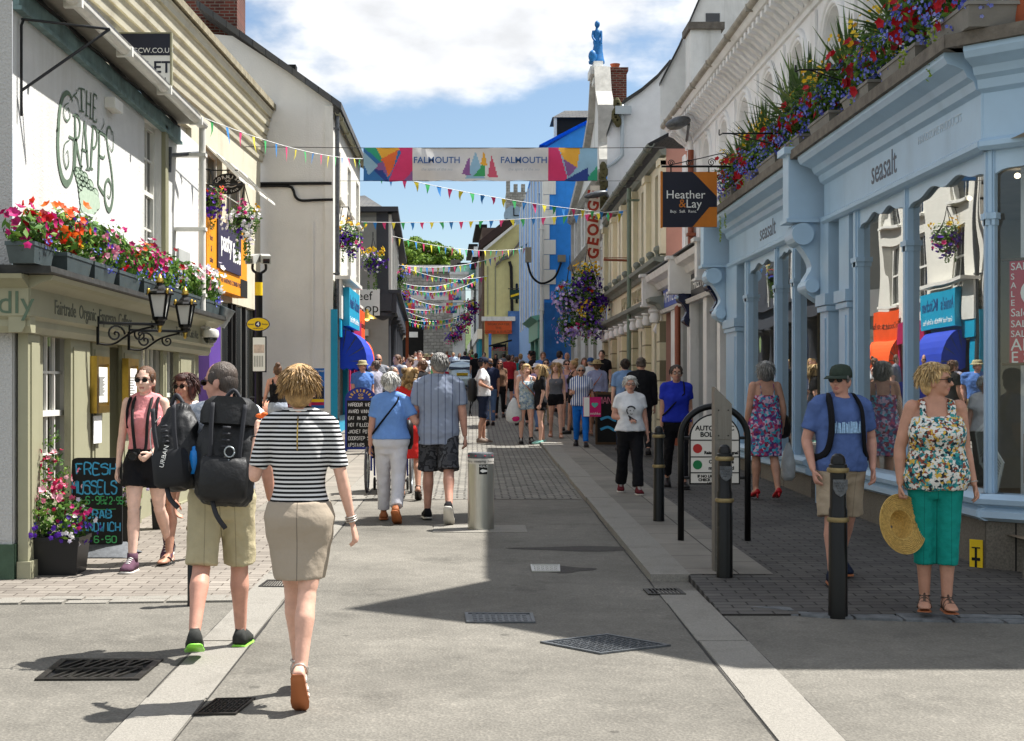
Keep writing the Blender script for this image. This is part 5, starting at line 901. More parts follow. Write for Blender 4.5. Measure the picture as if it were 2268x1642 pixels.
a=BG.rect(1563,30,1594,56);part('window',DGLASS,t,lambda m:fbox(m,BG,*a,.003,.02));a=P(1530,180,36.5);b=P(1597,66,36.5);part('chimney',WGR,t,lambda m:m.box((a.x,36.5,6),(b.x,37.4,b.z)));part('chimney_cap',STONE,t,lambda m:m.box((a.x-.08,36.4,b.z),(b.x+.08,37.5,b.z+.18)))
t=thing('vertical_sign','tall curved white sign with orange red letters spelling GEORGE upright','sign',P(1313,575,43));a=P(1297,578,42.8);b=P(1328,412,42.8);c=b.x-a.x
F5=Fac((a.x,42.8),(a.x+2,42.8),1);part('board',pm('faded_sign_board','#c9bfae',.7,var=.12),t,lambda m:fprism(m,F5,[(0,a.z),(c,a.z),(c,b.z),(c*.35,b.z),(c*.12,a.z+1.1)],0,.06))
for k,ch in enumerate('GEORGE'):text(ch,F5 .frame(c*.56,a.z+.22+k*.36,.062)@Matrix.Rotation(R(80),4,'Z'),.46,pm('sign_vermilion','#96301a',.6),t,bold=.018)
p=P(1320,431,42.4);t=thing('street_lamp','grey street lamp head on the white gabled house above the upright sign','lamp',p);part('head',IRONG,t,lambda m:m.ell(p,(.38,.22,.1),12,6,Matrix.Rotation(R(-12),3,'Y')),True);part('arm',IRONG,t,lambda m:m.tube([p+Vector((.3,0,.05)),(4.2,43.65,p.z+.1)],.05,6))
B6=Fac((2.94,58.0),(2.6,79.0),-1);B6S=Fac((2.94,58.0),(9,58.0),1);BB=pm('bright_blue_render','#2f86dc',.8,var=.1,bump=.2,bs=25,dirt='#1a5a95',ds=1.2);LBL=pm('pale_blue_front','#8db6ea',.75,var=.06)
t=thing('blue_house','bright blue house end wall with white corner blocks and pale blue front','house',(2.94,58,1.3));hz=P(0,330,58).z;sl=P(1281,284,58)
mb=MB();fwall(mb,B6S,[(0,1),(6,1),(6,hz+3.2),(sl.x-2.94,sl.z),(0,hz)],[]);mb.build('end_wall',BB,t)
hl=[rc(2+k*5,3.3+k*5,z,z+1.9)for k in range(4)for z in(5.2,8.2)]
mb=MB();fwall(mb,B6,rc(0,B6 .len,4.6,hz),hl,0,.12);fwall(mb,B6,rc(0,B6 .len,1,4.6),[]);mb.build('front_wall',LBL,t)
for h in hl:window(B6,t,h[0][0],h[1][0],h[0][1],h[2][1],o=-.08,nx=2,ny=2)
part('corner_block',WHITE,t,lambda m:[fbox(m,B6S,-.05,.22+(.26 if k%2 else 0),5.3+k*.62,5.9+k*.62,.003,.05)for k in range(10)]);part('corner_strip',WHITE,t,lambda m:(fbox(m,B6,.0,.5,4.7,hz,.003,.06),[fbox(m,B6,u,u+.22,4.7,hz,.003,.06)for u in(1.5,3.6,6.5,8.6,11.5,13.6,16.5,18.6)]))
part('mossy_pier',pm('mossy_blue_wall','#2a62a0',.9,var=.2,dirt='#4f5a33',ds=1.6),t,lambda m:fbox(m,B6S,.02,1.12,1.0,5.15,.003,.12));part('roof',BB,t,lambda m:m.hexa([B6S.pt(-.2,hz+d,o)for d in(0,.15)for o in(.1,-20)]+[B6S.pt(6,hz+3.2+d,o)for d in(.15,0)for o in(-20,.1)]))
part('cable',BLACKM,t,lambda m:m.tube(crv([P(1168,580,57.6),P(1178,612,57.6),P(1200,628,57.7),P(1228,615,57.7),P(1243,582,57.8)],6),.045,6));part('wall_box',pm('weathered_box','#8d8675',.8),t,lambda m:(m.cbox(P(1244,573,57.8),(.32,.25,.28)),m.cbox(P(1170,565,57.4),(.25,.3,.6))));downpipe(B6S,t,-.12,1.2,8.5,.1,.07)
part('green_shopfront',pm('sea_green_paint','#6fae9b',.5,var=.06),t,lambda m:(fbox(m,B6,.3,7,3.7,4.4,.003,.25),fprof(m,B6,.2,7.1,[(.25,4.4),(.55,4.6),(.003,4.7)]),[fbox(m,B6,u,u+.5,1.1,3.7,.003,.18)for u in(.4,3.2,6.4)]));part('shop_window',DGLASS,t,lambda m:fbox(m,B6,.9,6.4,1.8,3.6,.003,.05))
t2=thing('roof_dormer','black slate hung dormer pair on the blue roof','dormer',P(1230,300,60));a=P(1233,300,60);b=P(1285,262,60)
part('cheek',BLACKM,t2,lambda m:(m.box((a.x,60,hz),(b.x+.6,62,b.z)),m.box((a.x-.35,63,hz-.3),(a.x+.2,65,b.z-.75))));part('frame',WHITE,t2,lambda m:(m.box((a.x-.12,59.9,hz),(a.x,60.1,b.z)),m.box((a.x-.42,62.9,hz-.3),(a.x-.34,63.1,b.z-.75))));part('hipped_roof',SLATE,t2,lambda m:m.add([(a.x-.2,59.8,b.z),(b.x+.7,59.8,b.z),(b.x+.7,62,b.z),(a.x-.2,62,b.z),(a.x+.4,60.9,b.z+.5),(b.x+.7,60.9,b.z+.5)],[(0,1,5,4),(2,3,4,5),(3,0,4),(3,2,1,0)]))
Y7=82.0;F7=Fac((0,Y7),(4,Y7),1);YW=pm('pale_yellow_render','#cfc78e',.85,var=.07,dirt='#a59d6a',ds=.8);q=lambda x,y:(P(x,y,Y7).x,P(x,y,Y7).z)
t=thing('yellow_house','pale yellow gabled house with an orange shop sign at its foot','house',(1.5,Y7,2))
mb=MB();fwall(mb,F7,[(q(1073,0)[0],1.5),(3.4,1.5),(3.4,q(0,488)[1]),q(1139,500),q(1103,524),q(1073,556)],[]);mb.build('gable_wall',YW,t)
part('slate_roof',pm('dark_brown_slates','#3b2c28',.8,var=.2),t,lambda m:m.hexa([(x,Y7+d,z)for d in(-.4,5)for x,z in(q(1058,556),q(1140,494),q(1122,486),q(1062,535))]));part('verge',WHITE,t,lambda m:m.hexa([(x,Y7+d,z)for d in(-.5,-.42)for x,z in(q(1072,560),q(1142,501),q(1142,495),q(1070,553))]))
part('chimney',BRICK,t,lambda m:m.box((q(1112,0)[0],84,10),(q(1122,0)[0],85,q(0,478)[1])))
e=[q(1098,592),q(1112,578),q(1128,573),q(1150,543),q(1162,525)];part('lower_eave',STONE,t,lambda m:[m.hexa([(x,Y7+o,z+d)for d in(0,.2)for(x,z),o in((a,-.25),(b,-.25),(b,-.003),(a,-.003))])for a,b in zip(e,e[1:])])
part('arched_window',DGLASS,t,lambda m:[fprism(m,F7,arch(*a),.003,.05)for a in[(q(x,0)[0],q(x+5,0)[0],q(0,672)[1],q(0,628)[1])for x in(1142,1150)]]);part('downpipe',BLACKM,t,lambda m:m.tube([(q(1128,0)[0],Y7-.15,q(0,580)[1]),(q(1132,0)[0],Y7-.15,q(0,592)[1]),(q(1134,0)[0],Y7-.15,q(0,690)[1])],.09,6))
part('wall_line',OLIVED,t,lambda m:[fbox(m,F7,q(x,0)[0],q(x,0)[0]+.06,q(0,698)[1],q(0,590)[1],.003,.04)for x in(1079,1096)])
t2=thing('shop_sign','orange red fascia sign on the pale yellow house','sign',(q(1073,738)[0],Y7,4));a=q(1074,740);b=q(1133,712);part('board',pm('brick_orange_sign','#c4501f',.6),t2,lambda m:fbox(m,F7,a[0],b[0],a[1],b[1],.003,.5));part('backboard',WHITE,t2,lambda m:fbox(m,F7,a[0]-.2,b[0]+.2,b[1],b[1]+.25,.003,.55));[text(s_,F7 .frame((a[0]+b[0])/2,b[1]-.2-.22*k,.502),.2,TIMBER,t2)for k,s_ in enumerate(('BREAKWATER','THE','COFFEE & BURGER'))]
part('blue_post',pm('post_blue','#3f78c4',.5),t,lambda m:m.box((q(1082,0)[0],Y7-.5,1.9),(q(1088,0)[0],Y7-.3,a[1])));part('blue_shopfront',pm('slate_blue_paint','#3d6296',.6),t,lambda m:(fbox(m,F7,q(1125,0)[0],3.3,1.6,q(0,690)[1],.003,.3)));part('shop_window',DGLASS,t,lambda m:fbox(m,F7,q(1092,0)[0],q(1120,0)[0],2.4,4.2,.003,.1))
text('BAYSIDE',F7 .frame(q(1104,0)[0],3.9,.12),.3,MATS['poster_red'],t)
t2=thing('hanging_sign','dark green hanging board with white and yellow band high on the yellow house','sign',P(1140,765,80));a=P(1129,663,80);b=P(1156,642,80);part('board',pm('bottle_green','#123026',.5),t2,lambda m:m.box((a.x,80,a.z),(b.x,80.06,b.z)));part('stripe',YEL,t2,lambda m:m.hexa([(x,y,z)for y in(79.98,79.995)for x,z in((a.x+.05,a.z+.1),(b.x-.05,a.z+.28),(b.x-.05,a.z+.4),(a.x+.05,a.z+.22))]));part('arm',BLACK,t2,lambda m:m.tube([(a.x-.1,80,b.z+.05),(b.x+.5,80,b.z+.05)],.03,5))
p=P(1091,0,80);t2=thing('awning','thin black canopy jutting over the crowd by the blue shopfront','awning',P(1110,760,78));part('canopy',BLACKM,t2,lambda m:m.hexa([P(x,y,Y)for Y in(78,81)for x,y in((1083,769),(1134,756),(1134,752),(1083,765))]));part('arm',BLACK,t2,lambda m:m.tube([P(1120,762,81),P(1120,775,81.8)],.04,5))
F8=Fac((.55,84.0),(-.2,118.0),-1)
for k,(y0,y1,zt_,mt,lb)in enumerate(((.3,9,11.3,pm('brown_front_wall','#5f5048',.85,var=.2),'brown fronted terrace house with pale window bands past the yellow gable'),(9.3,22,10.2,pm('pale_terrace','#bfc7c9',.8),'pale grey terrace front beyond the brown one'),(22.3,34,12.4,pm('white_terrace','#d5d8d8',.8),'white terrace front with tall corner, last before the street bends'))):
 t=thing('terrace_house',lb,'house',F8 .pt(y0,2.3),group='terrace houses on the shaded side');hl=[rc(u,u+1.4,z,z+1.8)for u in(y0+1.2,y0+4.2)for z in(5.6,8.2)]
 mb=MB();fwall(mb,F8,rc(y0,y1,2,zt_),hl,0,.15);a=F8 .pt(y0,0);mb.quad((a.x,a.y,2),(a.x+5,a.y,2),(a.x+5,a.y,zt_),(a.x,a.y,zt_));mb.build('wall',mt,t)
 for h in hl:window(F8,t,h[0][0],h[1][0],h[0][1],h[2][1],o=-.1,nx=2,ny=2)
 part('fascia',WSF,t,lambda m:fbox(m,F8,y0,y1,4.6,5.2,.003,.3));part('shopfront',(TURQ,WSF,MATS['pale_yellow_render'])[k],t,lambda m:[fbox(m,F8,u,u+.5,2.2,4.6,.003,.2)for u in(y0+.3,y0+3,y0+6)]);part('eaves',BLACKM,t,lambda m:fbox(m,F8,y0,y1,zt_,zt_+.2,-.3,.4))
Y8=100.;F=Fac((-2.2,Y8),(4,Y8),1);q=lambda x,y,Y=Y8:(P(x,y,Y).x,P(x,y,Y).z)
t=thing('corner_house','white corner tower house with a teal gable wall and a stone chimney behind','house',(-1.5,Y8,2.3));u=lambda x:q(x,0)[0]+2.2
part('tower',pm('white_terrace','#d5d8d8'),t,lambda m:(m.box((q(1003,0)[0],Y8,2),(q(1030,0)[0],106,q(0,628)[1])),m.box((q(998,0)[0],99.5,q(0,620)[1]),(q(1035,0)[0],106,q(0,610)[1])),m.box((q(996,0)[0],99.3,q(0,610)[1]),(q(1038,0)[0],106.2,q(0,604)[1]))));part('teal_gable',pm('teal_render','#8fb8ae',.85),t,lambda m:m.prism([(x,101,z)for x,z in(q(1030,620),q(1000,616),q(1016,582),q(1062,582),q(1075,600),q(1075,640))],(0,6,0)));part('ridge',BLACKM,t,lambda m:m.box((q(1012,0)[0],100.8,q(0,584)[1]),(q(1064,0)[0],107,q(0,580)[1])));part('chimney',STONE,t,lambda m:m.prism([(x,104,z)for x,z in(q(994,610),q(996,564),q(1018,564),q(1024,590))],(0,1.5,0)))
part('roof',LEAD,t,lambda m:m.prism([(x,106,z)for x,z in(q(1064,590),q(1075,578),q(1105,530),q(1125,520),q(1125,600))],(0,4,0)))
YE=121.;FE=Fac((-12,YE),(4,YE),1);q=lambda x,y,Y=YE:(P(x,y,Y).x+12,P(x,y,Y).z);RUB=brickmat('grey_rubble_stone','#8f8d89','#a5a39d','#777570',.5,.28,.03,.5,axes='xz',var=.3,vs=.8,jit=.2)
t=thing('stone_hall','grey rubble stone hall with slate roof closing the far end of the street','hall',(-4,YE,2.3))
mb=MB();fwall(mb,FE,[(q(860,0)[0],2),(q(1010,0)[0],2),q(1010,601),q(860,601)],[]);mb.build('wall',RUB,t);part('roof',SLATE,t,lambda m:m.hexa([FE.pt(*q(860,603),.5),FE.pt(*q(1012,603),.5),FE.pt(*q(1012,603),.2),FE.pt(*q(860,603),.2),FE.pt(*q(870,580),-4),FE.pt(*q(1005,580),-4),FE.pt(*q(1005,578),-4.2),FE.pt(*q(870,578),-4.2)]))
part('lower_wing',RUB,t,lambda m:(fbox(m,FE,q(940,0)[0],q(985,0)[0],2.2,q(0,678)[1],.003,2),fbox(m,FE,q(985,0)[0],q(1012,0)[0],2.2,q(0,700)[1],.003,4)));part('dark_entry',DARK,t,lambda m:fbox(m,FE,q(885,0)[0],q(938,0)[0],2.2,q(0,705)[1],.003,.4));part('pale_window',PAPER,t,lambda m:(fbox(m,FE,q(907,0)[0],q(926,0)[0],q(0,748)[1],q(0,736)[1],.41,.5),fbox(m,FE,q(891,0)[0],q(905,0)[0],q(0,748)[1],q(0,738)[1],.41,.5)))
part('fan_unit',WHITE,t,lambda m:fbox(m,FE,q(935,0)[0],q(949,0)[0],q(0,727)[1],q(0,711)[1],2.01,2.4));part('fan',BLACKM,t,lambda m:m.loft([[FE.pt(q(942,0)[0]+.22*math.cos(a),q(0,719)[1]+.22*math.sin(a),o)for a in[k*.45 for k in range(14)]]for o in(2.38,2.43)]))
t=thing('balustrade','low stone balustrade under greenery at the far end of the street','balustrade',(-5,YE-3,2.3));part('rail',STONE,t,lambda m:(m.box((-6.2,YE-3,3.45),(-2.9,YE-2.7,3.65)),m.box((-6.2,YE-3,2.3),(-2.9,YE-2.7,2.6))));part('baluster',WSF,t,lambda m:[m.lathe((-6+k*.3,YE-2.85,2.6),[(.06,0),(.09,.25),(.05,.6),(.07,.84)],8)for k in range(11)])
YT=140.;a=P(1121,600,YT);b=P(1158,408,YT);t=thing('church_tower','dark stone church tower with pale clock face and stepped battlements','tower',(a.x,YT,3));part('wall',RUB,t,lambda m:m.box((a.x,YT,3),(b.x+2,YT+4,b.z-.8)));part('battlement',RUB,t,lambda m:[m.box((a.x+k*.75,YT,b.z-.8),(a.x+.4+k*.75,YT+.5,b.z+(.6 if k==0 else 0)))for k in range(5)]);c=P(1138,478,YT-.1)
FT=Fac((c.x,YT),(c.x+4,YT),1);part('clock_face',pm('clock_blue_grey','#8fa3b5',.6),t,lambda m:fprism(m,FT,[(1.0*math.cos(k*.26),c.z+1.0*math.sin(k*.26))for k in range(24)],.003,.12));part('clock_hand',BLACKM,t,lambda m:(fbox(m,FT,-.05,.05,c.z,c.z+.8,.13,.18),fbox(m,FT,0,.5,c.z-.05,c.z+.05,.13,.18)))
# leaves and flowers
LEAFM=palette('leaf_greens',['#3f6124','#5a7d2e','#2f4d1e','#6d8c38','#48702a']);LEAFD=palette('tree_greens',['#64822c','#7d9a38','#4f6a26','#8fa844','#5a7630'])
def rball(c,r,shell=.55):
 while True:
  p=Vector((random.uniform(-1,1),random.uniform(-1,1),random.uniform(-1,1)))
  if shell<p.length<1:return Vector((c[0]+p.x*r[0],c[1]+p.y*r[1],c[2]+p.z*r[2])),p
def leaf(mb,p,n,s):
 n=(n+Vector((random.uniform(-.6,.6),random.uniform(-.6,.6),random.uniform(-.6,.6)))).normalized();a=n.orthogonal().normalized();a=Matrix.Rotation(random.uniform(0,6.28),3,n)@a;b=n.cross(a)*.5;dn=n*-.25
 mb.add([p-a*s*.5,p+(b*.5+dn*.4)*s,p+(a*.55+dn*.3)*s,p+(-b*.5+dn*.4)*s],[(0,1,2),(0,2,3)])
def leaves(mb,blobs,n,s,shell=.5):
 vol=[b[1][0]*b[1][1]*b[1][2]for b in blobs]
 for k in range(n):
  b=random.choices(blobs,vol)[0];p,d=rball(b[0],b[1],shell);leaf(mb,p,d,s*random.uniform(.6,1.3))
def flower(mb,p,n,s,k=5):
 n=n.normalized();a=n.orthogonal().normalized();b=n.cross(a);r0=random.uniform(0,6);vs=[p-n*s*.12]
 for i in range(k*2):t=r0+math.pi*i/k;r=s*(.5 if i%2 else.36);vs.append(p+(a*math.cos(t)+b*math.sin(t))*r+n*s*(.1 if i%2 else.04))
 mb.add(vs,[(0,1+i,1+(i+1)%(2*k))for i in range(2*k)])
def flowers(mb,blobs,n,s,bias=(0,-.5,.2),shell=.85,k=5):
 vol=[b[1][0]*b[1][1]*b[1][2]for b in blobs];bias=Vector(bias);p=None
 for _ in range(n):
  if p is not None and random.random()<.72:flower(mb,p+Vector((random.uniform(-1,1),random.uniform(-1,1),random.uniform(-1,1)))*s*1.5,d+bias*.5+Vector((random.uniform(-.4,.4),random.uniform(-.4,.4),random.uniform(-.3,.3))),s*random.uniform(.7,1.2),k);continue
  b=random.choices(blobs,vol)[0]
  for _t in range(4):
   p,d=rball(b[0],(b[1][0]*1.04,b[1][1]*1.04,b[1][2]*1.04),shell)
   if d.dot(bias)>-.2:break
  flower(mb,p,d+bias*.5+Vector((random.uniform(-.4,.4),random.uniform(-.4,.4),random.uniform(-.3,.3))),s*random.uniform(.7,1.2),k)
def stuffpart(mb,name,mat,root):o=mb.build(name,mat,root);o['kind']='stuff';return o
def tree(lb,c,r,n,s,hz):
 t=thing('tree',lb,'tree',(c[0],c[1],hz),group='trees on the hill');mb=MB();random.seed(int(c[0]*10)+99)
 top=c[2]-r[2]*.3;mb.tube(crv([(c[0],c[1],hz),(c[0]+.2,c[1],(hz+top)/2),(c[0],c[1],top+r[2]*.6)],5),[.5-.022*k for k in range(11)],8)
 for k in range(6):a=k*1.05;mb.tube([(c[0],c[1],top-.5),(c[0]+math.cos(a)*r[0]*.6,c[1]+math.sin(a)*r[1]*.6,c[2]+r[2]*random.uniform(-.1,.5))],[.22,.06],6)
 mb.build('trunk',TIMBER,t);blobs=[]
 for k in range(34):
  p,d=rball(c,(r[0]*.82,r[1]*.82,r[2]*.8),.45);q=random.uniform(.2,.34)*min(r);blobs.append((p,(q*1.2,q*1.2,q)))
 mb=MB();leaves(mb,blobs,n,s,.6);stuffpart(mb,'crown',LEAFD,t)
for lb,x,y0,w,Y,n in(('rounded dark green tree filling the gap above the stone hall',931,522,62,158,6000),('lower bushy tree at the charcoal eaves side of the hill',893,548,34,150,2500),('bushy tree behind the stone chimney on the hill',985,540,40,153,2500)):
 top=P(x,y0,Y);r=w*Y/FX;hh=r*.85;tree(lb,(top.x,Y,top.z-hh),(r,r,hh),n,.55,10)
 # planters and hanging baskets
PAL={'red':['#a50f1c','#b81a28','#7d0c18'],'orange':['#e0511a','#ea6a22','#cf2f1c'],'magenta':['#b01c62','#c9307c','#8f1450'],'pink':['#e07fa0','#efb3c4','#d4557f'],'white':['#eceaf0','#f2f0ee','#d9d2e6'],'purple':['#4d2290','#5f2fa8','#3c1a78'],'blue':['#5a63c8','#7d88de','#4a52b4','#9aa5ea'],'yellow':['#e0b81c','#eccb3a','#d29a14'],'lilac':['#b7a3d6','#cfc3e6','#8d78bd'],'lime':['#8ca53a','#9fb548','#7a9430']}
def pal(k):return palette('petals_'+k,PAL[k],.55,.3)
TROUGH=pm('grey_zinc_trough','#4f5a5c',.5,.4,var=.2,vs=6);BLKP=pm('black_plastic_pot','#17181a',.4,var=.15)
def planter(label,c,w,d,h,pot,cols,hgt,ax=(0,1,0),nl=420,ls=.07,group=None,trail=None,bias=(0,-.5,.2),potname='trough'):
 c=Vector(c);ax=Vector(ax);ay=Vector((ax.y,-ax.x,0));t=thing('flower_planter',label,'planter',c,group=group)
 if pot:
  mb=MB();mb.loft([[c+ax*(sx*w/2*k)+ay*(sy*d/2*k)+Vector((0,0,z))for sx,sy in((-1,-1),(1,-1),(1,1),(-1,1))]for k,z in((.84,0),(.98,h-.03),(1.03,h-.03),(1.03,h),(.9,h),(.88,h-.04))]);mb.build(potname,pot,t)
 n=max(2,int(w/.28));top=c+Vector((0,0,h+hgt*.38));blobs=[]
 for k in range(n):
  p=top+ax*((k+.5)/n-.5)*w*1.05+Vector((0,0,random.uniform(-.12,.12)*hgt));blobs.append((p,(w/n*.75,max(d*.75,w/n*.7)if abs(ax.x)>.5 else w/n*.8,hgt*.55)))
 if abs(ax.y)>.5:blobs=[(b[0],(d*.75,w/n*.8,hgt*.55))for b in blobs]
 mb=MB();leaves(mb,blobs,nl,ls);stuffpart(mb,'foliage',LEAFM,t)
 for col,nf,s,lo,hi,zl,zh in cols:
  sub=[(b[0]+Vector((0,0,b[1][2]*(zl+zh)/2))+ay*0,(b[1][0]*1.05,b[1][1]*1.05,b[1][2]*(zh-zl)/2))for k,b in enumerate(blobs)if lo<=(k+.5)/n<=hi]
  if sub:mb=MB();flowers(mb,sub,nf,s,bias,.8);stuffpart(mb,col+'_blossom',pal(col),t)
 if trail:
  mb=MB()
  for q,ln in trail:
   for k in range(int(ln/.022)):leaf(mb,c+ax*((q-.5)*w+random.uniform(-.05,.05))+ay*(d*.55)*trail_side+Vector((0,0,h-k*.022)),Vector((0,-1,.2)),.045)
  stuffpart(mb,'trailing_shoots',pal('lime'),t)
 return t
trail_side=1;random.seed(31)
zc=2.53
spec=[(-.25,.5,'dark grey trough with magenta and red petunias at the camera end of the pub ledge',[('magenta',26,.085,0,1,-.4,1),('red',20,.085,0,1,0,1),('blue',20,.03,0,1,-1,0)],.34),(.72,.75,'zinc trough of orange red nasturtiums with round leaves beside the tall bucket',[('orange',44,.085,0,1,-.3,1),('red',20,.08,0,1,-.6,.6),('yellow',6,.05,0,1,-1,0),('purple',10,.05,.5,1,0,1)],.42),(1.55,.75,'zinc trough of white and purple petunias below the alehouse lettering',[('pink',22,.07,0,1,-.5,.8),('white',22,.06,.3,1,0,1),('purple',24,.055,0,1,-.5,.8),('red',12,.07,0,.6,-.5,.5),('blue',40,.03,0,1,-1,-.1)],.44),(2.45,.85,'zinc trough of mixed pink and red flowers left of the nearer lantern',[('magenta',26,.07,0,1,-.5,.8),('pink',24,.065,0,1,-.3,1),('red',18,.07,0,1,-.4,.7),('blue',60,.03,0,1,-1,0),('white',10,.06,0,1,0,1)],.42),(3.45,.9,'zinc trough of crimson petunias and blue lobelia behind the nearer lantern',[('magenta',40,.075,0,1,-.3,1),('orange',12,.06,0,1,0,1),('blue',80,.03,0,1,-1,.2),('white',8,.06,0,1,0,1)],.42),(4.55,.95,'zinc trough of blue lobelia and green leaves between the two lanterns',[('blue',90,.03,0,1,-1,.5),('red',18,.07,0,1,0,1),('white',16,.06,0,1,-.2,1)],.4),(5.65,1.0,'zinc trough of red and white flowers behind the farther lantern',[('red',22,.07,0,1,-.2,1),('white',24,.07,0,1,-.2,1),('pink',20,.07,0,1,-.4,.8)],.42),(6.75,.95,'zinc trough of white and pink petunias at the drainpipe end of the ledge',[('white',60,.08,.2,1,-.3,1),('magenta',22,.07,0,.7,-.5,.6),('orange',10,.06,0,.8,0,1),('blue',50,.03,0,1,-1,-.2)],.46)]
for u,w,lb,cols,hg in spec:
 planter(lb,LP.pt(u,zc,.22),w,.22,.16,TROUGH,cols,hg,nl=int(620*w),ls=.08,group='flower planters on the pub ledge',bias=(.5,-.6,.3))
for p,r,h,lb in((P(70,612,11.1),.13,.30,'tall shiny zinc bucket standing between the flower troughs'),(P(484,722,18.3),.12,.26,'small zinc bucket tipped over the drainpipe end of the flower ledge')):
 t=thing('zinc_bucket',lb,'bucket',p);M=Matrix.Translation(p)@Matrix.Rotation(R(0 if r>.125 else 24),4,'Y')@Matrix.Translation(-p)
 mb=MB();mb.lathe(p,[(r*.72,0),(r*.98,h*.93),(r*1.04,h*.93),(r*1.04,h),(r*.95,h),(r*.9,h*.85)],22);mb.xf(M).build('pail',GREYM,t,smooth=True,sharp=40);mb=MB();mb.lathe(p,[(r*.93,h*.78),(r*.965,h*.78),(r*.97,h*.81),(r*.93,h*.81)],22);mb.xf(M).build('band',GREYM,t)
trail_side=-1;random.seed(8)
for k,(u,w,lb,tr)in enumerate(((-.02,1.2,'stone trough of yellow daisies, blue lobelia and red begonias at the canted corner',((.75,.35),(.9,.45))),(1.35,1.25,'grey trough of blue lobelia and red petunias over the shop lettering',((.2,.3),(.3,.2))),(2.75,1.2,'grey trough with red begonias beside a terracotta pot on the blue shop',((.5,.2),)),(4.2,1.2,'grey trough of yellow and red flowers above the big blue scroll bracket',()),(5.6,1.2,'grey trough with dark red petunias just past the big blue scroll bracket',((.3,.25),)),(7.0,1.3,'grey trough of blue and crimson flowers over the further shop name',()),(8.5,1.3,'grey trough of yellow, blue and crimson flowers next to last on the blue ledge',((.4,.3),)),(10.0,1.4,'end trough of blue and crimson flowers beside the hanging orange sign',((.3,.6),(.7,.75))))):
 w+=random.uniform(-.3,-.12);cols=[('yellow',50,.06,0,1,.45,1.05),('blue',460,.036,0,1,-1.1,.45),('red',40,.11,(.1,.5,.2,.5,0,.3,.4,.5)[k],(.5,1,.9,1,.6,.8,1,1)[k],-.7,.6)]
 planter(lb,RF.pt(u,4.40,.12),w,.42,.18,pm('grey_stone_trough','#7f7d78',.85,var=.15,bump=.2),cols,(.85,.8,.72,.6,.66,.6,.66,.62)[k],ax=(0,1,0),nl=900,ls=.075,group='flower planters on the blue shop ledge',trail=tr,bias=(-.5,-.7,.2))
TC=pm('terracotta','#9c5236')
def spiky(label,c,n,ln,pot=False,group='spiky plants on the blue shop ledge'):
 c=Vector(c);t=thing('spiky_plant',label,'plant',c,group=group);mb=MB()
 for k in range(n):
  a=random.uniform(0,6.28);el=R(random.uniform(15,88));l=ln*random.uniform(.7,1.1);d=Vector((math.cos(a)*math.cos(el),math.sin(a)*math.cos(el),math.sin(el)));s=d.cross(Vector((0,0,1))).normalized()*.023;dr=.32*l*math.cos(el)**2
  pts=[c+d*l*f-Vector((0,0,dr*f*f))for f in(0,.35,.7,1)]
  for f in range(3):w0,w1=(1.2,1.3,.8,.1)[f],(1.2,1.3,.8,.1)[f+1];mb.add([pts[f]-s*w0,pts[f]+s*w0,pts[f+1]+s*w1,pts[f+1]-s*w1],[(0,1,2,3)])
 mb.build('blades',palette('blade_greens',['#4d6636','#5d7a45','#3f5730','#77894e'],.5),t)
 if pot:part('pot',TC,t,lambda m:m.lathe(c-Vector((0,0,.42)),[(.13,0),(.19,.3),(.22,.3),(.22,.4),(.17,.4),(.16,.36)],20),True,40)
 return t
random.seed(17)
for x,y,Y,ln,lb in((2002,60,13.2,.55,'spiky green plant rising behind the yellow daisies near the corner'),(1880,175,15.2,.55,'spiky green plant beside the orange brown card on the wall'),(1805,225,17.0,.62,'tallest spiky green plant above the big blue scroll bracket'),(1770,270,17.8,.65,'wide fan of spiky leaves left of the big scroll bracket plants'),(1695,355,19.8,.55,'spiky green plant over the further shop name'),(1645,400,21.2,.45,'small spiky plant close to the hanging orange sign')):
 spiky(lb,(4.1,Y,4.85),90,ln*1.5)
spiky('spiky plant with drooping blades in a terracotta pot on the corner ledge',RC.pt(.42,4.83,.15),60,.7,True);p=RC.pt(.42,4.4,.15);t=thing('flower_planter','row of dark red flowers round the terracotta pot on the corner ledge','planter',p);mb=MB();bl=[(RC.pt(.2,4.6,.12),(.14,.14,.16)),(RC.pt(.68,4.62,.16),(.14,.14,.2))];leaves(mb,bl,160,.06);stuffpart(mb,'foliage',LEAFM,t);mb=MB();flowers(mb,bl,26,.09);stuffpart(mb,'red_blossom',pal('red'),t)
mb=MB();c=P(1916,112,14.6);mb.cbox(c,(.03,.18,.3),Matrix.Rotation(R(8),3,'X'));tag(mb.build('wall_card',pm('ochre_card','#b98d3c',.8,var=.1)),'ochre card sign standing among the ledge flowers','sign')
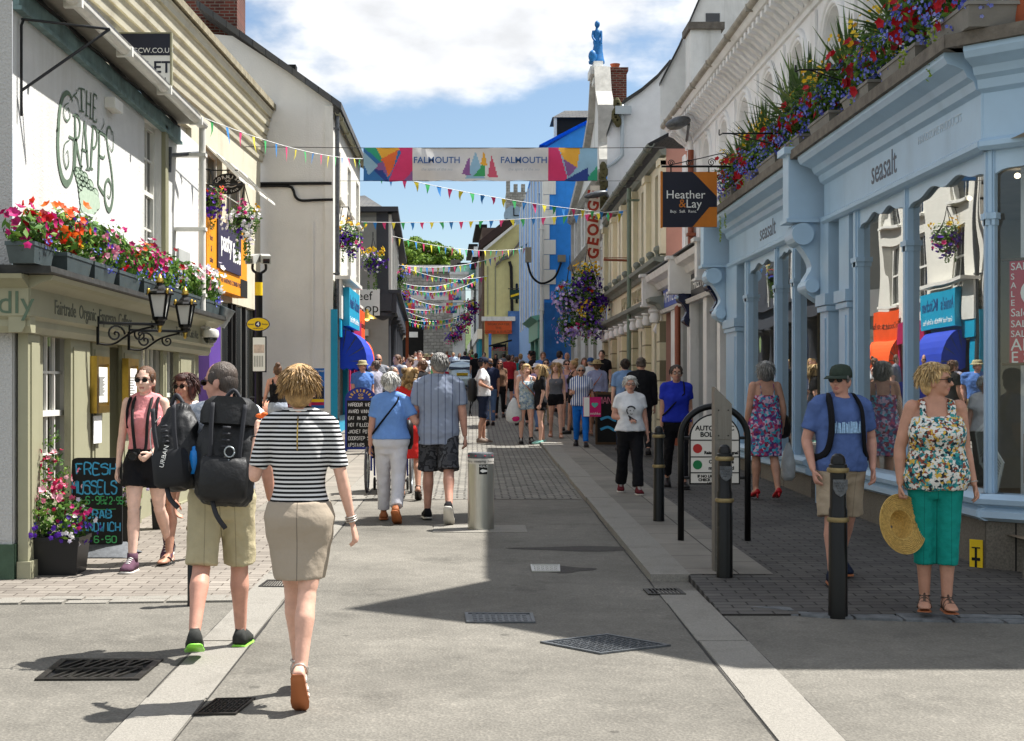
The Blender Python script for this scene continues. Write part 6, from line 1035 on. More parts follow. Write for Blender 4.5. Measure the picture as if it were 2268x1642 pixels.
def basket(label,c,r,cols,group,wall=None,nl=360,trail=.5,ls=None):
 c=Vector(c);nl=int(nl*1.7);t=thing('flower_basket',label,'flower basket',c,group=group);ls=ls or r*.2
 bl=[(c+Vector((0,0,-.05*r)),(r,r,r*.95)),(c+Vector((.25*r,-.2*r,-.55*r)),(r*.6,r*.6,r*.75)),(c+Vector((-.3*r,0,-.4*r)),(r*.6,r*.6,r*.7))]
 mb=MB();leaves(mb,bl,nl,ls)
 for k in range(int(nl*.2*trail)):leaf(mb,c+Vector((random.choice((-.35,.1,.3))*r+random.uniform(-.08,.08)*r,-.3*r,-r*random.uniform(.9,1.2+trail))),Vector((0,-1,0)),ls*.8)
 stuffpart(mb,'foliage',LEAFM,t)
 for col,n,s,zl,zh in cols:n=int(n*(1.9 if c.y>38 else 1.3));s*=1.08;mb=MB();flowers(mb,[(c+Vector((0,0,r*((zl+zh)/2-.1))),(r*1.05,r*1.05,r*(zh-zl)/2))]+([bl[1]]if zl<-.4 else[]),n,s,(-.1,-.6,.1),.75);stuffpart(mb,col+'_blossom',pal(col),t)
 part('basket',BLACKM,t,lambda m:m.lathe(c,[(r*.1,-r*.6),(r*.45,-r*.35),(r*.55,0),(r*.5,0)],14))
 top=c+Vector((0,0,r*1.9));part('hanger',BLACK,t,lambda m:([m.tube([c+Vector((r*.5*math.cos(a),r*.5*math.sin(a),0)),top],.008,4)for a in(0,2.1,4.2)],m.tube([top,Vector(wall)+Vector((0,0,top.z))]if wall else[top,top+Vector((0,0,.15))],.014,5),m.tube([top*.3+(Vector(wall)+Vector((0,0,top.z)))*.7,Vector(wall)+Vector((0,0,top.z-.35))],.01,4)if wall else None))
GB='hanging baskets along the street'
basket('tall purple and pink hanging basket beside the white drainpipe',P(466,440,25.5),.28,[('purple',60,.07,-1.4,.5),('magenta',20,.07,-.4,.6),('orange',8,.06,.2,1),('yellow',4,.05,.5,1)],GB,(-5.1,25.5,0),260,.8)
basket('big hanging basket of white petunias under the pasty shop windows',P(541,485,24.2),.31,[('white',70,.075,-1,.8),('magenta',8,.08,.2,1),('yellow',6,.05,.4,1),('purple',8,.06,-1,0)],GB,(-5.0,24.2,0),420,1.2)
basket('purple and yellow hanging basket on the corner of the cream gable',P(772,522,33.6),.36,[('purple',70,.085,-1.1,.4),('yellow',26,.08,.4,1.05),('magenta',10,.08,-1.2,-.3)],GB,(-3.2,33.6,0),420,.6)
basket('white and purple hanging basket in front of the charcoal shop',P(826,575,41.6),.35,[('purple',34,.09,-.6,.5),('white',30,.08,-1,.5),('yellow',26,.08,.5,1.1)],GB,None,320,1.4)
basket('shaded blue hanging basket at the end of the charcoal columns',P(880,612,52),.42,[('blue',40,.08,-.3,.7),('yellow',8,.08,.5,1),('magenta',6,.1,-.5,.5)],GB,None,260,.8);basket('dark purple hanging basket farthest along the charcoal columns',P(888,652,58),.42,[('purple',30,.1,-.8,.5),('white',12,.08,-.8,.5)],GB,None,220,.4)
for x,y,r,lb,cols in((1262,650,.52,'lilac petunia basket nearest the blue wall in the dark cluster',[('lilac',90,.1,-1.2,.7),('purple',20,.1,-.5,.5),('red',4,.1,.2,.9)]),(1300,612,.44,'purple and yellow topped basket, highest of the dark cluster',[('purple',50,.1,-1,.4),('yellow',30,.09,.3,1.1),('lilac',20,.09,-1,0)]),(1312,660,.44,'deep violet basket beside the white house in the dark cluster',[('purple',90,.1,-1,.6),('orange',4,.1,0,.6)]),(1262,716,.42,'lower lilac basket trailing by the blue wall',[('lilac',50,.1,-1.2,.5),('magenta',10,.1,-1,0)]),(1308,706,.46,'lower basket with yellow top and pale pink trails by the white house',[('yellow',34,.09,.3,1.1),('lilac',40,.1,-1,.2),('purple',26,.1,-.5,.6),('magenta',12,.1,-1,-.2)])):
 basket(lb,P(x,y,42),r,cols,'dark flower cluster by the white house',None,420,.5)
for k,(x,y)in enumerate(((1045,678),(1032,702),(1018,722),(1004,742),(1056,668))):basket(('far purple basket on the brown terrace front','far wine red basket below the brown window bands','far dark basket above the teal shop front','lowest and farthest dark flower basket by the teal shop','far basket with yellow top nearest the yellow house')[k],P(x,y,88+4*k),.5,[('purple',30,.14,-1,.6),('magenta',22,.14,-1,.6),('yellow',12 if k==4 else 2,.12,.4,1)],GB,None,160,.4,.12)
def pot(label,x,ybase,xw,ytop,cols,hgt,nl,extra=None):
 c=G(x,ybase);Y=c.y;w=xw*Y/FX;h=(ybase-ytop)*Y/FX;t=planter(label,c,w,w*.9,h,BLKP,cols,hgt,ax=(1,0,0),nl=nl,ls=.055,group='black plastic pots by the pub wall',bias=(.2,-.8,.1),potname='pot')
 if extra:
  bl=[(c+Vector((dx,0,h+z)),(rr,rr,rz))for dx,z,rr,rz in extra];mb=MB();leaves(mb,bl,320,.04);stuffpart(mb,'climbing_stems',LEAFM,t);mb=MB();flowers(mb,bl,90,.05);stuffpart(mb,'fuchsia_blossom',palette('petals_fuchsia',['#c2274e','#e07a98','#b01c50','#e9b7c0']),t)
 return t
random.seed(77)
pot('large black pot with tall fuchsia, pink and purple trailing flowers at the pub corner',134,1270,108,1186,[('purple',60,.045,0,1,-1,.4),('pink',30,.06,0,.7,.2,1.2),('white',40,.04,.4,1,-1,.8),('blue',30,.03,0,1,-1,0),('magenta',20,.05,.5,1,-.2,.8)],.36,650,((-.08,.3,.17,.16),(-.05,.5,.14,.17),(-.06,.7,.09,.16),(-.06,.85,.05,.1)))
pot('black pot of lilac and white flowers beside the chalkboard',288,1200,40,1122,[('lilac',60,.04,0,1,-.8,1),('white',20,.04,0,1,-.4,1),('red',8,.05,0,.5,.2,1)],.3,300);pot('black pot of mixed bright flowers against the far end of the pub',358,1172,40,1105,[('lilac',30,.04,0,1,-.8,1),('magenta',14,.05,0,1,0,1),('yellow',6,.04,0,1,0,1)],.3,300);pot('black pot of pale fuchsia half hidden behind the girl in pink',236,1150,40,1080,[('pink',40,.045,0,1,-.8,1),('red',14,.045,0,1,-.8,1)],.5,420,((0,.35,.13,.16),))
# banners and bunting
def banner(label,x0,y0,x1,y1,Y,res,full):
 a=P(x0,y1,Y);b=P(x1,y0,Y);w=b.x-a.x;h=b.z-a.z;nx,ny=res;t=thing('street_banner',label,'banner',a,group='banners across the street')
 wav=lambda u,v:.03*math.sin(u*14+v*2)*math.sin(u*5+1)+.025*math.sin(u*33+v*4)*(.3+abs(u-.5))+.02*math.sin(v*5+u*9)
 C_={k:pm('banner_'+k,v,.65,var=.06,vs=4)for k,v in(('white','#d7d5d2'),('blue','#2f6ea8'),('sky','#8fb6cc'),('deep','#263f86'),('green','#2f9a76'),('yellow','#e3a738'),('orange','#e06a33'),('pink','#d2386c'),('rose','#c8546a'),('violet','#8a5a92'),('leaf','#3a9a5c'))};K=list(C_)
 def inside(p,poly):
  c=False
  for i in range(len(poly)):
   (x1_,y1_),(x2_,y2_)=poly[i],poly[i-1]
   if(y1_>p[1])!=(y2_>p[1])and p[0]<(x2_-x1_)*(p[1]-y1_)/(y2_-y1_)+x1_:c=not c
  return c
 Lp=[('blue',[(0,0),(1,0),(1,1),(0,1)]),('green',[(.02,1),(.26,1),(.45,.62),(.36,.55)]),('yellow',[(.26,1),(.8,1),(.42,.56)]),('orange',[(.36,.66),(.72,.95),(.62,.4),(.5,.12)]),('pink',[(.72,1),(1,1),(1,0),(.52,0),(.62,.4),(.78,.85)]),('violet',[(.16,.4),(.4,.6),(.5,.2),(.3,.3)]),('deep',[(.18,.38),(.4,.32),(.52,0),(.44,0)]),('violet',[(.82,0),(1,0),(1,.3)]),('sky',[(.0,.9),(.3,.45),(.1,.2),(0,.5)])]
 Rp=[('sky',[(0,0),(1,0),(1,1),(0,1)]),('pink',[(0,1),(.2,1),(.4,0),(0,0)]),('yellow',[(.2,1),(.65,1),(.58,.4),(.3,.66)]),('violet',[(.3,.66),(.58,.4),(.4,.1)]),('deep',[(.3,0),(.8,.4),(.84,0)]),('green',[(.8,.1),(1,.45),(1,0),(.8,0)])]
 Mp=[('sky',[(.435,.06),(.48,.9),(.52,.06)]),('leaf',[(.472,.15),(.5,.4),(.515,.86),(.522,.15)]),('yellow',[(.5,.5),(.515,.92),(.53,.45)]),('rose',[(.53,.12),(.548,.8),(.575,.1)]),('violet',[(.42,.2),(.452,.75),(.458,.15)])]
 vs=[(a.x+w*i/nx,Y+wav(i/nx,j/ny),a.z+h*j/ny+.012*math.sin(i/nx*40)*(1 if j in(0,)else 0))for j in range(ny+1)for i in range(nx+1)];mb=MB();mb.add(vs,[]);mb.v=[Vector(p)for p in vs]
 for j in range(ny):
  for i in range(nx):
   u,v=(i+.5)/nx,(j+.5)/ny;k='white';E=.208
   for nm,pl in((Lp if u<E else Rp if u>1-E else Mp)):
    q=(u/E,v)if u<E else((u-1+E)/E,v)if u>1-E else(u,v)
    if(full or nm!='leaf')and inside(q,pl):k=nm
   mb.f.append((j*(nx+1)+i,j*(nx+1)+i+1,(j+1)*(nx+1)+i+1,(j+1)*(nx+1)+i));mb.m.append(K.index(k))
 mb.build('cloth',[C_[k]for k in K],t,smooth=True);F=Fac((a.x,Y),(b.x,Y),1)
 for u in(.314,.685):
  text('FALMOUTH',F.frame(w*u,a.z+h*.6,.1),h*.27,pm('banner_ink','#3a5f93',.6),t,ext=.001,bold=.003)
  if full:text('the spirit of the sea',F.frame(w*u,a.z+h*.33,.1),h*.12,pm('banner_faint','#aab2b8',.6),t,ext=.001,shear=.25)
 part('wire',BLACKM,t,lambda m:(m.tube([(a.x-(2.9 if full else 1),Y,b.z+.03),(a.x,Y,b.z),(b.x,Y,b.z-.0),(b.x+(1.45 if full else 1),Y,b.z+.01)],.008 if full else.015,4),m.tube([(a.x-.5,Y,a.z),(a.x,Y,a.z),(b.x,Y,a.z),(b.x+.9,Y,a.z)],.005,4)))
banner('wide white FALMOUTH banner with coloured triangles hung across the street',805,328,1323,401,30,(200,30),True)
banner('farther pale FALMOUTH banner over the crowd, upper of the two small ones',880,643,1022,665,84,(64,8),False);banner('farther pale FALMOUTH banner over the crowd, lower of the two small ones',895,671,1012,694,92,(64,8),False)
FC=[pm('flag_'+k,v,.7,var=.05)for k,v in(('green','#3fae62'),('blue','#2f7fc4'),('pink','#dc3f78'),('yellow','#e5d63c'))];STR=pm('bunting_tape','#dcdcda',.8)
def bunting(label,a,b,n,sag,s=.24):
 a=Vector(a);b=Vector(b);t=thing('bunting',label,'bunting',a,group='bunting strings');f=lambda q:a+(b-a)*q-Vector((0,0,4*sag*q*(1-q)))
 part('tape',STR,t,lambda m:m.tube([f(k/24)for k in range(25)],max(.006,a.y*.0002),4));d=(b-a).normalized()
 for k in range(n):
  p=f((k+.5)/n);w=s*.62;e=d*w/2;tw=random.uniform(-.5,.5);dn=Vector((random.uniform(-.35,.35)*.5,random.uniform(-.3,.5),-1)).normalized()*s*random.uniform(.8,1.05);m2=p+dn*.55+d*tw*.06+Vector((0,random.uniform(-.04,.04),0));mb=MB();mb.add([p-e,p+e,m2-e*.45,m2+e*.45,p+dn],[(0,1,3,2),(2,3,4)]);mb.build('flag',FC[k%4],t,smooth=True)
random.seed(15)
bunting('bunting from the pub gutter to the end of the big banner',P(452,262,17.05),P(803,352,29.8),17,.12);bunting('bunting sloping down from behind the big banner to the cream gutter',P(830,382,31),P(1382,474,36.2),24,.12)
bunting('straight pale bunting line low under the banner, level across the street',P(800,492,41.5),P(1388,466,37),26,.12);bunting('bunting from the charcoal roof to the pale blue front',P(818,508,43),P(1178,548,58),24,.35,.3);bunting('rising bunting over the stone roof to the yellow house',P(872,586,54),P(1170,538,66),26,.5,.34)
for k,(x0,y0,x1,y1,Y)in enumerate(((880,585,1080,612,70),(893,628,1050,606,74),(905,640,1055,622,78),(905,658,1050,668,82),(890,682,1050,662,86),(900,690,1030,700,90),(905,706,1030,692,94),(905,712,1020,708,98))):bunting(('far bunting falling to the brown terrace, highest of the distant strings','far bunting rising over the stone hall wall','far bunting just above the upper small banner','far bunting across the foot of the upper small banner','far bunting over the lower small banner','far bunting below the lower small banner','far bunting rising above the white tower foot','farthest and lowest bunting string')[k],P(x0,y0,Y),P(x1,y1,Y+3),20,.4,.33)
# bollards, posts, sign, car
DULLG=pm('dull_gold_band','#8a7a55',.45,.5,var=.25,vs=12)
def bollard(label,x,yb,ytop,lift,r,crest=False,top=True):
 c=G(x,yb,lift);h=(yb-ytop)*c.y/FX;t=thing('bollard',label,'bollard',c,group='black cast bollards');k=h/1.22
 part('shaft',BLACK,t,lambda m:m.lathe(c,[(r*1.02,-.1),(r*1.02,.02),(r,.03),(r*.97,h*.64),(r*.86,h*.66),(r*.84,h*.885)],24),True,30)
 part('gold_band',DULLG,t,lambda m:[m.lathe(c,[(r*.9,z-.018),(r*1.12,z-.015),(r*1.2,z),(r*1.12,z+.015),(r*.88,z+.018)],24)for z in(h*.58,h*.895)],True,50)
 part('cap',BLACK,t,lambda m:m.lathe(c,[(r*.98,h*.905),(r*.95,h*.93),(r*.8,h*.935),(r*.78,h*.96),(r*.62,h*.985),(r*.3,h),(.01,h)],24),True,30)
 if crest:
  part('crest',IRONG,t,lambda m:(m.prism([c+Vector((dx,-r*.87,h*.79+dz))for dx,dz in((-.048,.05),(.048,.05),(.048,-.01),(.03,-.045),(0,-.065),(-.03,-.045),(-.048,-.01))],(0,-.012,0)),[m.ell(c+Vector((dx,-r*.87-.013,h*.79+dz)),(.006,.004,.006),6,4)for dx,dz in[(i*.018+(.009 if j%2 else 0),.03-j*.018)for j in range(4)for i in range(-2+j//2,3-j//2-j%2)]]))
bollard('nearest black bollard with gold rings, before the man in the cap',1856,1352,1005,.05,.063,True);bollard('black bollard with shield standing against the tall steel pillar',1605,1278,985,.05,.062,True);bollard('smaller looking black bollard beyond the hooped sign, near the woman in white',1459,1155,944,.05,.058);bollard('black bollard on the sunny corner half hidden by the man with rucksacks',431,1341,1150,.0,.05)
c=G(1065,1172);h=(1172-1003)*c.y/FX;t=thing('steel_post','thick brushed steel automatic post standing in the middle of the road','bollard',c);r=29*c.y/FX
part('cylinder',STEEL,t,lambda m:m.lathe(c,[(r,-.1),(r,h*.86)],40),True,30);part('pale_band',pm('reflective_band','#c9c4bc',.5,.2,var=.1,vs=20),t,lambda m:m.lathe(c,[(r*1.004,h*.86),(r*1.004,h*.93)],40),True,30);part('head',IRONG,t,lambda m:m.lathe(c,[(r,h*.93),(r,h*.985),(r*.95,h),(.01,h)],40),True,30);part('red_light',RED,t,lambda m:[m.ell(c+Vector((r*math.sin(a),-r*math.cos(a),h*.965)),(.012,.006,.006),8,5)for a in(-1.1,-.4,.3,1.0)])
zz=c.z+h*.79;part('label',BLACKM,t,lambda m:m.loft([[c+Vector((r*1.006*math.sin(a),-r*1.006*math.cos(a),z-c.z))for a in[R(-8+6*k)for k in range(7)]]for z in(zz-.05,zz+.05)],False,False));text('HEALD',Matrix(((1,0,0,c.x+r*.18),(0,0,-1,c.y-r*1.03),(0,1,0,zz+.03),(0,0,0,1))),.03,PAPER,t,ext=.001);part('arrow',PAPER,t,lambda m:ribbon(m,Matrix(((1,0,0,c.x+r*.18),(0,0,-1,c.y-r*1.02),(0,1,0,zz-.015),(0,0,0,1))),[(-.035,0),(-.01,0),(.04,0)],[.0,.035,.012]));text('No  stopping  here',Matrix(((1,0,0,c.x),(0,0,-1,c.y-r*1.012),(0,1,0,c.z+h*.895),(0,0,0,1))),.035,BLACKM,t,ext=.001)
c=G(1600,1272,.05);Y=c.y+.1;a=P(1583,1272,Y);b=P(1621,857,Y);PILL=pm('dull_steel','#77736b',.5,.6,var=.12,vs=6,stretch=(14,14,1));t=thing('steel_pillar','tall flat brushed steel pillar with sloping top behind a black bollard','post',(a.x,Y,a.z));zs_=P(0,895,Y).z
part('shaft',PILL,t,lambda m:m.prism([(a.x,Y,a.z-.1),(b.x,Y,a.z-.1),(b.x,Y,zs_),(a.x,Y,b.z)],(0,.14,0)));part('hatch',PILL,t,lambda m:m.box((a.x+.02,Y-.006,zs_-.28),(b.x-.02,Y-.0005,zs_-.02)));part('screw',IRON,t,lambda m:[m.ell((x,Y-.008,z),(.006,.004,.006),6,4)for x in(a.x+.03,b.x-.03)for z in(zs_-.25,zs_-.05)])
cb_=G(1580,1198,.05);Y=cb_.y;a=P(1508,1200,Y);b=P(1656,1190,Y);ztop=P(0,900,Y).z;t=thing('hooped_sign','black hooped frame with white AUTOMATIC BOLLARD instructions, red and green discs','sign',(a.x,Y,a.z));rr=(b.x-a.x)/2;cx=(a.x+b.x)/2;zc=ztop-rr*.95
part('hoop',BLACK,t,lambda m:m.tube([(a.x,Y,a.z-.1),(a.x,Y,zc-.1)]+[(cx-rr*math.cos(q),Y,zc+rr*.95*math.sin(q))for q in[math.pi*k/20 for k in range(21)]]+[(b.x,Y,zc-.1),(b.x,Y,a.z-.1)],.03,12,up=(0,1,0)),True)
zb=P(0,1073,Y).z;r2=rr-.075;F=Fac((cx-1,Y-.02),(cx+1,Y-.02),1);pan=lambda i:[(1-r2+i,zb+i),(1+r2-i,zb+i)]+[(1+(r2-i)*math.cos(q),zc+(r2-i)*.95*math.sin(q))for q in[math.pi*k/20 for k in range(21)]]
part('panel_edge',BLACK,t,lambda m:fprism(m,F,pan(0),-.03,.004));part('panel',pm('sign_white_sheet','#cfcac0',.4,var=.04),t,lambda m:fprism(m,F,pan(.014),.005,.009));part('bracket',BLACK,t,lambda m:[m.tube([(cx+s_*(rr-.01),Y,z),(cx+s_*(r2-.01),Y,z)],.014,6)for s_ in(-1,1)for z in(zc,zb+.06)]);zl=[P(0,y,Y).z for y in(975,1012,1047)]
part('rule',BLACK,t,lambda m:[fbox(m,F,1-r2+.01,1+r2-.01,z-.005,z+.005,.0095,.012)for z in zl]);dot=lambda z:[(1-r2*.68+.043*math.cos(q),z+.043*math.sin(q))for q in[k*.3 for k in range(21)]]
part('red_disc',pm('disc_red','#a3231f',.4),t,lambda m:fprism(m,F,dot((zl[0]+zl[1])/2),.0095,.012));part('green_disc',pm('disc_green','#0e6b3a',.4),t,lambda m:fprism(m,F,dot((zl[1]+zl[2])/2),.0095,.012))
for s_,z,sz,dx in(('AUTOMATIC',P(0,948,Y).z,.062,0),('BOLLARD',P(0,962,Y).z,.062,0),('STOP',P(0,988,Y).z,.06,.06),('Raised during signal',P(0,1002,Y).z,.04,.06),('ONE vehicle',P(0,1022,Y).z,.045,.06),('may proceed',P(0,1036,Y).z,.045,.06),('IF NO LIGHTS SHOW',P(0,1054,Y).z,.034,.0),('CHECK BOLLARD IS',P(0,1062,Y).z,.034,0),('LOWERED',P(0,1070,Y).z,.03,0)):text(s_,F.frame(1+dx,z-.004,.010),sz,BLACKM,t,ext=.001,bold=.002)
def car():
 Y=66.;x0=P(990,0,Y).x;cx=x0+.72;z=g(Y);t=thing('parked_car','silver hatchback seen from behind among the distant crowd','car',(cx,Y,z));SIL=pm('silver_car_paint','#9fb0b8',.25,.6,spec=.6,coat=.6);TYR=pm('tyre_rubber','#141414',.8)
 sec=[(0,.35,.78,.62),(.05,.8,.82,.6),(.2,1.0,.83,.6),(.35,1.25,.74,.6),(.75,1.46,.62,.6),(2.2,1.47,.6,.6),(2.9,1.05,.78,.6),(3.9,.85,.75,.6)]
 mb=MB();rings=[]
 for y,h,w,_ in sec:rings.append([(cx+sx*w*k,Y+y,z+.25+(h-.25)*q)for sx,k,q in((-1,.92,0),(-1,1.05,.35),(-1,1.0,.7),(-1,.8,.98),(0,.4,1.02),(1,.8,.98),(1,1.0,.7),(1,1.05,.35),(1,.92,0))])
 mb.loft(rings);mb.build('body',SIL,t,smooth=True,sharp=40)
 part('rear_window',DGLASS,t,lambda m:m.hexa([(cx+sx*w,Y+y+d,z+h)for d in(-.03,-.01)for sx,w,y,h in((-1,.66,.2,1.03),(1,.66,.2,1.03),(1,.54,.62,1.40),(-1,.54,.62,1.40))]));part('number_plate',YEL,t,lambda m:m.box((cx-.27,Y-.035,z+.72),(cx+.27,Y-.012,z+.84)));part('bumper',SIL,t,lambda m:m.box((cx-.8,Y-.1,z+.32),(cx+.8,Y+.05,z+.55)));text('WK52 KCV',Fac((cx,Y),(cx+1,Y),1).frame(0,z+.78,.037),.1,BLACKM,t)
 for s_ in(-1,1):part('tail_light',RED,t,lambda m:m.box((cx+s_*.72-.09,Y-.03,z+.68),(cx+s_*.72+.09,Y+.05,z+.9)));[part('wheel',TYR,t,lambda m:m.loft([[(cx+s_*(.62+d),Y+yy+.31*math.cos(q),z+.31+.31*math.sin(q))for q in[k*.35 for k in range(18)]]for d in(0,.18)]))for yy in(.7,3.1)]
 part('wiper',BLACK,t,lambda m:m.tube([(cx,Y-.0,z+1.02),(cx+.3,Y+.1,z+1.12)],.012,4));part('underside',BLACKM,t,lambda m:m.box((cx-.7,Y+.06,z+.2),(cx+.7,Y+3.8,z+.4)))
car()
# people
POST={}
def cloth(key,col,rough=.85,var=.1):return pm('cloth_'+key,col,rough,var=var,vs=7,bump=.9,bs=11,spec=.2)
def nodes_mat(key,fn,rough=.85):
 if key in MATS:return MATS[key]
 m=bpy.data.materials.new(key);m.use_nodes=True;t=m.node_tree;b=t.nodes['Principled BSDF'];MATS[key]=m;b.inputs['Roughness'].default_value=rough;b.inputs['Specular IOR Level'].default_value=.2
 tc=N(t,'ShaderNodeTexCoord');s=N(t,'ShaderNodeSeparateXYZ');L(t,tc.outputs['Object'],s.inputs[0]);L(t,fn(t,tc.outputs['Object'],s),b.inputs['Base Color'])
 nb=N(t,'ShaderNodeTexNoise',i_Scale=22.0,i_Detail=3.0);L(t,tc.outputs['Object'],nb.inputs['Vector']);bu=N(t,'ShaderNodeBump',i_Strength=.25,i_Distance=.02);L(t,nb.outputs['Fac'],bu.inputs['Height']);L(t,bu.outputs[0],b.inputs['Normal']);return m
def stripes(key,c1,c2,per,frac=.5,axis='Z',c0=0):
 def f(t,v,s):
  a=N(t,'ShaderNodeMath',operation='FRACT');q=N(t,'ShaderNodeMath',operation='MULTIPLY_ADD',i_1=1/per,i_2=50.0+c0);L(t,s.outputs[axis],q.inputs[0]);L(t,q.outputs[0],a.inputs[0]);g_=N(t,'ShaderNodeMath',operation='GREATER_THAN',i_1=frac);L(t,a.outputs[0],g_.inputs[0])
  m=N(t,'ShaderNodeMix',data_type='RGBA');m.inputs['A'].default_value=lin(c1);m.inputs['B'].default_value=lin(c2);L(t,g_.outputs[0],m.inputs['Factor']);return m.outputs['Result']
 return nodes_mat(key,f)
def blotch(key,cols,scale,noise=False):
 def f(t,v,s):
  if noise:n=N(t,'ShaderNodeTexNoise',i_Scale=scale,i_Detail=2.0);L(t,v,n.inputs['Vector']);o=N(t,'ShaderNodeMapRange',i_1=.32,i_2=.68);L(t,n.outputs['Fac'],o.inputs[0]);o=o.outputs[0]
  else:
   nz_=N(t,'ShaderNodeTexNoise',i_Scale=scale*.8);L(t,v,nz_.inputs['Vector']);sc=N(t,'ShaderNodeVectorMath',operation='SCALE',i_Scale=.05);L(t,nz_.outputs['Color'],sc.inputs[0]);ad_=N(t,'ShaderNodeVectorMath',operation='ADD');L(t,v,ad_.inputs[0]);L(t,sc.outputs[0],ad_.inputs[1])
   n=N(t,'ShaderNodeTexVoronoi',i_Scale=scale);L(t,ad_.outputs[0],n.inputs['Vector']);sx=N(t,'ShaderNodeSeparateColor');L(t,n.outputs['Color'],sx.inputs[0]);o=sx.outputs[0]
  r=N(t,'ShaderNodeValToRGB');r.color_ramp.interpolation='CONSTANT';e=r.color_ramp.elements
  while len(e)<len(cols):e.new(.5)
  for i,c in enumerate(cols):e[i].position=i/len(cols);e[i].color=lin(c)
  L(t,o,r.inputs[0]);return r.outputs[0]
 return nodes_mat(key,f)
SKINS={k:pm('skin_'+k,c,.5,var=.15,vs=13,spec=.4,bump=.04,bs=70,sss=.03)for k,c in(('fair','#d3a691'),('pale','#deb7a4'),('tan','#b5866f'),('ruddy','#c6937f'))}
LIP=pm('lip','#b0746a',.45);NAILW=PAPER
HAIRS={k:pm('hair_'+k,c,.5,var=.42,vs=9,spec=.45,stretch=(6,6,.8),bump=.5,bs=30)for k,c in(('blond','#9c7c50'),('dark','#2a1d16'),('auburn','#3f1d16'),('brown','#5a3d28'),('grey','#8b8884'),('white','#c9c6c0'),('fairblond','#b99c6c'),('black','#141214'),('greybrown','#4f443c'))}
LENS=pm('dark_lens','#0a0809',.3,spec=.25);FRAMEM=pm('glasses_frame','#1a1413',.35)
MT=[(.79,.115,.095,-.005),(.83,.158,.112,-.012),(.90,.170,.122,-.012),(.98,.155,.11,-.004),(1.06,.148,.105,.0),(1.15,.160,.108,.0),(1.24,.178,.115,-.004),(1.31,.182,.112,-.008),(1.37,.165,.09,-.012),(1.42,.11,.07,-.014),(1.46,.062,.06,-.01)]
FT_=[(.79,.12,.10,-.01),(.83,.165,.12,-.02),(.90,.180,.125,-.016),(.98,.155,.105,-.004),(1.05,.130,.092,.0),(1.12,.135,.095,.004),(1.20,.150,.12,.014),(1.25,.155,.125,.018),(1.31,.155,.1,.0),(1.37,.140,.08,-.012),(1.42,.095,.062,-.014),(1.46,.054,.054,-.01)]
HW={'fist':1.0}
class Pose:pass
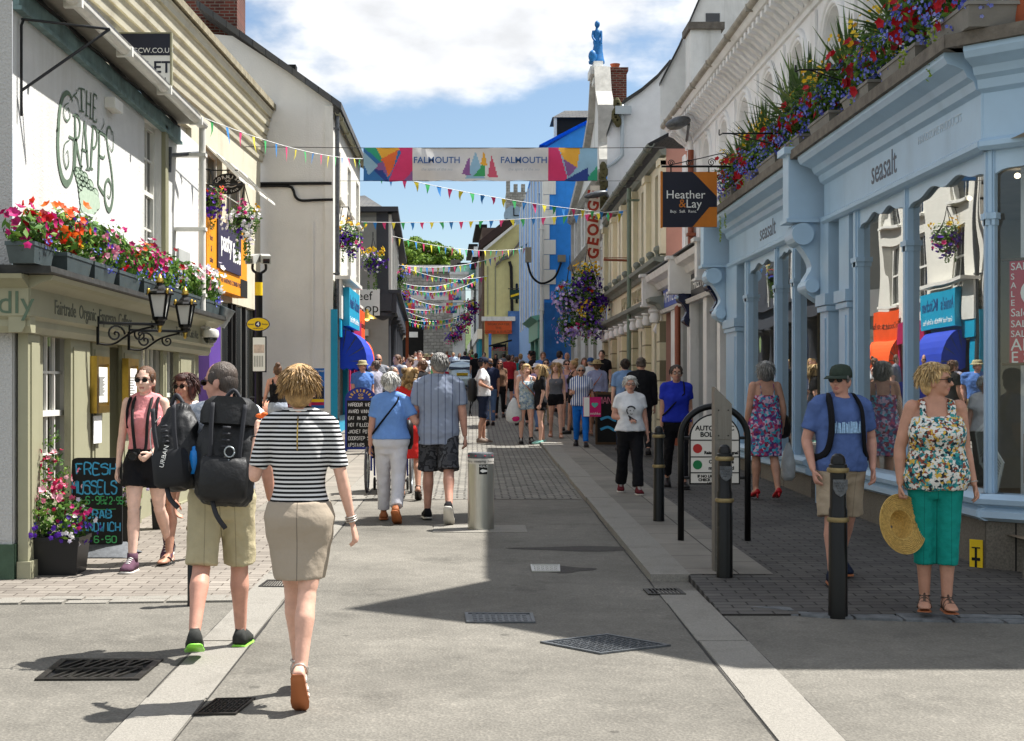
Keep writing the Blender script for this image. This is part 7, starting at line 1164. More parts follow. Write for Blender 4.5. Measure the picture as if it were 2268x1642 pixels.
def person(label,loc,h,rz,fem=0,fat=0,legs=((12,4,0,2),(-12,14,10,2)),arms=None,lean=0,yaw=0,pitch=0,tilt=0,lod=1,skin='fair',top=None,bottom=None,shoes=None,hair=('short','brown'),wear=(),group=None,bust=0,waist=None,lift=0,fold=.011,shw=1.0):
 s=h/1.70;q=Pose();vox=(.0085,.0125,.019)[lod];nseg=(16,12,10)[lod]
 T=FT_ if fem else MT;sw=(.158 if fem else.185)*shw
 def TR(z):
  z=min(max(z,T[1][0]if z<.8 and z>T[0][0]-.1 and z!=T[0][0]else T[0][0]),T[-1][0])
  for a,b in zip(T,T[1:]):
   if a[0]<=z<=b[0]:
    f=(z-a[0])/(b[0]-a[0]);r=[a[i]+(b[i]-a[i])*f for i in(1,2,3)];w=max(0,1-abs(z-1.02)/.3);bw=max(0,1-abs(z-1.21)/.1)*bust
    return r[0]+fat*.045*w+fat*.012,r[1]+fat*.05*w+bw*.03,r[2]+fat*.02*w+bw*.03
 LM=Matrix.Rotation(R(-lean),4,'X');hp=Vector((0,0,.92));U=lambda p:hp+LM@(Vector(p)-hp)
 HM=Matrix.Rotation(R(yaw),4,'Z')@Matrix.Rotation(R(-pitch),4,'X')@Matrix.Rotation(R(tilt),4,'Y');nk=Vector((0,-.005,1.47));H_=lambda p:U(nk+HM@(Vector(p)-nk))
 body=MB();A_=lambda mb,o:[mb.v.__setitem__(i,U(mb.v[i]))for i in range(o,len(mb.v))];AH=lambda mb,o:[mb.v.__setitem__(i,H_(mb.v[i]))for i in range(o,len(mb.v))]
 def ring(z,e=0,n=None,ea=None):a,b,y=TR(z);n=n or nseg+4;k=2.3;return[Vector(((a+e)*math.copysign(abs(math.cos(t))**(2/k),math.cos(t)),y+(b+e)*math.copysign(abs(math.sin(t))**(2/k),math.sin(t)),z))for t in[2*math.pi*i/n for i in range(n)]]
 o=len(body.v);body.loft([ring(t[0],-.022 if k==0 else 0)for k,t in enumerate(T[1:])]);A_(body,o)
 o=len(body.v);nr=.05 if fem else.06
 body.tube([(0,-.012,1.40),(0,-.008,1.47),(0,.004,1.55)],[nr*1.25,nr,nr*.98],nseg);
 for sx in(-1,1):body.tube([(0,-.03,1.445),(sx*sw*.6,-.025,1.41),(sx*sw,-.01,1.385)],[.045,.042,.04],10,rnd=True)
 A_(body,o)
 o=len(body.v);he=body.ell
 he((0,-.004,1.605),(.074,.094,.092),nseg,9);he((0,.022,1.545),(.062,.070,.075),nseg,8);he((0,.062,1.495),(.03,.026,.022),10,6);he((0,.05,1.53),(.045,.04,.035),10,6)
 if lod<2 or True:
  body.tube([(0,.086,1.592),(0,.104,1.562),(0,.110,1.552)],[.009,.013,.014],8,rnd=True);he((0,.078,1.607),(.05,.017,.012),10,5)
  for sx in(-1,1):he((sx*.076,-.006,1.56),(.012,.022,.032),8,6);he((sx*.034,.068,1.55),(.022,.02,.024),8,5);he((sx*.011,.1,1.55),(.009,.011,.008),8,5)
  he((0,.0865,1.524),(.022,.011,.006),8,5);he((0,.085,1.513),(.02,.011,.007),8,5)
 AH(body,o)
 arms=arms or(((.12,-.05,-1),(.06,.25,-1)),((.12,.05,-1),(.06,.15,-1)));q.hand=[];q.arm=[]
 for i,sx in enumerate((-1,1)):
  a=arms[i];uv=Vector((a[0][0]*sx,a[0][1],a[0][2])).normalized();fv=Vector((a[1][0]*sx,a[1][1],a[1][2])).normalized();S=U((sx*sw,-.01,1.385));E=S+uv*.29;Wp=E+fv*.245;r0=.046 if fem else.05;r0+=fat*.012;ar=r0/.05
  q.arm.append((S,E,Wp,ar));body.tube([S-uv*.01,S+uv*.08,S+uv*.2,E],[r0*1.02,r0*.98,r0*.86,r0*.74],nseg,rnd=True);body.tube([E,E+fv*.06,E+fv*.15,Wp],[r0*.75,r0*.78,r0*.62,r0*.46],nseg,rnd=True)
  pn=Vector(a[2])if len(a)>2 else Vector((-sx,.15,0));pn=Vector((pn.x*(sx if len(a)>2 else 1),pn.y,pn.z));pn=(pn-fv*pn.dot(fv)).normalized();cu=a[3]if len(a)>3 else.45;wd=fv.cross(pn)*1.0
  hk=1.0 if not fem else.92;P0=Wp+fv*.01
  body.tube([P0,P0+fv*.04*hk,P0+fv*.085*hk],[.024*hk,.036*hk,.038*hk],10,asp=.42,up=wd,rnd=True)
  fr=(.0088,.0092,.0115)[lod]*hk
  th=1 if wd.dot(Vector((0,1,0)))>=0 else-1
  for k in range(4):
   off=(k-1.5)*.0205*hk;b0=P0+fv*(.082-.004*abs(k-1))*hk+wd*off*-th;ln=(.07,.078,.072,.058)[k]*hk;pts=[b0];ang=.15;
   for j in range(3):ang+=cu*(.5+.3*j);d=fv*math.cos(ang)+pn*math.sin(ang);pts.append(pts[-1]+d*ln*(.45,.32,.23)[j])
   body.tube(pts,[fr*1.05,fr,fr*.92,fr*.8],8,rnd=True)
  tb=P0+fv*.02+wd*.024*th*hk;td=(fv*.75+wd*.6*th+pn*.45).normalized();body.tube([tb,tb+td*.032,tb+td*.055+(fv*.02+pn*.008),tb+td*.06+(fv*.04+pn*.012)],[.0125*hk,.0115*hk,.010*hk,.008],8,rnd=True)
  q.hand.append((Wp,fv,pn,wd,P0+fv*.09+pn*.02))
 q.leg=[];q.foot=[];feet=[]
 for i,sx in enumerate((-1,1)):
  a,k,fp,ab=legs[i][:4];toe=legs[i][4]if len(legs[i])>4 else 6;a_=R(a);b_=R(ab);c_=R(a-k);Hj=Vector((sx*.088,-.005,.90));th_=Vector((sx*math.sin(b_),math.sin(a_),-math.cos(a_))).normalized();sh_=Vector((sx*math.sin(b_*.5),math.sin(c_),-math.cos(c_))).normalized();K=Hj+th_*.42;An=K+sh_*.405
  f_=1+fat*.12;bk=Vector((0,-math.cos(c_),-math.sin(c_)))
  body.tube([Hj+Vector((0,0,.02)),Hj+th_*.1,Hj+th_*.26,K-th_*.03],[.088*f_,.086*f_,.069*f_,.053*f_],nseg,rnd=True);body.tube([K,K+sh_*.05+bk*.004,K+sh_*.13+bk*.014,K+sh_*.24+bk*.008,An],[.052*f_,.05*f_,.055*f_,.043*f_,.033*f_],nseg,rnd=True)
  q.leg.append((Hj,K,An,f_));fr_=R(-sx*-toe);fd=Matrix.Rotation(R(-sx*toe),3,'Z')@Vector((0,math.cos(R(fp)),-math.sin(R(fp))));up=(Vector((0,0,1))-fd*fd.z).normalized();sd_=fd.cross(up)
  feet.append((An,fd,up,sd_))
 FRG=[(-.066,.022,.012,.05),(-.05,.032,0,.075),(0,.034,0,.088),(.055,.038,0,.066),(.11,.045,0,.044),(.155,.04,0,.03),(.18,.022,.004,.02)]
 def footloft(mb,F,e=0,zt=None,z0=0.0,grow=0):
  An,fd,up,sd_=F;O=An-up*.08;rings=[]
  for y,w,a,b in FRG:b2=b if zt is None else min(b,zt);rings.append([O+fd*(y*(1+e*2))+sd_*(w+e)*cx+up*(z0+a*(1-grow)-e*.0+(b2+e-a)*cz)for cx,cz in((-1,0),(-1,.5),(-.6,1),(.6,1),(1,.5),(1,0))])
  mb.loft(rings)
 for F in feet:footloft(body,F)
 q.feet=feet;zmin=min(min((F[0]-F[2]*.08+F[1]*y-F[2]*.0).z for y in(-.06,.16))for F in feet)-(.022 if shoes else 0);S_=Matrix.Scale(s,4)@Matrix.Translation((0,0,-zmin))
 o=body.xf(S_).build('person',[SKINS[skin],LIP],None,smooth=True);o.location=loc;o.location.z+=lift;o.rotation_euler=(0,0,R(rz));WLOC[o.name]=Vector();tag(o,label,'person',group)
 def rem(ob,v,sm=3):
  m=ob.modifiers.new('r','REMESH');m.mode='VOXEL';m.voxel_size=v;m.use_smooth_shade=True;m2=ob.modifiers.new('s','SMOOTH');m2 .factor=.5;m2 .iterations=sm;FINISH.append(ob)
 rem(o,vox,2);mc=S_@H_((0,.097,1.5185));hx=(LM@HM).to_3x3()
 if lod<2:
  def post(ob,mc=mc,hx=hx,s=s):
   inv=hx.inverted()
   for p in ob.data.polygons:
    d=inv@(Vector(p.center)-mc)
    if abs(d.z)<.011*s and abs(d.x)<.024*s*(1-abs(d.z)/.03)and abs(d.y)<.03:p.material_index=1
  POST[o.name]=post
 def wrink(amp,fr=(9,9,4)):
  def f(ob):
   me=ob.data;n=len(me.vertices);co=[v.co.copy()for v in me.vertices];no=[v.normal.copy()for v in me.vertices]
   for i in range(n):p=co[i];a=noise.noise(Vector((p.x*fr[0],p.y*fr[1],p.z*fr[2]+loc[0]*7)))+.5*noise.noise(Vector((p.x*23+p.z*12,p.y*23,p.z*19-p.x*9)));me.vertices[i].co=p+no[i]*amp*a
   me.update()
  return f
 def garment(mb,name,mat,sm=4,amp=None,v=None):
  g_=mb.xf(S_).build(name,mat,o,smooth=True,local=True);rem(g_,v or vox*1.15,sm);POST[g_.name]=wrink(fold if amp is None else amp)if lod<2 else(lambda ob:None);return g_
 def plain(mb,name,mat,smooth=True,par=None,sharp=None):return mb.xf(S_).build(name,mat,par or o,smooth=smooth,local=True,sharp=sharp)
 q.o,q.U,q.Hd,q.S,q.s,q.plain=o,U,H_,S_,s,plain
 def legpt(i,t):Hj,K,An,f_=q.leg[i];return(Hj+(K-Hj)*t)if t<=1 else(K+(An-K)*(t-1))
 def legr(i,t):f_=q.leg[i][3];return f_*(.088-.034*t if t<=1 else.056-.02*(t-1))
 def upper(mb,c):
  e=c.get('e',.012);z0=c.get('z0',.92);nk_=c.get('neck','crew');zt={'crew':1.445,'v':1.40,'tank':1.33,'strap':1.27}[nk_];zs=[z0+(zt-z0)*k/12 for k in range(13)];o0=len(mb.v)
  mb.loft([ring(z,e+c.get('flare',0)*max(0,(1.1-z)/.3))for z in zs])
  if nk_ in('crew','v'):
   for sx in(-1,1):mb.tube([(sx*(.03 if nk_=='crew' else.06),-.022,1.435),(sx*sw*.45,-.025,1.418),(sx*sw*.6,-.025,1.412)]+([(sx*sw,-.01,1.385)]if c.get('sl')else[]),[.052+e*.5,.05+e*.6,.048+e*.7]+([.046+e]if c.get('sl')else[]),10,rnd=True)
   if c.get('collar'):mb.tube([(.075*math.cos(t),-.012+.07*math.sin(t),1.463-.012*math.sin(t))for t in[R(-100+28*k)for k in range(15)]],.016,6,rnd=True)
  else:
   w=.028 if nk_=='tank' else.014
   for sx in(-1,1):x=.085 if nk_=='strap' else.095;mb.tube(crv([(sx*x,.09,zt-.03),(sx*x*1.02,.075,1.37),(sx*x,.02,1.435),(sx*x,-.05,1.43),(sx*x,-.105,1.36),(sx*x*.95,-.11,zt-.03)],4),w,8,asp=.5,rnd=True)
  A_(mb,o0);sl=c.get('sl',0)
  if sl:
   for S,E,Wp,ar in q.arm:
    t=min(sl,1);pts=[S-(E-S)*.04,S+(E-S)*t*.5,S+(E-S)*t];r=[.05*ar+e,.047*ar+e,.043*ar+e*1.1]
    if sl>1:pts+=[E+(Wp-E)*(sl-1)*.5,E+(Wp-E)*(sl-1)];r+=[.043*ar+e,.032*ar+e]
    mb.tube(pts,r,nseg)
 def hips(mb,e,zw,zb=.755):o0=len(mb.v);mb.loft([ring(z,e-max(0,.85-z)*.4)for z in[zb+(zw-zb)*k/8 for k in range(9)]]);A_(mb,o0)if False else None
 def lower(mb,c):
  e=c.get('e',.012);zw=c.get('zw',1.0);ln=c.get('len',2.0);fl=c.get('flare',0)
  if c.get('kind')=='skirt':
   zh=c['hem'];rings=[]
   for k in range(11):
    z=zw+(zh-zw)*k/10
    if z>.86:r=ring(z,e,28)
    else:
     ps=[]
     for i in(0,1):
      Hj,K,An,_=q.leg[i];t=(Hj.z-z)/(Hj.z-K.z)if z>K.z else 1+(K.z-z)/max(.01,K.z-An.z);ps.append((legpt(i,t),legr(i,t)))
     x0=min(p.x-r_ for p,r_ in ps);x1=max(p.x+r_ for p,r_ in ps);y0=min(p.y-r_ for p,r_ in ps);y1=max(p.y+r_ for p,r_ in ps);f=(zw-z)*fl;w0=min(1,(.86-z)/.12);a0,b0,yy=TR(.84)
     x0,x1=-(a0)*(1-w0)+x0*w0,a0*(1-w0)+x1*w0;y0=(yy-b0)*(1-w0)+y0*w0;y1=(yy+b0)*(1-w0)+y1*w0;hg=c.get('hug',0)*w0
     r=[Vector(((x0+x1)/2+((x1-x0)/2+e+f-hg)*math.copysign(abs(math.cos(t))**.78,math.cos(t))*(1+fl*.12*math.sin(7*t)),(y0+y1)/2+((y1-y0)/2+e+f-hg)*math.copysign(abs(math.sin(t))**.78,math.sin(t))*(1+fl*.12*math.sin(5*t+1)),z))for t in[2*math.pi*i/28 for i in range(28)]]
    rings.append(r)
   mb.loft(rings)
  else:
   hips(mb,min(e,.013),zw)
   for i in(0,1):
    ts=[ln*k/8 for k in range(9)];mb.tube([legpt(i,t)for t in ts],[max(legr(i,t),(.05-.004*t)if ln>1.2 else 0)+e+fl*(t/ln)**2 for t in ts],nseg)
 if top:mb=MB();upper(mb,top);(lower(mb,top['dress'])if 'dress' in top else None);q.top=garment(mb,top.get('name','shirt'),top['mat'],amp=top.get('amp'))
 if bottom:mb=MB();lower(mb,bottom);q.bottom=garment(mb,bottom.get('name','trousers'),bottom['mat'],amp=bottom.get('amp'))
 if shoes:
  kd,m1,m2=shoes
  for F in feet:
   An,fd,up,sd_=F;O=An-up*.08
   if kd=='sandal':
    mb=MB();footloft(mb,F,.004,.004,-.022);sl=plain(mb,'sandal',m1);mb=MB()
    for y,z,w in((.1,.047,.047),(.06,.068,.042),(.0,.09,.037)):mb.tube([O+fd*y+sd_*w*math.cos(t)+up*(z*math.sin(t)*1.02)for t in[math.pi*k/8 for k in range(9)]],.006,5)
    mb.tube([O+fd*(-.01+.05*math.cos(t))+sd_*.038*math.sin(t)+up*.075 for t in[6.28*k/12 for k in range(13)]],.006,5);mb.tube([O+fd*.1+up*.05,O+fd*.05+up*.075,O+up*.095+fd*.03],.008,5);plain(mb,'strap',m2,par=sl)
   elif kd=='flipflop':mb=MB();footloft(mb,F,.006,.003,-.02);sl=plain(mb,'flip_flop',m1);mb=MB();[mb.tube([O+fd*.125+up*.03,O+fd*.07+sd_*sx*.035+up*.05,O+fd*.02+sd_*sx*.044+up*.01],.007,5)for sx in(-1,1)];plain(mb,'strap',m2,par=sl)
   elif kd=='heel':mb=MB();footloft(mb,F,.004,.05);mb.tube([O-fd*.04,O-fd*.045-Vector((0,0,.06))],[.018,.01],8);plain(mb,'shoe',m1)
   else:
    mb=MB();footloft(mb,F,.008,None if kd!='low' else.07);
    if kd=='boot':mb.tube([O+up*.06-fd*.01,O+up*.13-fd*.012],[.047,.046],12)
    sh_=plain(mb,'shoe',m1);mb=MB();footloft(mb,F,.013,.006,-.022);plain(mb,'sole',m2,par=sh_)
    if kd=='boot' or kd=='trainer':mb=MB();[mb.tube([O+fd*(.035+.022*k)+sd_*.022+up*(.088-.012*k),O+fd*(.04+.022*k)+up*(.096-.012*k),O+fd*(.035+.022*k)-sd_*.022+up*(.088-.012*k)],.004,4)for k in range(4)];plain(mb,'laces',PAPER,par=sh_)
 kd,hc=hair[0],HAIRS[hair[1]];mb=MB();E_=lambda c,r:mb.ell(c,r,nseg+2,9);n=(int(hair[2]*1.6)if len(hair)>2 else(170,60,0)[lod])*(kd not in('crop','pony','bun'));random.seed(hash(label)%1000 if False else sum(map(ord,label)))
 cols_=dict(short=1,crop=1,layered=1,bob=1,long=1,bun=1,pony=1,curly=1,bald=0,thin=0).get(kd,1)
 if kd=='bald' or kd=='thin':
  for sx in(-1,1):E_((sx*.066,-.035,1.57),(.018,.05,.035))
  E_((0,-.08,1.565),(.06,.022,.035))
  if kd=='thin':E_((0,-.02,1.625),(.075,.088,.078))
 else:
  k=1.0 if kd=='crop' else 1.05;E_((0,-.016,1.617),(.078*k,.094*k,.083*k));E_((0,-.042,1.575),(.074*k,.066*k,.08));
  for sx in(-1,1):E_((sx*.069,.014,1.60),(.014,.035,.04))
 if kd in('layered','bob'):E_((0,-.03,1.625),(.084,.094,.088));E_((0,-.055,1.55),(.078,.055,.075));E_((0,.05,1.665),(.062,.045,.03))
 if kd=='bob':[E_((sx*.074,-.008,1.55),(.026,.06,.085))for sx in(-1,1)];E_((0,-.06,1.52),(.082,.05,.08));E_((0,.072,1.655),(.058,.028,.028))
 if kd=='long':E_((0,-.06,1.50),(.085,.05,.12));E_((0,-.085,1.38),(.085,.04,.15));[E_((sx*.076,.0,1.50),(.026,.05,.11))for sx in(-1,1)];[E_((sx*.085,.03,1.38),(.03,.03,.1))for sx in(-1,1)]
 if kd=='bun':E_((0,-.07,1.70),(.05,.05,.045))
 if kd=='pony':mb.tube(crv([(0,-.09,1.64),(0,-.15,1.62),(0,-.16,1.52),(0,-.14,1.42)],4),[.02,.03,.034,.035,.035,.034,.033,.03,.028,.025,.02,.016,.006],8)
 if kd=='curly':[E_((random.uniform(-.095,.095),random.uniform(-.1,.02),random.uniform(1.42,1.68)),(.032,.032,.032))for _ in range(60)]
 if n and kd not in('bald','curly'):
  L_={'short':.05,'crop':.022,'layered':.085,'bob':.12,'long':.22,'bun':.07,'pony':.08,'thin':.03}.get(kd,.06);rad=.0034 if lod==0 else.0046
  for _ in range(n):
   t=random.uniform(0,6.28);el=random.uniform(.0 if kd in('layered','bob','long')else-.15,1.5);y_=math.sin(t)
   if y_>.45 and el<.62:continue
   c0=Vector((0,-.022,1.605));rr=Vector((.086,.1,.094))if kd in('layered','bob')else Vector((.082,.098,.09));d=Vector((math.cos(t)*math.cos(el),y_*math.cos(el),math.sin(el)));p=c0+Vector((d.x*rr.x,d.y*rr.y,d.z*rr.z));dn=Vector((d.x*.6+random.uniform(-.3,.3),d.y*.6+random.uniform(-.3,.3),-.35-.5*(1-math.sin(max(el,0)))));lift_=.004 if kd!='layered' else random.uniform(.001,.007);pts=[p];LL=L_*(.42 if y_>.15 and kd!='layered' else.7 if y_>.15 else 1);v=(dn-d*dn.dot(d)).normalized()
   for j in range(3):
    p2=pts[-1]+v*LL*random.uniform(.25,.42);e2=p2-c0;ln_=math.sqrt((e2 .x/rr.x)**2+(e2 .y/rr.y)**2+(min(0,e2 .z)*.45/rr.z if e2 .z<0 else e2 .z/rr.z)**2)
    if ln_<1.0 and ln_>0:p2=c0+Vector((e2 .x/ln_,e2 .y/ln_,e2 .z if e2 .z<0 else e2 .z/ln_))*1.0
    pts.append(p2+d*(lift_+(random.uniform(0,.010)if j==2 and kd in('layered','bob')else 0)));v=(v+Vector((0,0,-.45))).normalized()
   mb.tube(pts,[rad*.9,rad*1.3,rad,rad*.3],5,asp=1.8)
 for sx in(-1,1):mb.tube([(sx*.014,.091,1.603),(sx*.03,.09,1.608),(sx*.048,.078,1.6)],[.004,.005,.003],5)
 AH(mb,0);plain(mb,'hair',hc)
 for w in wear:
  mb=MB();nm=w[0]
  if nm=='sunglasses' or nm=='glasses':
   for sx in(-1,1):mb.loft([[Vector((sx*(.033+.026*math.cos(t)),.098+z_-.012*abs(math.cos(t))*0-(.006 if sx*math.cos(t)>.3 else 0)*1,1.582+.019*math.sin(t)))for t in[6.283*k/14 for k in range(14)]]for z_ in((0,.006)if nm=='sunglasses' else(0,.001))])
   AH(mb,0);gl=plain(mb,nm,LENS if nm=='sunglasses' else glassmat('spectacle_lens',.05,(.9,.9,.9)),False);mb=MB();mb.tube([(-.008,.104,1.585),(.008,.104,1.585)],.003,5)
   for sx in(-1,1):
    mb.tube([(sx*.06,.092,1.588),(sx*.077,.04,1.585),(sx*.08,-.01,1.575)],.003,5)
    if nm=='glasses':mb.tube([(sx*(.033+.026*math.cos(t)),.102,1.582+.019*math.sin(t))for t in[6.283*k/14 for k in range(15)]],.0022,4)
   AH(mb,0);plain(mb,'frame',FRAMEM,par=gl)
   if nm=='glasses':w=('eyes',)
  if w[0]=='eyes':
   for sx in(-1,1):
    mb=MB();mb.ell((sx*.033,.0805,1.58),(.013,.009,.0075),10,6);AH(mb,0);ey=plain(mb,'eye',PAPER);mb=MB();mb.ell((sx*.033,.0875,1.58),(.006,.004,.006),8,5);AH(mb,0);plain(mb,'iris',HAIRS['dark'],par=ey)
  if nm=='cap':
   E_=mb.ell;mb.loft([[Vector((.088*math.cos(a)*k,-.012+.106*math.sin(a)*k,1.622+z))for a in[6.283*i/20 for i in range(20)]]for k,z in((1.0,-.02),(1.0,.01),(.95,.04),(.78,.07),(.45,.085),(.05,.09))]);AH(mb,0);cp_=plain(mb,'cap',w[1]);mb=MB();mb.loft([[Vector((.085*math.sin(a)*(1+.05*k),.075+(.0+k*.125)*math.cos(a)**.7,1.618-.022*k+z))for a in[R(-88+16*i)for i in range(12)]]for k,z in((0,0),(1,0),(1,-.006),(0,-.006))],False,False);AH(mb,0);plain(mb,'peak',w[1],par=cp_)
  if nm=='hat':br=w[2]if len(w)>2 else.15;mb.lathe((0,-.01,1.63),[(br,-.012),(br,-.004),(.098,.012),(.092,.06),(.07,.085),(.01,.09)],22);AH(mb,0);plain(mb,'hat',w[1],sharp=50)
  if nm=='necklace':mb.tube([Vector((.068*math.cos(a),-.012+.066*math.sin(a),1.457-(.012 if math.sin(a)>0 else-.006)*abs(math.sin(a))))for a in[6.283*i/30 for i in range(31)]],.0045,6);A_(mb,0);plain(mb,'necklace',w[1])
  if nm=='bracelet':Wp,fv=q.hand[w[1]][:2];a0=fv.orthogonal().normalized();b0=fv.cross(a0);[mb.tube([Wp-fv*(.005+.012*k)+(a0*math.cos(t)+b0*math.sin(t))*.029 for t in[6.283*i/16 for i in range(17)]],.0045,5)for k in range(w[3]if len(w)>3 else 1)];plain(mb,'bracelet',w[2])
  if nm=='strap':o0=0;sx=w[1];mb.tube(crv([(sx*.1,.10,1.30),(sx*.1,.06,1.405),(sx*.095,-.02,1.455),(sx*.08,-.1,1.36),(-sx*.08,-.135,1.15),(-sx*.2,-.06,1.0),(-sx*.17,.1,1.02),(-sx*.05,.15,1.15),(sx*.1,.125,1.30)],5),.011,6,asp=1.6);A_(mb,0);plain(mb,'bag_strap',w[2])
 return q
for m_h in HAIRS.values():
 t_=m_h.node_tree;b_=t_.nodes['Principled BSDF'];l_=b_.inputs['Base Color'].links[0];src_=l_.from_socket;ge_=N(t_,'ShaderNodeNewGeometry');r_=N(t_,'ShaderNodeMapRange',i_3=.5,i_4=1.45);L(t_,ge_.outputs['Random Per Island'],r_.inputs[0]);v_=N(t_,'ShaderNodeVectorMath',operation='SCALE');L(t_,src_,v_.inputs[0]);L(t_,r_.outputs[0],v_.inputs['Scale']);L(t_,v_.outputs[0],b_.inputs['Base Color'])
def seam(m,xs=(0,.085,-.085)):
 t=m.node_tree;b=t.nodes['Principled BSDF'];src=b.inputs['Base Color'].links[0].from_socket;tc=N(t,'ShaderNodeTexCoord');s=N(t,'ShaderNodeSeparateXYZ');L(t,tc.outputs['Object'],s.inputs[0]);v=[]
 for x in xs:q=N(t,'ShaderNodeMath',operation='COMPARE',i_1=x,i_2=.0028 if x==0 else.0018);L(t,s.outputs['X'],q.inputs[0]);v.append(q)
 a=N(t,'ShaderNodeMath',operation='ADD');L(t,v[1].outputs[0],a.inputs[0]);L(t,v[2].outputs[0],a.inputs[1]);a2=N(t,'ShaderNodeMath',operation='ADD',use_clamp=True);L(t,v[0].outputs[0],a2 .inputs[0]);L(t,a.outputs[0],a2 .inputs[1])
 r=N(t,'ShaderNodeMapRange',i_3=1.0,i_4=.55);L(t,a2 .outputs[0],r.inputs[0]);sc=N(t,'ShaderNodeVectorMath',operation='SCALE');L(t,src,sc.inputs[0]);L(t,r.outputs[0],sc.inputs['Scale']);L(t,sc.outputs[0],b.inputs['Base Color']);return m
def at(x,y,lift=0):return G(x,y,lift)
BK=cloth('black','#16161a');WH=cloth('white','#d9dadc');KH=seam(cloth('khaki','#b3a888'));DEN=cloth('denim','#7a97bd',var=.25);NV=cloth('navy','#1c2438');GRY=cloth('grey','#62646a');LBLU=cloth('blue','#6f97d6');OFFW=cloth('offwhite','#cfcdd2')
SILV=pm('silver_sandal','#b9b4ac',.35,.5);TANL=pm('tan_leather','#a5623a',.6,var=.15);DKL=pm('dark_leather','#221d1c',.5);LIME=pm('lime_sole','#8fdc4e',.5);WSOLE=pm('white_sole','#cfcac0',.6);PINK=cloth('pink','#d68a8c');WAY=dict(legs=((14,4,0,1),(-16,18,38,1)))
w1_=person('woman in black and white striped top and beige skirt walking away with a snack',at(664,1552),1.61,1,1,-.15,((16,6,0,-5.5,2),(-13,6,58,-5.5,2)),(((.30,.02,-1),(.04,.55,.78),(-.6,.3,.2),.9),((.24,-.06,-1),(.22,.12,-1),(-1,.2,.1),.5)),lod=0,skin='fair',hair=('layered','blond',520),lean=1,top=dict(mat=stripes('black_white_stripes','#121214','#d6d6d6',.0215,.52),z0=.935,e=.011,sl=.82),bottom=dict(mat=seam(stripes('beige_twill','#9c9080','#a89b8a',.004,.5,'X'),(0,.5,.6)),kind='skirt',zw=.98,hem=.57,e=.021,name='skirt',amp=.005),shoes=('sandal',TANL,SILV),wear=(('necklace',PAPER),('bracelet',1,SILV,3),('bracelet',0,DKL)),fold=.005)
mb=MB();mb.tube([w1_.U((0,-.132+.0,1.43))+Vector((0,.035,0)),w1_.U((0,-.127,1.36)),w1_.U((0,-.136,1.3)),w1_.U((0,-.132,1.25))],.0035,5);w1_.plain(mb,'zip',BRASS)
hp_=w1_.o.matrix_basis@(w1_.S@w1_.hand[0][4])if False else None
def inworld(q,p):return Matrix.Translation(q.o.location)@q.o.rotation_euler.to_matrix().to_4x4()@(q.S@Vector(p))
c=inworld(w1_,w1_.hand[0][4]+w1_.hand[0][1]*.05);t=thing('snack','orange bitten snack held up in the hand of the woman in stripes','snack',c);part('piece',pm('orange_snack','#d9682a',.7,var=.2),t,lambda m:(m.ell(c,(.03,.02,.014),10,6),m.ell(c+Vector((.018,-.005,.01)),(.018,.016,.012),8,5)),True)
w2_=person('man with cropped hair in khaki shorts carrying two black rucksacks, looking to the side',at(492,1440),1.70,4,0,.35,((9,4,0,2,4),(-10,20,16,2,8))and((-12,22,18,3,8),(10,4,0,1,6)),(((.5,.05,-1),(-.05,.28,-1),(-1,.1,0),.5),((.25,.1,-1),(.1,.35,-1),(-1,0,0),.5)),lod=0,skin='ruddy',hair=('crop','greybrown',420),yaw=68,pitch=4,lean=3,top=dict(mat=blotch('white_print_tee',['#cfd3d8','#d9dde2','#b9c0ca','#dfe2e6'],18,True),z0=.93,e=.014,sl=.62),bottom=dict(mat=KH,len=.98,e=.022,flare=.018,zw=1.0,name='shorts',amp=.009),shoes=('trainer',pm('charcoal_mesh','#2b2d2a',.8,var=.3,vs=40),LIME),wear=(('sunglasses',),))
RUCK=pm('black_nylon','#101113',.55,var=.3,vs=5,bump=.5,bs=14,spec=.45);RUCK2=pm('dark_grey_mesh','#232427',.8,var=.2);WEB=pm('grey_webbing','#2b2c31',.7)
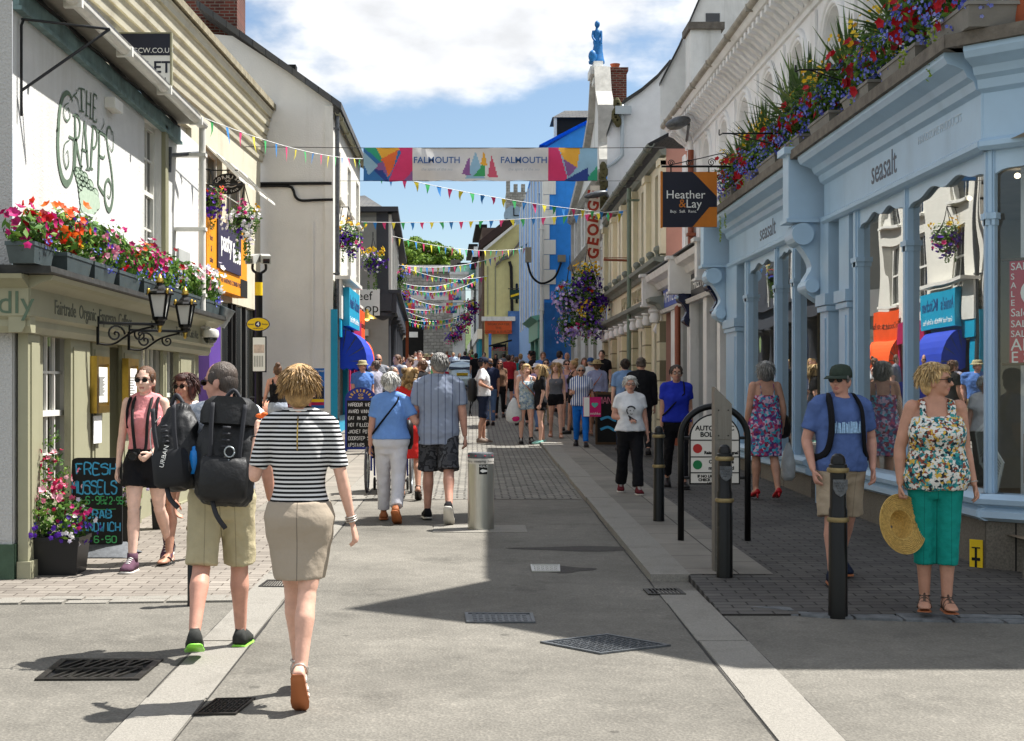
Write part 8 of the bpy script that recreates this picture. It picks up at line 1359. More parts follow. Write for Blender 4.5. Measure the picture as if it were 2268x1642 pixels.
def rucksack(label,q,c,rot,W_,H2,D,det):
 t=thing('rucksack',label,'rucksack',c,0,'rucksacks on the man in khaki shorts');M=Matrix.Translation(c)@Matrix.Rotation(R(rot[2]),4,'Z')@Matrix.Rotation(R(rot[1]),4,'Y')@Matrix.Rotation(R(rot[0]),4,'X')
 def blob(zs,sc=1,dy=0,n=24):return[[Vector((w*W_/2*sc*math.copysign(abs(math.cos(a))**.78,math.cos(a)),dy-(dp*D*(.5+.5*math.sin(-a)))if True else 0,z*H2))for a in[6.283*i/n for i in range(n)]]for z,w,dp in zs]
 mb=MB();mb.loft(blob([(-.5,.5,.5),(-.48,.8,.75),(-.38,.98,.95),(-.1,1.0,1.0),(.15,.95,.9),(.3,.84,.78),(.4,.7,.62),(.48,.45,.45),(.5,.25,.25)]));bd=mb.xf(M).build('pack',RUCK,t,smooth=True);m_s=bd.modifiers.new('s','SUBSURF');m_s.levels=2;m_s.render_levels=2;FINISH.append(bd);POST[bd.name]=lambda ob:[v.__setattr__('co',v.co+v.normal*.022*(noise.noise(v.co*9)+.6*noise.noise(v.co*24)))for v in ob.data.vertices]
 def Q(x,y,z):return M@Vector((x*W_/2,-D*y,z*H2))
 if 'lid' in det:mb=MB();mb.loft([[Q(x*k,y_,z)for x,y_ in((-.9,.0),(-.92,.75),(-.6,1.0),(.6,1.0),(.92,.75),(.9,0))]for k,z in((.62,.53),(.86,.48),(.98,.38),(.97,.27))]);mb.build('lid',RUCK,t,smooth=True,sharp=50)
 mb=MB();mb.loft([[Q(x*k,y_*f,z)for x,y_ in((-.75,.8),(-.7,1.1),(-.4,1.18),(.4,1.18),(.7,1.1),(.75,.8))]for k,z,f in((.8,-.47,.9),(1,-.42,1),(1,-.1,1),(.9,-.04,.9))]);mb.build('front_pocket',RUCK2 if 'mesh' in det else RUCK,t,smooth=True,sharp=50)
 mb=MB()
 for x in(-.5,.5):mb.tube(crv([Q(x,1.02,.46),Q(x*.95,1.08,.2),Q(x*.9,1.06,0),Q(x*.9,1.02,-.1)],4),.013,6,asp=.3,up=(1,0,0))
 mb.tube(crv([Q(-.3,.3,.5),Q(0,.3,.62),Q(.3,.3,.5)],5),.012,6);mb.tube(crv([Q(-.3,.9,-.45),Q(-.1,1.0,-.6),Q(.2,.95,-.72)],5),.014,6,asp=.3,up=(1,0,0))
 for z in(.05,.11,.17,.23):mb.tube([Q(-.12,1.06,z),Q(.12,1.06,z)],.008,5,asp=1.6)
 mb.build('webbing',WEB,t,smooth=True)
 if 'bottle' in det:mb=MB();mb.lathe((0,0,0),[(.034,-.1),(.036,0),(.03,.03),(.022,.035),(.02,.055),(.005,.06)],14);mb.xf(Matrix.Translation(Q(-.98,.5,-.05))).build('bottle',pm('bottle_blue','#1f7fd0',.35),t,smooth=True)
 if 'clip' in det:mb=MB();mb.tube([Q(.15,1.12,.0)+Vector((.028*math.cos(a),0,.03*math.sin(a)))for a in[6.283*i/14 for i in range(15)]],.005,5);mb.tube([Q(.15,1.12,-.07),Q(.15,1.12,-.14)],.006,5);mb.tube([Q(.08,1.12,-.09),Q(.22,1.12,-.09)],.005,5);mb.build('metal_clip',GREYM,t,smooth=True)
 if 'cord' in det:mb=MB();mb.tube(crv([Q(-.1,1.1,.35),Q(-.75,.95,.22),Q(-.95,.8,.0),Q(-.6,1.1,-.12),Q(-.85,.9,-.3)],6),.0035,5);mb.build('earphone_cord',PAPER,t);text('URBAN',M@Matrix.Translation((.0,-D*1.2,-.12*H2))@Matrix.Rotation(R(90),4,'X')@Matrix.Rotation(R(68),4,'Z'),.04,PAPER,t)
 return t
o_=w2_.o.location
rucksack('larger black rucksack with lid and blue bottle on the man in khaki shorts',w2_,o_+Vector((.07,-.13,1.17)),(-6,4,3),.37,.60,.25,('lid','bottle','clip'))
rucksack('smaller black rucksack with white earphone cord slung from his shoulder',w2_,o_+Vector((-.19,-.09,1.21)),(-4,-9,-22),.29,.50,.2,('mesh','cord'))
w3_=person('girl in sleeveless pink top, black shorts and dark glasses with a camera',at(322,1262),1.66,176,1,-.15,((12,4,0,0,2),(-12,20,30,0,2))and((-14,26,34,0,2),(10,3,0,-1,3)),(((.2,.05,-1),(-.35,.62,-.42),(-.3,-.5,.6),.9),((.16,.02,-1),(.1,.1,-1),(-1,.1,0),.4)),lod=0,skin='pale',hair=('pony','brown',300),yaw=-4,top=dict(mat=PINK,z0=1.0,e=.016,neck='crew',flare=.01,name='top'),bottom=dict(mat=BK,len=.52,e=.016,flare=.02,zw=1.03,name='shorts'),shoes=('boot',cloth('plum','#5a3f4e'),WSOLE),wear=(('sunglasses',),))
mb=MB();[mb.tube(crv([w3_.U((sx*.06,-.03,1.47)),w3_.U((sx*.075,.08,1.40)),w3_.U((sx*.065,.15,1.25)),w3_.U((sx*.05,.14,1.05)),w3_.U((sx*.04,.15,.98))],4),.009,6,asp=1.6)for sx in(-1,1)];c=inworld(w3_,(0.02,.17,.95));t=thing('camera','black camera on a neck strap held by the girl in pink','camera',c)
part('camera_body',BLACKM,t,lambda m:(m.cbox(c,(.12,.05,.075)),m.cbox(c+Vector((0,0,.045)),(.05,.045,.03))));part('lens_barrel',BLACK,t,lambda m:m.loft([[c+Vector((-.015+r*math.cos(a),-y,r*math.sin(a)))for a in[6.283*i/16 for i in range(16)]]for r,y in((.034,.02),(.036,.07),(.03,.075),(.02,.07))]));mb.v=[inworld(w3_,p)for p in mb.v];mb.build('neck_strap',BLACKM,t,smooth=True)
mb=MB();[mb.tube(crv([(sx*.12,.10,1.18),(sx*.125,.10,1.32),(sx*.12,.02,1.425),(sx*.12,-.09,1.36)],5),.012,6,asp=1.8)for sx in(-1,1)];w3_.plain(mb,'bag_strap',BK)
person('woman with dark red bob in white vest and denim shorts, behind the man with rucksacks',at(409,1246),1.60,172,1,.1,((-12,20,20,1),(12,4,0,1)),(((.2,.05,-1),(.1,.15,-1)),((.2,0,-1),(.12,.1,-1))),lod=0,skin='tan',hair=('bob','auburn',240),yaw=-12,top=dict(mat=WH,z0=.95,e=.01,neck='tank',name='vest'),bottom=dict(mat=DEN,len=.5,e=.016,flare=.014,name='shorts'),shoes=('flipflop',BLACKM,BLACKM),wear=(('sunglasses',),('strap',1,BK)))
PLAID=stripes('grey_stripe_shirt','#8c95a8','#4c566e',.075,.9,'X')
person('grey haired man in striped grey shirt and camouflage shorts walking away arm in arm',at(972,1155),1.78,0,0,.55,((13,5,0,3,8),(-16,20,50,2,6)),(((.25,.05,-1),(-.2,.5,-.7),(-1,.2,0),.5),((.2,-.04,-1),(.1,.12,-1),(-1,.2,0),.5)),lod=0,skin='ruddy',hair=('short','grey',260),yaw=24,top=dict(mat=PLAID,z0=.765,e=.024,sl=.78,collar=1,flare=.012),bottom=dict(mat=blotch('grey_camouflage',['#3c3d42','#4a4b50','#2c2d31','#56575c'],11,True),len=.98,e=.03,flare=.022,name='shorts',amp=.009),shoes=('trainer',BK,WSOLE),wear=(('sunglasses',),))
person('white haired old woman in pale blue top and white trousers walking away arm in arm',at(866,1155),1.57,-3,1,.75,((11,6,0,1),(-13,22,40,1)),(((.22,.0,-1),(.1,.15,-1),(-1,.1,0),.45),((.5,-.1,-1),(.35,.75,.1),(-1,0,0),.5)),lod=0,skin='ruddy',hair=('layered','white',240),top=dict(mat=LBLU,z0=.93,e=.018,sl=.72,flare=.02),bottom=dict(mat=OFFW,len=1.96,e=.02,flare=.012,amp=.008),shoes=('shoe',TANL,TANL),wear=(('strap',1,BK),),fold=.007)
t=thing('handbag','black shoulder bag at the hip of the white haired old woman','bag',at(905,1150));c=Vector((t.location.x,t.location.y+.05,t.location.z+.92));part('bag_body',DKL,t,lambda m:m.loft([[c+Vector((.05*k*math.cos(a),.12*k*math.sin(a),z))for a in[6.283*i/12 for i in range(12)]]for k,z in((.6,-.16),(1,-.1),(1,.1),(.7,.16))]),True)
person('woman with long curly fair hair in a red dress pushing the wheelchair',at(908,1105),1.6,4,1,.1,((10,5,0,1),(-12,16,30,1)),(((.25,.2,-1),(.0,.8,-.5)),((.25,.2,-1),(.0,.8,-.5))),lod=1,skin='tan',hair=('curly','blond'),top=dict(mat=cloth('red','#d2302c'),z0=.95,e=.014,sl=.4,name='dress',dress=dict(kind='skirt',zw=1.0,hem=.50,e=.03,flare=.05)),shoes=('sandal',DKL,DKL))
def wheelchair():
 c=at(862,1092);x,y,z=c;t=thing('wheelchair','wheelchair with grey tyres and blue frame beside the old pair','wheelchair',c);rw=.3;w=.29
 for sx in(-1,1):
  def tor(m,R0,r,n=26):m.tube([(x+sx*w,y+R0*math.cos(a),z+rw+R0*math.sin(a))for a in[6.2832*k/n for k in range(n+1)]],r,6,caps=False)
  wl=part('wheel',pm('grey_tyre','#59595c',.7),t,lambda m:tor(m,rw-.015,.017),True);part('push_rim',GREYM,wl,lambda m:tor(m,rw-.06,.008),True);part('spokes',GREYM,wl,lambda m:[m.tube([(x+sx*w,y,z+rw),(x+sx*w,y+(rw-.02)*math.cos(a),z+rw+(rw-.02)*math.sin(a))],.003,4)for a in[k*.524 for k in range(12)]])
  part('castor',BLACKM,t,lambda m:m.tube([(x+sx*.22,y+.42+.08*math.cos(a),z+.09+.08*math.sin(a))for a in[6.2832*k/12 for k in range(13)]],.014,6));part('handle',BLACKM,t,lambda m:m.tube([(x+sx*.21,y-.18,z+.9),(x+sx*.21,y-.3,z+.9)],.018,8))
  part('side_frame',BLU,t,lambda m:(m.tube([(x+sx*.22,y-.2,z+.3),(x+sx*.22,y-.18,z+.9)],.014,6),m.tube([(x+sx*.22,y-.2,z+.48),(x+sx*.22,y+.32,z+.48),(x+sx*.22,y+.42,z+.2)],.014,6),m.tube([(x+sx*.22,y-.2,z+.68),(x+sx*.22,y+.25,z+.68),(x+sx*.22,y+.25,z+.48)],.014,6)))
 part('seat',BK,t,lambda m:m.box((x-.21,y-.18,z+.46),(x+.21,y+.28,z+.49)));part('backrest',BK,t,lambda m:m.box((x-.21,y-.2,z+.5),(x+.21,y-.17,z+.88)));part('footrest',BLACKM,t,lambda m:m.box((x-.2,y+.42,z+.12),(x+.2,y+.6,z+.14)))
 person('person seated in the wheelchair, mostly hidden, tan trousers',Vector((x,y+.02,z)),1.55,0,1,.3,((82,84,0,2),(82,84,0,2)),(((.15,.3,-1),(0,.9,-.3)),((.15,.3,-1),(0,.9,-.3))),lod=1,hair=('short','white'),top=dict(mat=GRY,z0=.9,e=.015,sl=1.8),bottom=dict(mat=cloth('tan','#a58a72'),len=1.9,e=.016),shoes=('shoe',DKL,DKL),lift=.06)
wheelchair()
person('man in white shirt, navy shorts and dark cap standing sideways, hands on hips',at(1072,983),1.77,-82,0,.1,((2,2,0,3,8),(-6,2,0,3,8)),(((.75,-.5,-1),(-.5,.75,-.3)),((.75,-.5,-1),(-.5,.75,-.3))),lod=1,skin='tan',lean=-2,pitch=8,hair=('short','dark'),top=dict(mat=WH,z0=.92,e=.02,sl=.7),bottom=dict(mat=NV,len=.98,e=.022,flare=.012,name='shorts'),shoes=('trainer',pm('taupe_suede','#7a6a5e',.9),WSOLE),wear=(('cap',NV),))
c=at(1040,983)+Vector((.05,0,1.12));t=thing('rucksack','slim black rucksack hanging behind the man with hands on hips','rucksack',c);part('pack',RUCK,t,lambda m:m.loft([[c+Vector((.1*k*math.cos(a),.15*k*math.sin(a),z))for a in[6.283*i/14 for i in range(14)]]for k,z in((.5,-.25),(.95,-.2),(1,0),(.9,.18),(.5,.24))]),True);part('straps',BK,t,lambda m:[m.tube(crv([c+Vector((-.02+.05*k,-.06*k,-.22)),c+Vector((-.04,-.06*k,-.4)),c+Vector((-.01-.05*k,-.1*k,-.55))],4),.012,5)for k in(0,1)])
person('woman with hair in a bun, black vest and pale jeans, pushing a pram',at(615,1010),1.62,10,1,.1,((8,4,0,1),(-10,14,20,1)),(((.25,.15,-1),(.1,.8,-.5)),((.25,.15,-1),(.1,.8,-.5))),lod=1,skin='ruddy',hair=('bun','brown'),top=dict(mat=BK,z0=.95,e=.012,neck='tank',name='vest'),bottom=dict(mat=cloth('palejeans','#98a0ae',var=.25),len=1.95,e=.012,name='jeans'),shoes=('shoe',DKL,DKL),wear=(('strap',1,BK),))
c=at(588,1000);t=thing('pram','pram with black handle and red padding pushed by the woman with a bun','pram',c);x,y,z=c
part('hood',cloth('peach','#c98f76'),t,lambda m:m.ell((x-.02,y+.25,z+.72),(.24,.32,.24),14,8),True);part('seat',cloth('pramred','#b8342c'),t,lambda m:m.ell((x+.35,y+.2,z+.6),(.2,.3,.2),12,7),True);part('handle',BLACKM,t,lambda m:(m.tube([(x-.25,y-.3,z+1.02),(x+.25,y-.3,z+1.02)],.022,8),[m.tube([(x+sx*.25,y-.3,z+1.02),(x+sx*.25,y+.4,z+.2)],.014,6)for sx in(-1,1)]));[part('wheel',BLACKM,t,lambda m:m.tube([(x+sx*.27,y+yy+.11*math.cos(a),z+.12+.11*math.sin(a))for a in[6.2832*k/14 for k in range(15)]],.018,6))for sx in(-1,1)for yy in(0,.5)]
K=.05;BLU2=cloth('royalblue','#1f2fa0');FL1=blotch('floral_dress',['#7a3f74','#3f86a8','#b0486a','#c9a9bd','#5a3468','#4aa3b4','#8f2f44'],34);FL2=blotch('floral_top',['#d6d4cc','#1f6f78','#cfcfc8','#c9a64a','#2a3138','#d9d7d0','#3b8f8f','#8a4a3a'],52);TEAL=seam(cloth('teal','#0f8478'));BEIGE=seam(cloth('beige','#a5957f'))
w4_=person('older woman in floral vest and teal cropped trousers looking aside, sun hat in hand',at(2072,1352,K),1.63,172,1,.8,((5,6,0,-1.5,4),(-1,4,0,-2,10)),(((.16,-.1,-1),(.2,.3,-1),(-1,.2,0),.5),((.3,.02,-1),(.02,.2,-1),(-1,.3,0),1.0)),lod=0,skin='tan',hair=('layered','fairblond',320),yaw=66,bust=1,top=dict(mat=FL2,z0=.82,e=.02,neck='tank',flare=.012,name='top'),bottom=dict(mat=TEAL,len=1.45,e=.010,flare=.014,name='cropped_trousers',amp=.008),shoes=('sandal',TANL,pm('bronze_strap','#5a4a40',.4,.4)),wear=(('sunglasses',),('bracelet',0,SILV)))
c=inworld(w4_,w4_.hand[1][4])+Vector((-.02,-.03,-.18));t=thing('straw_hat','woven straw sun hat held upside down by the woman in teal trousers','hat',c);M=Matrix.Translation(c)@Matrix.Rotation(R(14),4,'Z')@Matrix.Rotation(R(76),4,'X')@Matrix.Rotation(R(6),4,'Y');STW=pm('woven_straw','#c2a05a',.8,var=.3,vs=60,bump=.6,bs=90)
mb=MB();mb.lathe((0,0,0),[(.2,.012),(.195,.0),(.13,-.004),(.102,-.012),(.09,-.09),(.07,-.11),(.01,-.115)],32,False);mb.lathe((0,0,0),[(.2,.012),(.196,.006),(.13,.002),(.097,-.006),(.084,-.086),(.064,-.105),(.01,-.11)],32,False);mb.v=[Vector((p.x*.9,p.y*1.0,p.z))for p in mb.v];mb.xf(M).build('weave',STW,t,smooth=True,sharp=60)
mb=MB();[mb.tube([Vector((r*.9*math.cos(a),r*math.sin(a),(.014-(.2-r)*.14)))for a in[6.2832*k/40 for k in range(41)]],.004,5)for r in(.2,.19,.178,.166,.154,.142,.13,.118,.108)];mb.xf(M).build('braid',STW,t,smooth=True)
w5_=person('man in dark green cap and sunglasses, blue printed tee and beige cargo shorts',at(1862,1288,K),1.62,186,0,.45,((-12,18,14,2,6),(10,4,0,2,10)),(((.3,-.12,-1),(-.1,.4,-1)),((.3,-.12,-1),(-.1,.4,-1))),lod=0,skin='ruddy',hair=('crop','grey',120),yaw=-42,top=dict(mat=cloth('slateblue','#4f6597',var=.15),z0=.86,e=.022,sl=.72,flare=.01),bottom=dict(mat=BEIGE,len=.95,e=.03,flare=.022,name='shorts',amp=.009),shoes=('low',NV,TANL),wear=(('cap',cloth('darkgreen','#333d35')),('sunglasses',)))
mb=MB();[mb.tube(crv([(sx*.22,-.06,.98),(sx*.2,.04,.97),(sx*.15,.12,1.04),(sx*.13,.15,1.2),(sx*.125,.115,1.36),(sx*.11,.0,1.455),(sx*.11,-.1,1.4),(sx*.12,-.14,1.2)],5),.016,8,asp=2.0,up=(1,0,0))for sx in(-1,1)];w5_.plain(mb,'bag_strap',BK)
mb=MB();random.seed(6)
for k in range(16):x=-.105+k*.0135;zt=1.245+random.uniform(-.012,.018);M=Matrix(((1,0,0,0),(0,0,1,.157-abs(x)*.12),(0,1,0,0),(0,0,0,1)));ribbon(mb,M,[(x,1.165),(x+random.uniform(-.006,.006),zt)],random.uniform(.006,.013))
w5_.plain(mb,'shirt_print',pm('pale_blue_print','#9fc4e6',.8,var=.3,vs=60),False)
w6_=person('white haired woman with glasses in a white tee with a dark portrait print',at(1396,1094,K),1.47,180,1,.5,((13,4,0,1),(-10,18,10,2)),(((.2,-.02,-1),(.14,.1,-1),(-1,.2,0),.5),((.3,-.05,-1),(-.8,.55,-.12),(0,-.4,-1),.5)),lod=1,skin='ruddy',hair=('layered','white',150),top=dict(mat=WH,z0=.90,e=.02,sl=.55,flare=.03),bottom=dict(mat=BK,len=1.97,e=.022,flare=.02),shoes=('trainer',cloth('maroon','#5e1f26'),WSOLE),wear=(('glasses',),))
mb=MB();M=Matrix(((-1,0,0,0),(0,0,1,.176),(0,1,0,0),(0,0,0,1)))
for pts,w in(([(-.06,1.24),(-.02,1.262),(.03,1.25),(.05,1.22)],.022),([(-.065,1.23),(-.07,1.19),(-.05,1.15)],.016),([(-.03,1.2),(-.01,1.204)],.012),([(.02,1.2),(.035,1.195)],.01),([(-.025,1.155),(0,1.15),(.015,1.156)],.010),([(-.05,1.13),(-.01,1.1),(.04,1.07),(.07,1.05)],.02),([(-.03,1.12),(-.02,1.06)],.025)):ribbon(mb,M,crv(pts,4),w)
w6_.plain(mb,'shirt_print',pm('charcoal_print','#3a3a3e',.8),False)
person('woman with short dark hair and glasses in royal blue top, behind the hooped sign',at(1498,1082,K),1.60,178,1,.4,((8,4,0,1),(-10,18,20,1)),None,lod=1,skin='tan',hair=('short','dark',90),top=dict(mat=BLU2,z0=.9,e=.022,sl=.6,flare=.02),bottom=dict(mat=BK,len=1.9,e=.014),shoes=('low',DKL,DKL),wear=(('glasses',),('strap',-1,BK)))
person('woman in strappy floral dress and red heels walking away past the blue shop',at(1694,1108,K),1.60,6,1,.7,((8,5,18,1),(-9,12,24,1)),(((.2,-.05,-1),(.1,.2,-1)),((.28,-.05,-1),(.05,.3,-1),(-1,0,0),.9)),lod=0,skin='tan',hair=('bob','grey',160),top=dict(mat=FL1,z0=1.0,e=.014,neck='strap',name='dress',dress=dict(kind='skirt',zw=1.08,hem=.5,e=.02,flare=.06)),shoes=('heel',pm('red_leather','#b01c24',.35),DKL))
c=at(1728,1105,K)+Vector((0,.02,.88));t=thing('handbag','slouchy black shoulder bag of the woman in the floral dress','bag',c);part('bag_body',DKL,t,lambda m:m.loft([[c+Vector((.13*k*math.cos(a),.09*k*math.sin(a),z))for a in[6.283*i/16 for i in range(16)]]for k,z in((.5,-.15),(.95,-.12),(1.05,0),(.9,.1),(.5,.16))]),True);part('strap',DKL,t,lambda m:m.tube(crv([c+Vector((-.08,-.05,.12)),c+Vector((-.13,-.06,.35)),c+Vector((-.14,.02,.47))],5),.014,6,asp=1.6))
c=at(1742,1105,K)+Vector((.02,0,.42));t=thing('carrier_bag','white plastic carrier bag hanging from the hand by the floral dress','bag',c);PLB=pm('white_plastic','#c4c8c8',.4,var=.1,vs=14,bump=.8,bs=14);part('bag_body',PLB,t,lambda m:m.loft([[c+Vector((.09*k*math.cos(a),.05*k*math.sin(a),z))for a in[6.283*i/14 for i in range(14)]]for k,z in((.5,-.2),(.95,-.15),(1,0),(.7,.14),(.2,.26))]),True)
person('bald man in black suit walking away along the shaded pavement',at(1420,1010,K),1.72,-4,0,.2,lod=1,hair=('thin','greybrown',40),skin='ruddy',top=dict(mat=BK,z0=.78,e=.026,sl=1.92,collar=1,name='jacket'),bottom=dict(mat=BK,len=1.96,e=.018),shoes=('shoe',DKL,DKL));person('dark haired man in denim blue shirt walking beside the black suit',at(1385,1000,K),1.7,-3,0,.1,lod=1,hair=('short','dark',50),top=dict(mat=cloth('chambray','#6f8cb4'),z0=.88,e=.02,sl=.7,collar=1),bottom=dict(mat=NV,len=1.96,e=.016),shoes=('shoe',DKL,DKL))
w7_=person('grey haired woman in blue striped blouse and bright blue trousers with shopping bag',at(1287,990,K),1.58,176,1,.4,((12,4,0,1),(-10,16,10,1)),(((.25,.0,-1),(.2,.1,-1)),((.2,-.05,-1),(-.1,.9,.1),(-1,0,0),1.0)),lod=1,skin='tan',hair=('short','grey',90),top=dict(mat=stripes('blue_white_blouse','#d0d4dc','#3d5790',.04,.5,'X'),z0=.84,e=.024,sl=.7,flare=.02),bottom=dict(mat=cloth('brightblue','#1668c0'),len=1.96,e=.018),shoes=('shoe',DKL,DKL),wear=(('sunglasses',),))
c=at(1310,990,K)+Vector((0,-.12,.78));t=thing('shopping_bag','pink and white shopping bag with teal heart in front of the striped blouse','bag',c);part('bag_body',cloth('bagpink','#c2266a'),t,lambda m:m.cbox(c,(.34,.1,.38)));part('side_band',PAPER,t,lambda m:m.cbox(c+Vector((-.11,-.052,0)),(.11,.008,.37)));part('heart',pm('heart_teal','#56a89a',.6),t,lambda m:m.prism([c+Vector((.05+.055*math.sin(a)**3*1.2,-.051,.04+.05*(math.cos(a)-.35*math.cos(2*a)-.15*math.cos(3*a))))for a in[6.2832*k/20 for k in range(20)]],(0,-.006,0)));part('handles',DKL,t,lambda m:m.tube(crv([c+Vector((-.08,0,.19)),c+Vector((0,0,.32)),c+Vector((.08,0,.19))],5),.008,5));text('mishko',Matrix(((1,0,0,c.x+.06),(0,0,-1,c.y-.053),(0,1,0,c.z-.13),(0,0,0,1))),.07,PAPER,t,ext=.001)
person('person in straw brimmed hat, lilac shirt and patterned skirt walking away',at(1322,965,K),1.66,4,1,.5,lod=1,hair=('short','brown',40),skin='tan',top=dict(mat=cloth('lilacgrey','#8f94b4'),z0=.84,e=.026,sl=1.5),bottom=dict(mat=blotch('bright_skirt',['#2a1f1c','#7a2a1c','#b0701c','#1f3a2c'],26),kind='skirt',hem=.45,e=.03,flare=.05,name='skirt'),shoes=('sandal',TANL,TANL),wear=(('hat',pm('straw_tan','#9c8a62',.9),.16),('strap',1,TANL)))
person('fair haired girl in pale floral playsuit holding a white carrier bag',at(1166,984),1.63,186,1,.35,((3,3,0,1),(-3,4,0,2)),(((.2,0,-1),(.15,.1,-1)),((.18,.05,-1),(-.1,.35,-1))),lod=1,skin='fair',hair=('layered','fairblond',80),top=dict(mat=blotch('pale_floral',['#8fa4b4','#b9c4c8','#7389a0','#a8b4b0'],30),z0=.9,e=.016,neck='tank',name='playsuit',dress=dict(len=.42,e=.018,flare=.02)),shoes=('boot',DKL,DKL),wear=(('strap',1,TANL),))
c=at(1138,984)+Vector((0,-.05,.68));t=thing('carrier_bag','full white and pink carrier bag beside the girl in the playsuit','bag',c);part('bag_body',PLB,t,lambda m:m.loft([[c+Vector((.17*k*math.cos(a),.09*k*math.sin(a),z))for a in[6.283*i/14 for i in range(14)]]for k,z in((.5,-.24),(.95,-.18),(1,-.02),(.6,.16),(.15,.28))]),True);part('pink_print',cloth('bagpink','#c2266a'),t,lambda m:m.ell(c+Vector((.03,-.07,-.15)),(.09,.025,.06),10,5))
person('girl with very long blond hair in black top, turned sideways',at(1196,985),1.62,100,1,0,((3,3,0,1),(-4,5,0,1)),None,lod=1,hair=('long','fairblond',120),top=dict(mat=BK,z0=.92,e=.016,sl=.8),bottom=dict(mat=BK,len=.45,e=.02,name='shorts'),shoes=('low',cloth('mint','#8fc4b8'),WSOLE));person('girl in charcoal vest and black denim shorts walking towards us',at(1231,970,K),1.62,178,1,.1,lod=1,hair=('long','blond',90),skin='fair',top=dict(mat=GRY,z0=.95,e=.012,neck='tank',name='vest'),bottom=dict(mat=BK,len=.42,e=.016,name='shorts'),shoes=('sandal',TANL,TANL),yaw=-14)
def c_(k,col):return cloth(k,col)
TOPS=dict(white='#d6d7da',black='#19191c',navy='#222a44',blue='#4f74b4',pale='#a9b9d0',grey='#7c7f86',red='#a32430',pink='#cf8f98',green='#5fa36e',teal='#1f8288',plaid='#9c9aa8',brown='#6a5140',stripe='#8a8fa6',cream='#cfc4ac',purple='#4f3a62',wine='#5e2430',lilac='#a48fb0')
BOT=dict(navy='#232b3f',denim='#5b7397',black='#17171a',khaki='#a59a7c',white='#cfcdc8',red='#a33a34',brown='#5d4a3a',grey='#6c6c70')
def crowd(label,x,Y,rz,tp,bt,hair,fem=0,wear=(),h=None,blen=1.95,sl=.65,fat=.2,skin=None,lod=2,K=0,kind=None,**kw):
 p=P(x,VY,Y);p.z=g(Y)+K;n=len(label);random.seed(n+int(x*7));a=random.uniform(6,15)
 return person(label,p,h or(1.63 if fem else 1.74)+random.uniform(-.04,.05),rz,fem,fat,((a,4,0,1),(-a,14,12,1))if n%2 else((-a,14,12,1),(a,4,0,1)),kw.pop('arms',None),lod=lod,skin=skin or random.choice(('fair','tan','ruddy')),hair=hair,wear=wear,top=dict(mat=c_('t_'+tp,TOPS[tp]),z0=.9,e=.018,sl=sl,neck='crew' if sl else 'tank'),bottom=dict(mat=c_('b_'+bt,BOT[bt]),len=blen,e=.016,name='trousers' if blen>1.2 else 'shorts')if kind!='skirt' else dict(mat=c_('b_'+bt,BOT[bt]),kind='skirt',hem=.5,e=.02,flare=.03,name='skirt'),shoes=('low',DKL,DKL),group=None,**kw)
SG=('sunglasses',);HATB=pm('beige_hat','#a59c78',.9);HATW=pm('white_hat','#d2d2d6',.9)
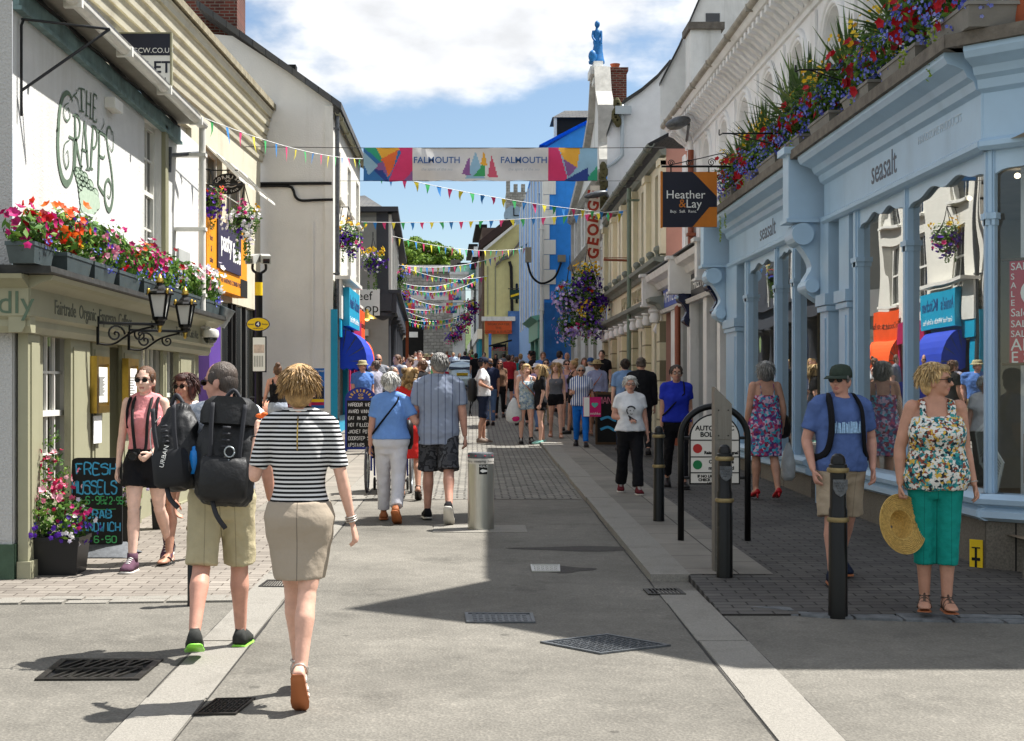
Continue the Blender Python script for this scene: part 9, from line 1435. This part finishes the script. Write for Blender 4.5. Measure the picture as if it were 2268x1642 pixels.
for a in(('man in beige sun hat and blue grey shirt beside the turquoise shop',803,30,200,'blue','khaki',('short','grey'),0,(('hat',HATB,.13),),1.7),('man in checked shirt talking to the man in the beige hat',831,30.5,60,'plaid','grey',('short','greybrown'),0,(),1.72),('bald man in sunglasses and pale tee facing us near the awning',838,33,182,'grey','navy',('bald','grey'),0,(SG,),1.84),('grey haired man looking sideways behind the old woman',872,26,-110,'plaid','navy',('thin','grey'),0,(),1.6),('young man with brown hair in grey tee by the charcoal columns',879,34,130,'grey','denim',('short','brown'),0,(),1.82),('young woman in sleeveless pale pink top with pulled back hair',907,34.5,120,'pink','denim',('bun','brown'),1,(),1.76,.45,0),('man in black tee and glasses looking sideways',934,27.5,60,'black','navy',('short','brown'),0,(('glasses',),),1.72),('young man in white tee with dark open jacket facing us',930,37.5,180,'white','navy',('short','dark'),0,(),1.9),('woman with fair hair in dark purple vest facing us',922,42,182,'purple','black',('long','blond'),1,(),1.66,.5,0),('person in pale green tee behind the striped shirt man',965,38,20,'green','denim',('short','blond'),1,(),1.72),('fair haired woman with white shorts walking towards us',915,46,176,'cream','white',('long','fairblond'),1,(),1.64,.5,0),('man in straw hat far back by the columns',946,52,190,'pale','khaki',('short','grey'),0,(('hat',HATB,.15),),1.76),('dark haired man in black far back by the orange post',868,58,180,'black','black',('short','dark'),0,(),1.78),('boy in navy top between the far heads',893,62,185,'navy','denim',('short','brown'),0,(),1.6),('woman in red top among the farthest heads',903,70,180,'red','denim',('bob','brown'),1,(),1.68),('man in white shirt among the farthest heads',920,74,182,'white','navy',('short','dark'),0,(),1.8),('woman in teal top walking away up the hill',940,78,5,'teal','black',('long','brown'),1,(),1.68),('man in grey tee far up the street',957,66,178,'grey','denim',('short','grey'),0,(),1.76),('man in navy shirt behind the silver car',1030,72,0,'navy','navy',('short','dark'),0,(),1.82),('man in black tee at the side of the silver car',1054,60,2,'black','black',('short','dark'),0,(),1.78),('woman in wine red top beyond the car roof',978,80,178,'wine','black',('bob','dark'),1,(),1.68),('man in red shirt beyond the car roof',990,84,0,'red','denim',('short','brown'),0,(),1.8),('person in pale blue beyond the car roof',1004,78,185,'pale','khaki',('short','blond'),0,(),1.74),('woman in white top beyond the car roof',1018,82,180,'white','denim',('long','brown'),1,(),1.7),('man in navy blue shirt right behind the man with hands on hips',1085,36,10,'navy','denim',('short','brown'),0,(),1.7),('woman in flowered dark blouse and sunglasses, black trousers, walking downhill',1107,40,178,'brown','black',('long','auburn'),1,(SG,),1.66,1.9,.3),('man in dark red tee walking uphill',1126,46,0,'red','black',('short','dark'),0,(),1.76,.9),('woman in teal tee walking uphill',1144,48,0,'teal','denim',('short','brown'),1,(),1.7),('man in pale blue tee walking uphill',1153,54,2,'pale','khaki',('short','blond'),0,(),1.78),('man in pink and navy shirt by the blue post',1072,62,175,'wine','navy',('short','dark'),0,(),1.8),('dark haired woman under the black canopy',1098,66,178,'black','black',('bob','dark'),1,(),1.72),('man in grey under the black canopy',1116,64,0,'grey','denim',('short','dark'),0,(),1.76),('person in brown top by the green shopfront',1135,62,182,'brown','black',('short','dark'),0,(),1.7),('young woman with dark hair and white vest at the kerb',1157,36,190,'white','black',('bob','dark'),1,(SG,),1.66,1.9,0),('person in black suit and black hat with curls',1177,42,90,'black','black',('curly','dark'),0,(('hat',BK,.13),),1.9),('man in blue shirt with rucksack straps facing us',1203,44,180,'blue','navy',('short','brown'),0,(),1.86),('woman in white brimmed hat looking down',1189,33,150,'lilac','denim',('short','brown'),1,(('hat',HATW,.15),),1.62,1.9,.5),('man in sunglasses behind the girl with long blond hair',1209,35,180,'pale','khaki',('short','dark'),0,(SG,),1.72),('man in white printed tee with canvas bag by the blue wall',1240,42,-40,'white','grey',('short','dark'),0,(),1.86),('bald man in white shirt by the blue wall',1256,44,170,'white','khaki',('bald','grey'),0,(),1.8),('woman in dusty pink top and sunglasses',1256,33,180,'lilac','black',('short','dark'),1,(SG,),1.66,.5,0),('girl with pulled back fair hair in dark vest',1270,31.5,100,'black','black',('bun','blond'),1,(),1.66,.5,0),('woman with brown hair eating an ice cream',1294,38,180,'cream','denim',('long','brown'),1,(),1.66),('man in blue cap and white shirt walking away',1308,36,10,'white','khaki',('short','grey'),0,(('cap',c_('capblue','#2f4f80')),),1.68),('tall dark haired man in black tee by the cream shop',1333,40,160,'black','black',('short','dark'),0,(),1.88),('boy in white tee in the middle of the far crowd',887,50,178,'white','red',('short','brown'),0,(),1.6),('woman in blue top near the brown front',876,66,180,'blue','denim',('long','brown'),1,(),1.7),('older man in cream shirt far up the street',932,64,175,'cream','khaki',('thin','grey'),0,(),1.76),('woman in black vest far up the street',950,58,5,'black','denim',('pony','brown'),1,(),1.66,1.9,0),('woman in red far up beyond the orange sign',1040,84,180,'red','black',('long','dark'),1,(),1.7),('man in green tee far up beyond the car',1046,88,0,'green','denim',('short','brown'),0,(),1.8),('man in navy cap far up beyond the car',968,90,0,'grey','navy',('short','dark'),0,(('cap',NV),),1.78)):
 lb,x,Y,rz,tp,bt,hr,fm,wr,h_=a[:10];crowd(lb,x,Y,rz,tp,bt,hr,fm,wr,h_,*(a[10:]),lod=1 if Y<34 else 2,K=.05 if x>1228 and Y<45 else 0)
b_=at(1352,985,.05);t=thing('menu_board','dark framed chalk menu board with pink and blue writing on the shaded pavement','sign',b_);F=Fac((b_.x-.3,b_.y),(b_.x+.3,b_.y),1);part('frame',TIMBER,t,lambda m:fbox(m,F,0,.62,b_.z,b_.z+1.05,-.04,0));part('slate',BLACKM,t,lambda m:fbox(m,F,.04,.58,b_.z+.05,b_.z+1.0,.001,.006));part('pink_chalk',pm('chalk_pink','#c9768a',.9),t,lambda m:chalk(m,F.frame(0,0,.007),'MANGO',.06,b_.z+.82,.07,.13,.016));part('blue_chalk',pm('chalk_blue','#4aa9d8',.9),t,lambda m:[ribbon(m,F.frame(0,0,.007),crv([(.1,z),(.25,z+.05),(.4,z-.02),(.52,z+.04)],4),.05)for z in(b_.z+.3,b_.z+.5)])
SPLIT=set('pilaster lamp_console urn spotlight white_strip corner_block corner_strip shop_window gold_band screw red_light arched_window baluster battlement wall_box downpipe window_frame shopfront block_pilaster lens cornice name_plate castor post'.split())
def split_pieces():
 for o in[o for o in COL.objects if o.type=='MESH' and o.parent and o.name.split('.')[0]in SPLIT]:
  me=o.data;n=len(me.vertices);f=list(range(n))
  def find(i):
   while f[i]!=i:f[i]=f[f[i]];i=f[i]
   return i
  for p in me.polygons:
   a=find(p.vertices[0])
   for v in p.vertices[1:]:f[find(v)]=a
  isl={}
  for i in range(n):isl.setdefault(find(i),[]).append(i)
  bx=[[[min(me.vertices[i].co[k]for i in v)-.02 for k in(0,1,2)],[max(me.vertices[i].co[k]for i in v)+.02 for k in(0,1,2)],[r]]for r,v in isl.items()];go=True
  while go:
   go=False
   for i in range(len(bx)):
    for j in range(len(bx)-1,i,-1):
     a,b=bx[i],bx[j]
     if all(a[0][k]<=b[1][k]and b[0][k]<=a[1][k]for k in(0,1,2)):a[0]=[min(x)for x in zip(a[0],b[0])];a[1]=[max(x)for x in zip(a[1],b[1])];a[2]+=b[2];del bx[j];go=True
  if len(bx)<2:continue
  nm=o.name.split('.')[0];sm=[p.use_smooth for p in me.polygons]
  for q,b in enumerate(bx):
   ids=[i for r in b[2]for i in isl[r]];mp={i:k for k,i in enumerate(ids)};s_=set(b[2]);m2=bpy.data.meshes.new(nm);m2 .from_pydata([me.vertices[i].co for i in ids],[],[[mp[v]for v in p.vertices]for p in me.polygons if find(p.vertices[0])in s_])
   for mt in me.materials:m2 .materials.append(mt)
   m2 .polygons.foreach_set('use_smooth',[sm[0]]*len(m2 .polygons))
   if sm[0]:m2 .set_sharp_from_angle(angle=R(40))
   if q==0:o.data=m2
   else:k=bpy.data.objects.new(nm,m2);COL.objects.link(k);k.parent=o.parent
split_pieces()
# modifiers and lettering become plain meshes
def finish():
 bpy.context.view_layer.update();dg=bpy.context.evaluated_depsgraph_get();new={}
 for o in FINISH:new[o.name]=bpy.data.meshes.new_from_object(o.evaluated_get(dg),depsgraph=dg)
 for o in list(FINISH):
  me=new[o.name]
  if o.type=='FONT':
   nm=o.name;m=o.matrix_local.copy();p=o.parent;old=o.data;mats=[x for x in old.materials]
   k=bpy.data.objects.new('lettering_tmp',me);COL.objects.link(k);k.parent=p;k.matrix_local=m
   bpy.data.objects.remove(o);bpy.data.curves.remove(old);k.name=nm;me.name=nm
   if not me.materials:
    for x in mats:me.materials.append(x)
  else:
   o.modifiers.clear();o.data=me;me.polygons.foreach_set('use_smooth',[True]*len(me.polygons))
   if o.name in POST:POST[o.name](o)
try:POST
except NameError:POST={}
finish()
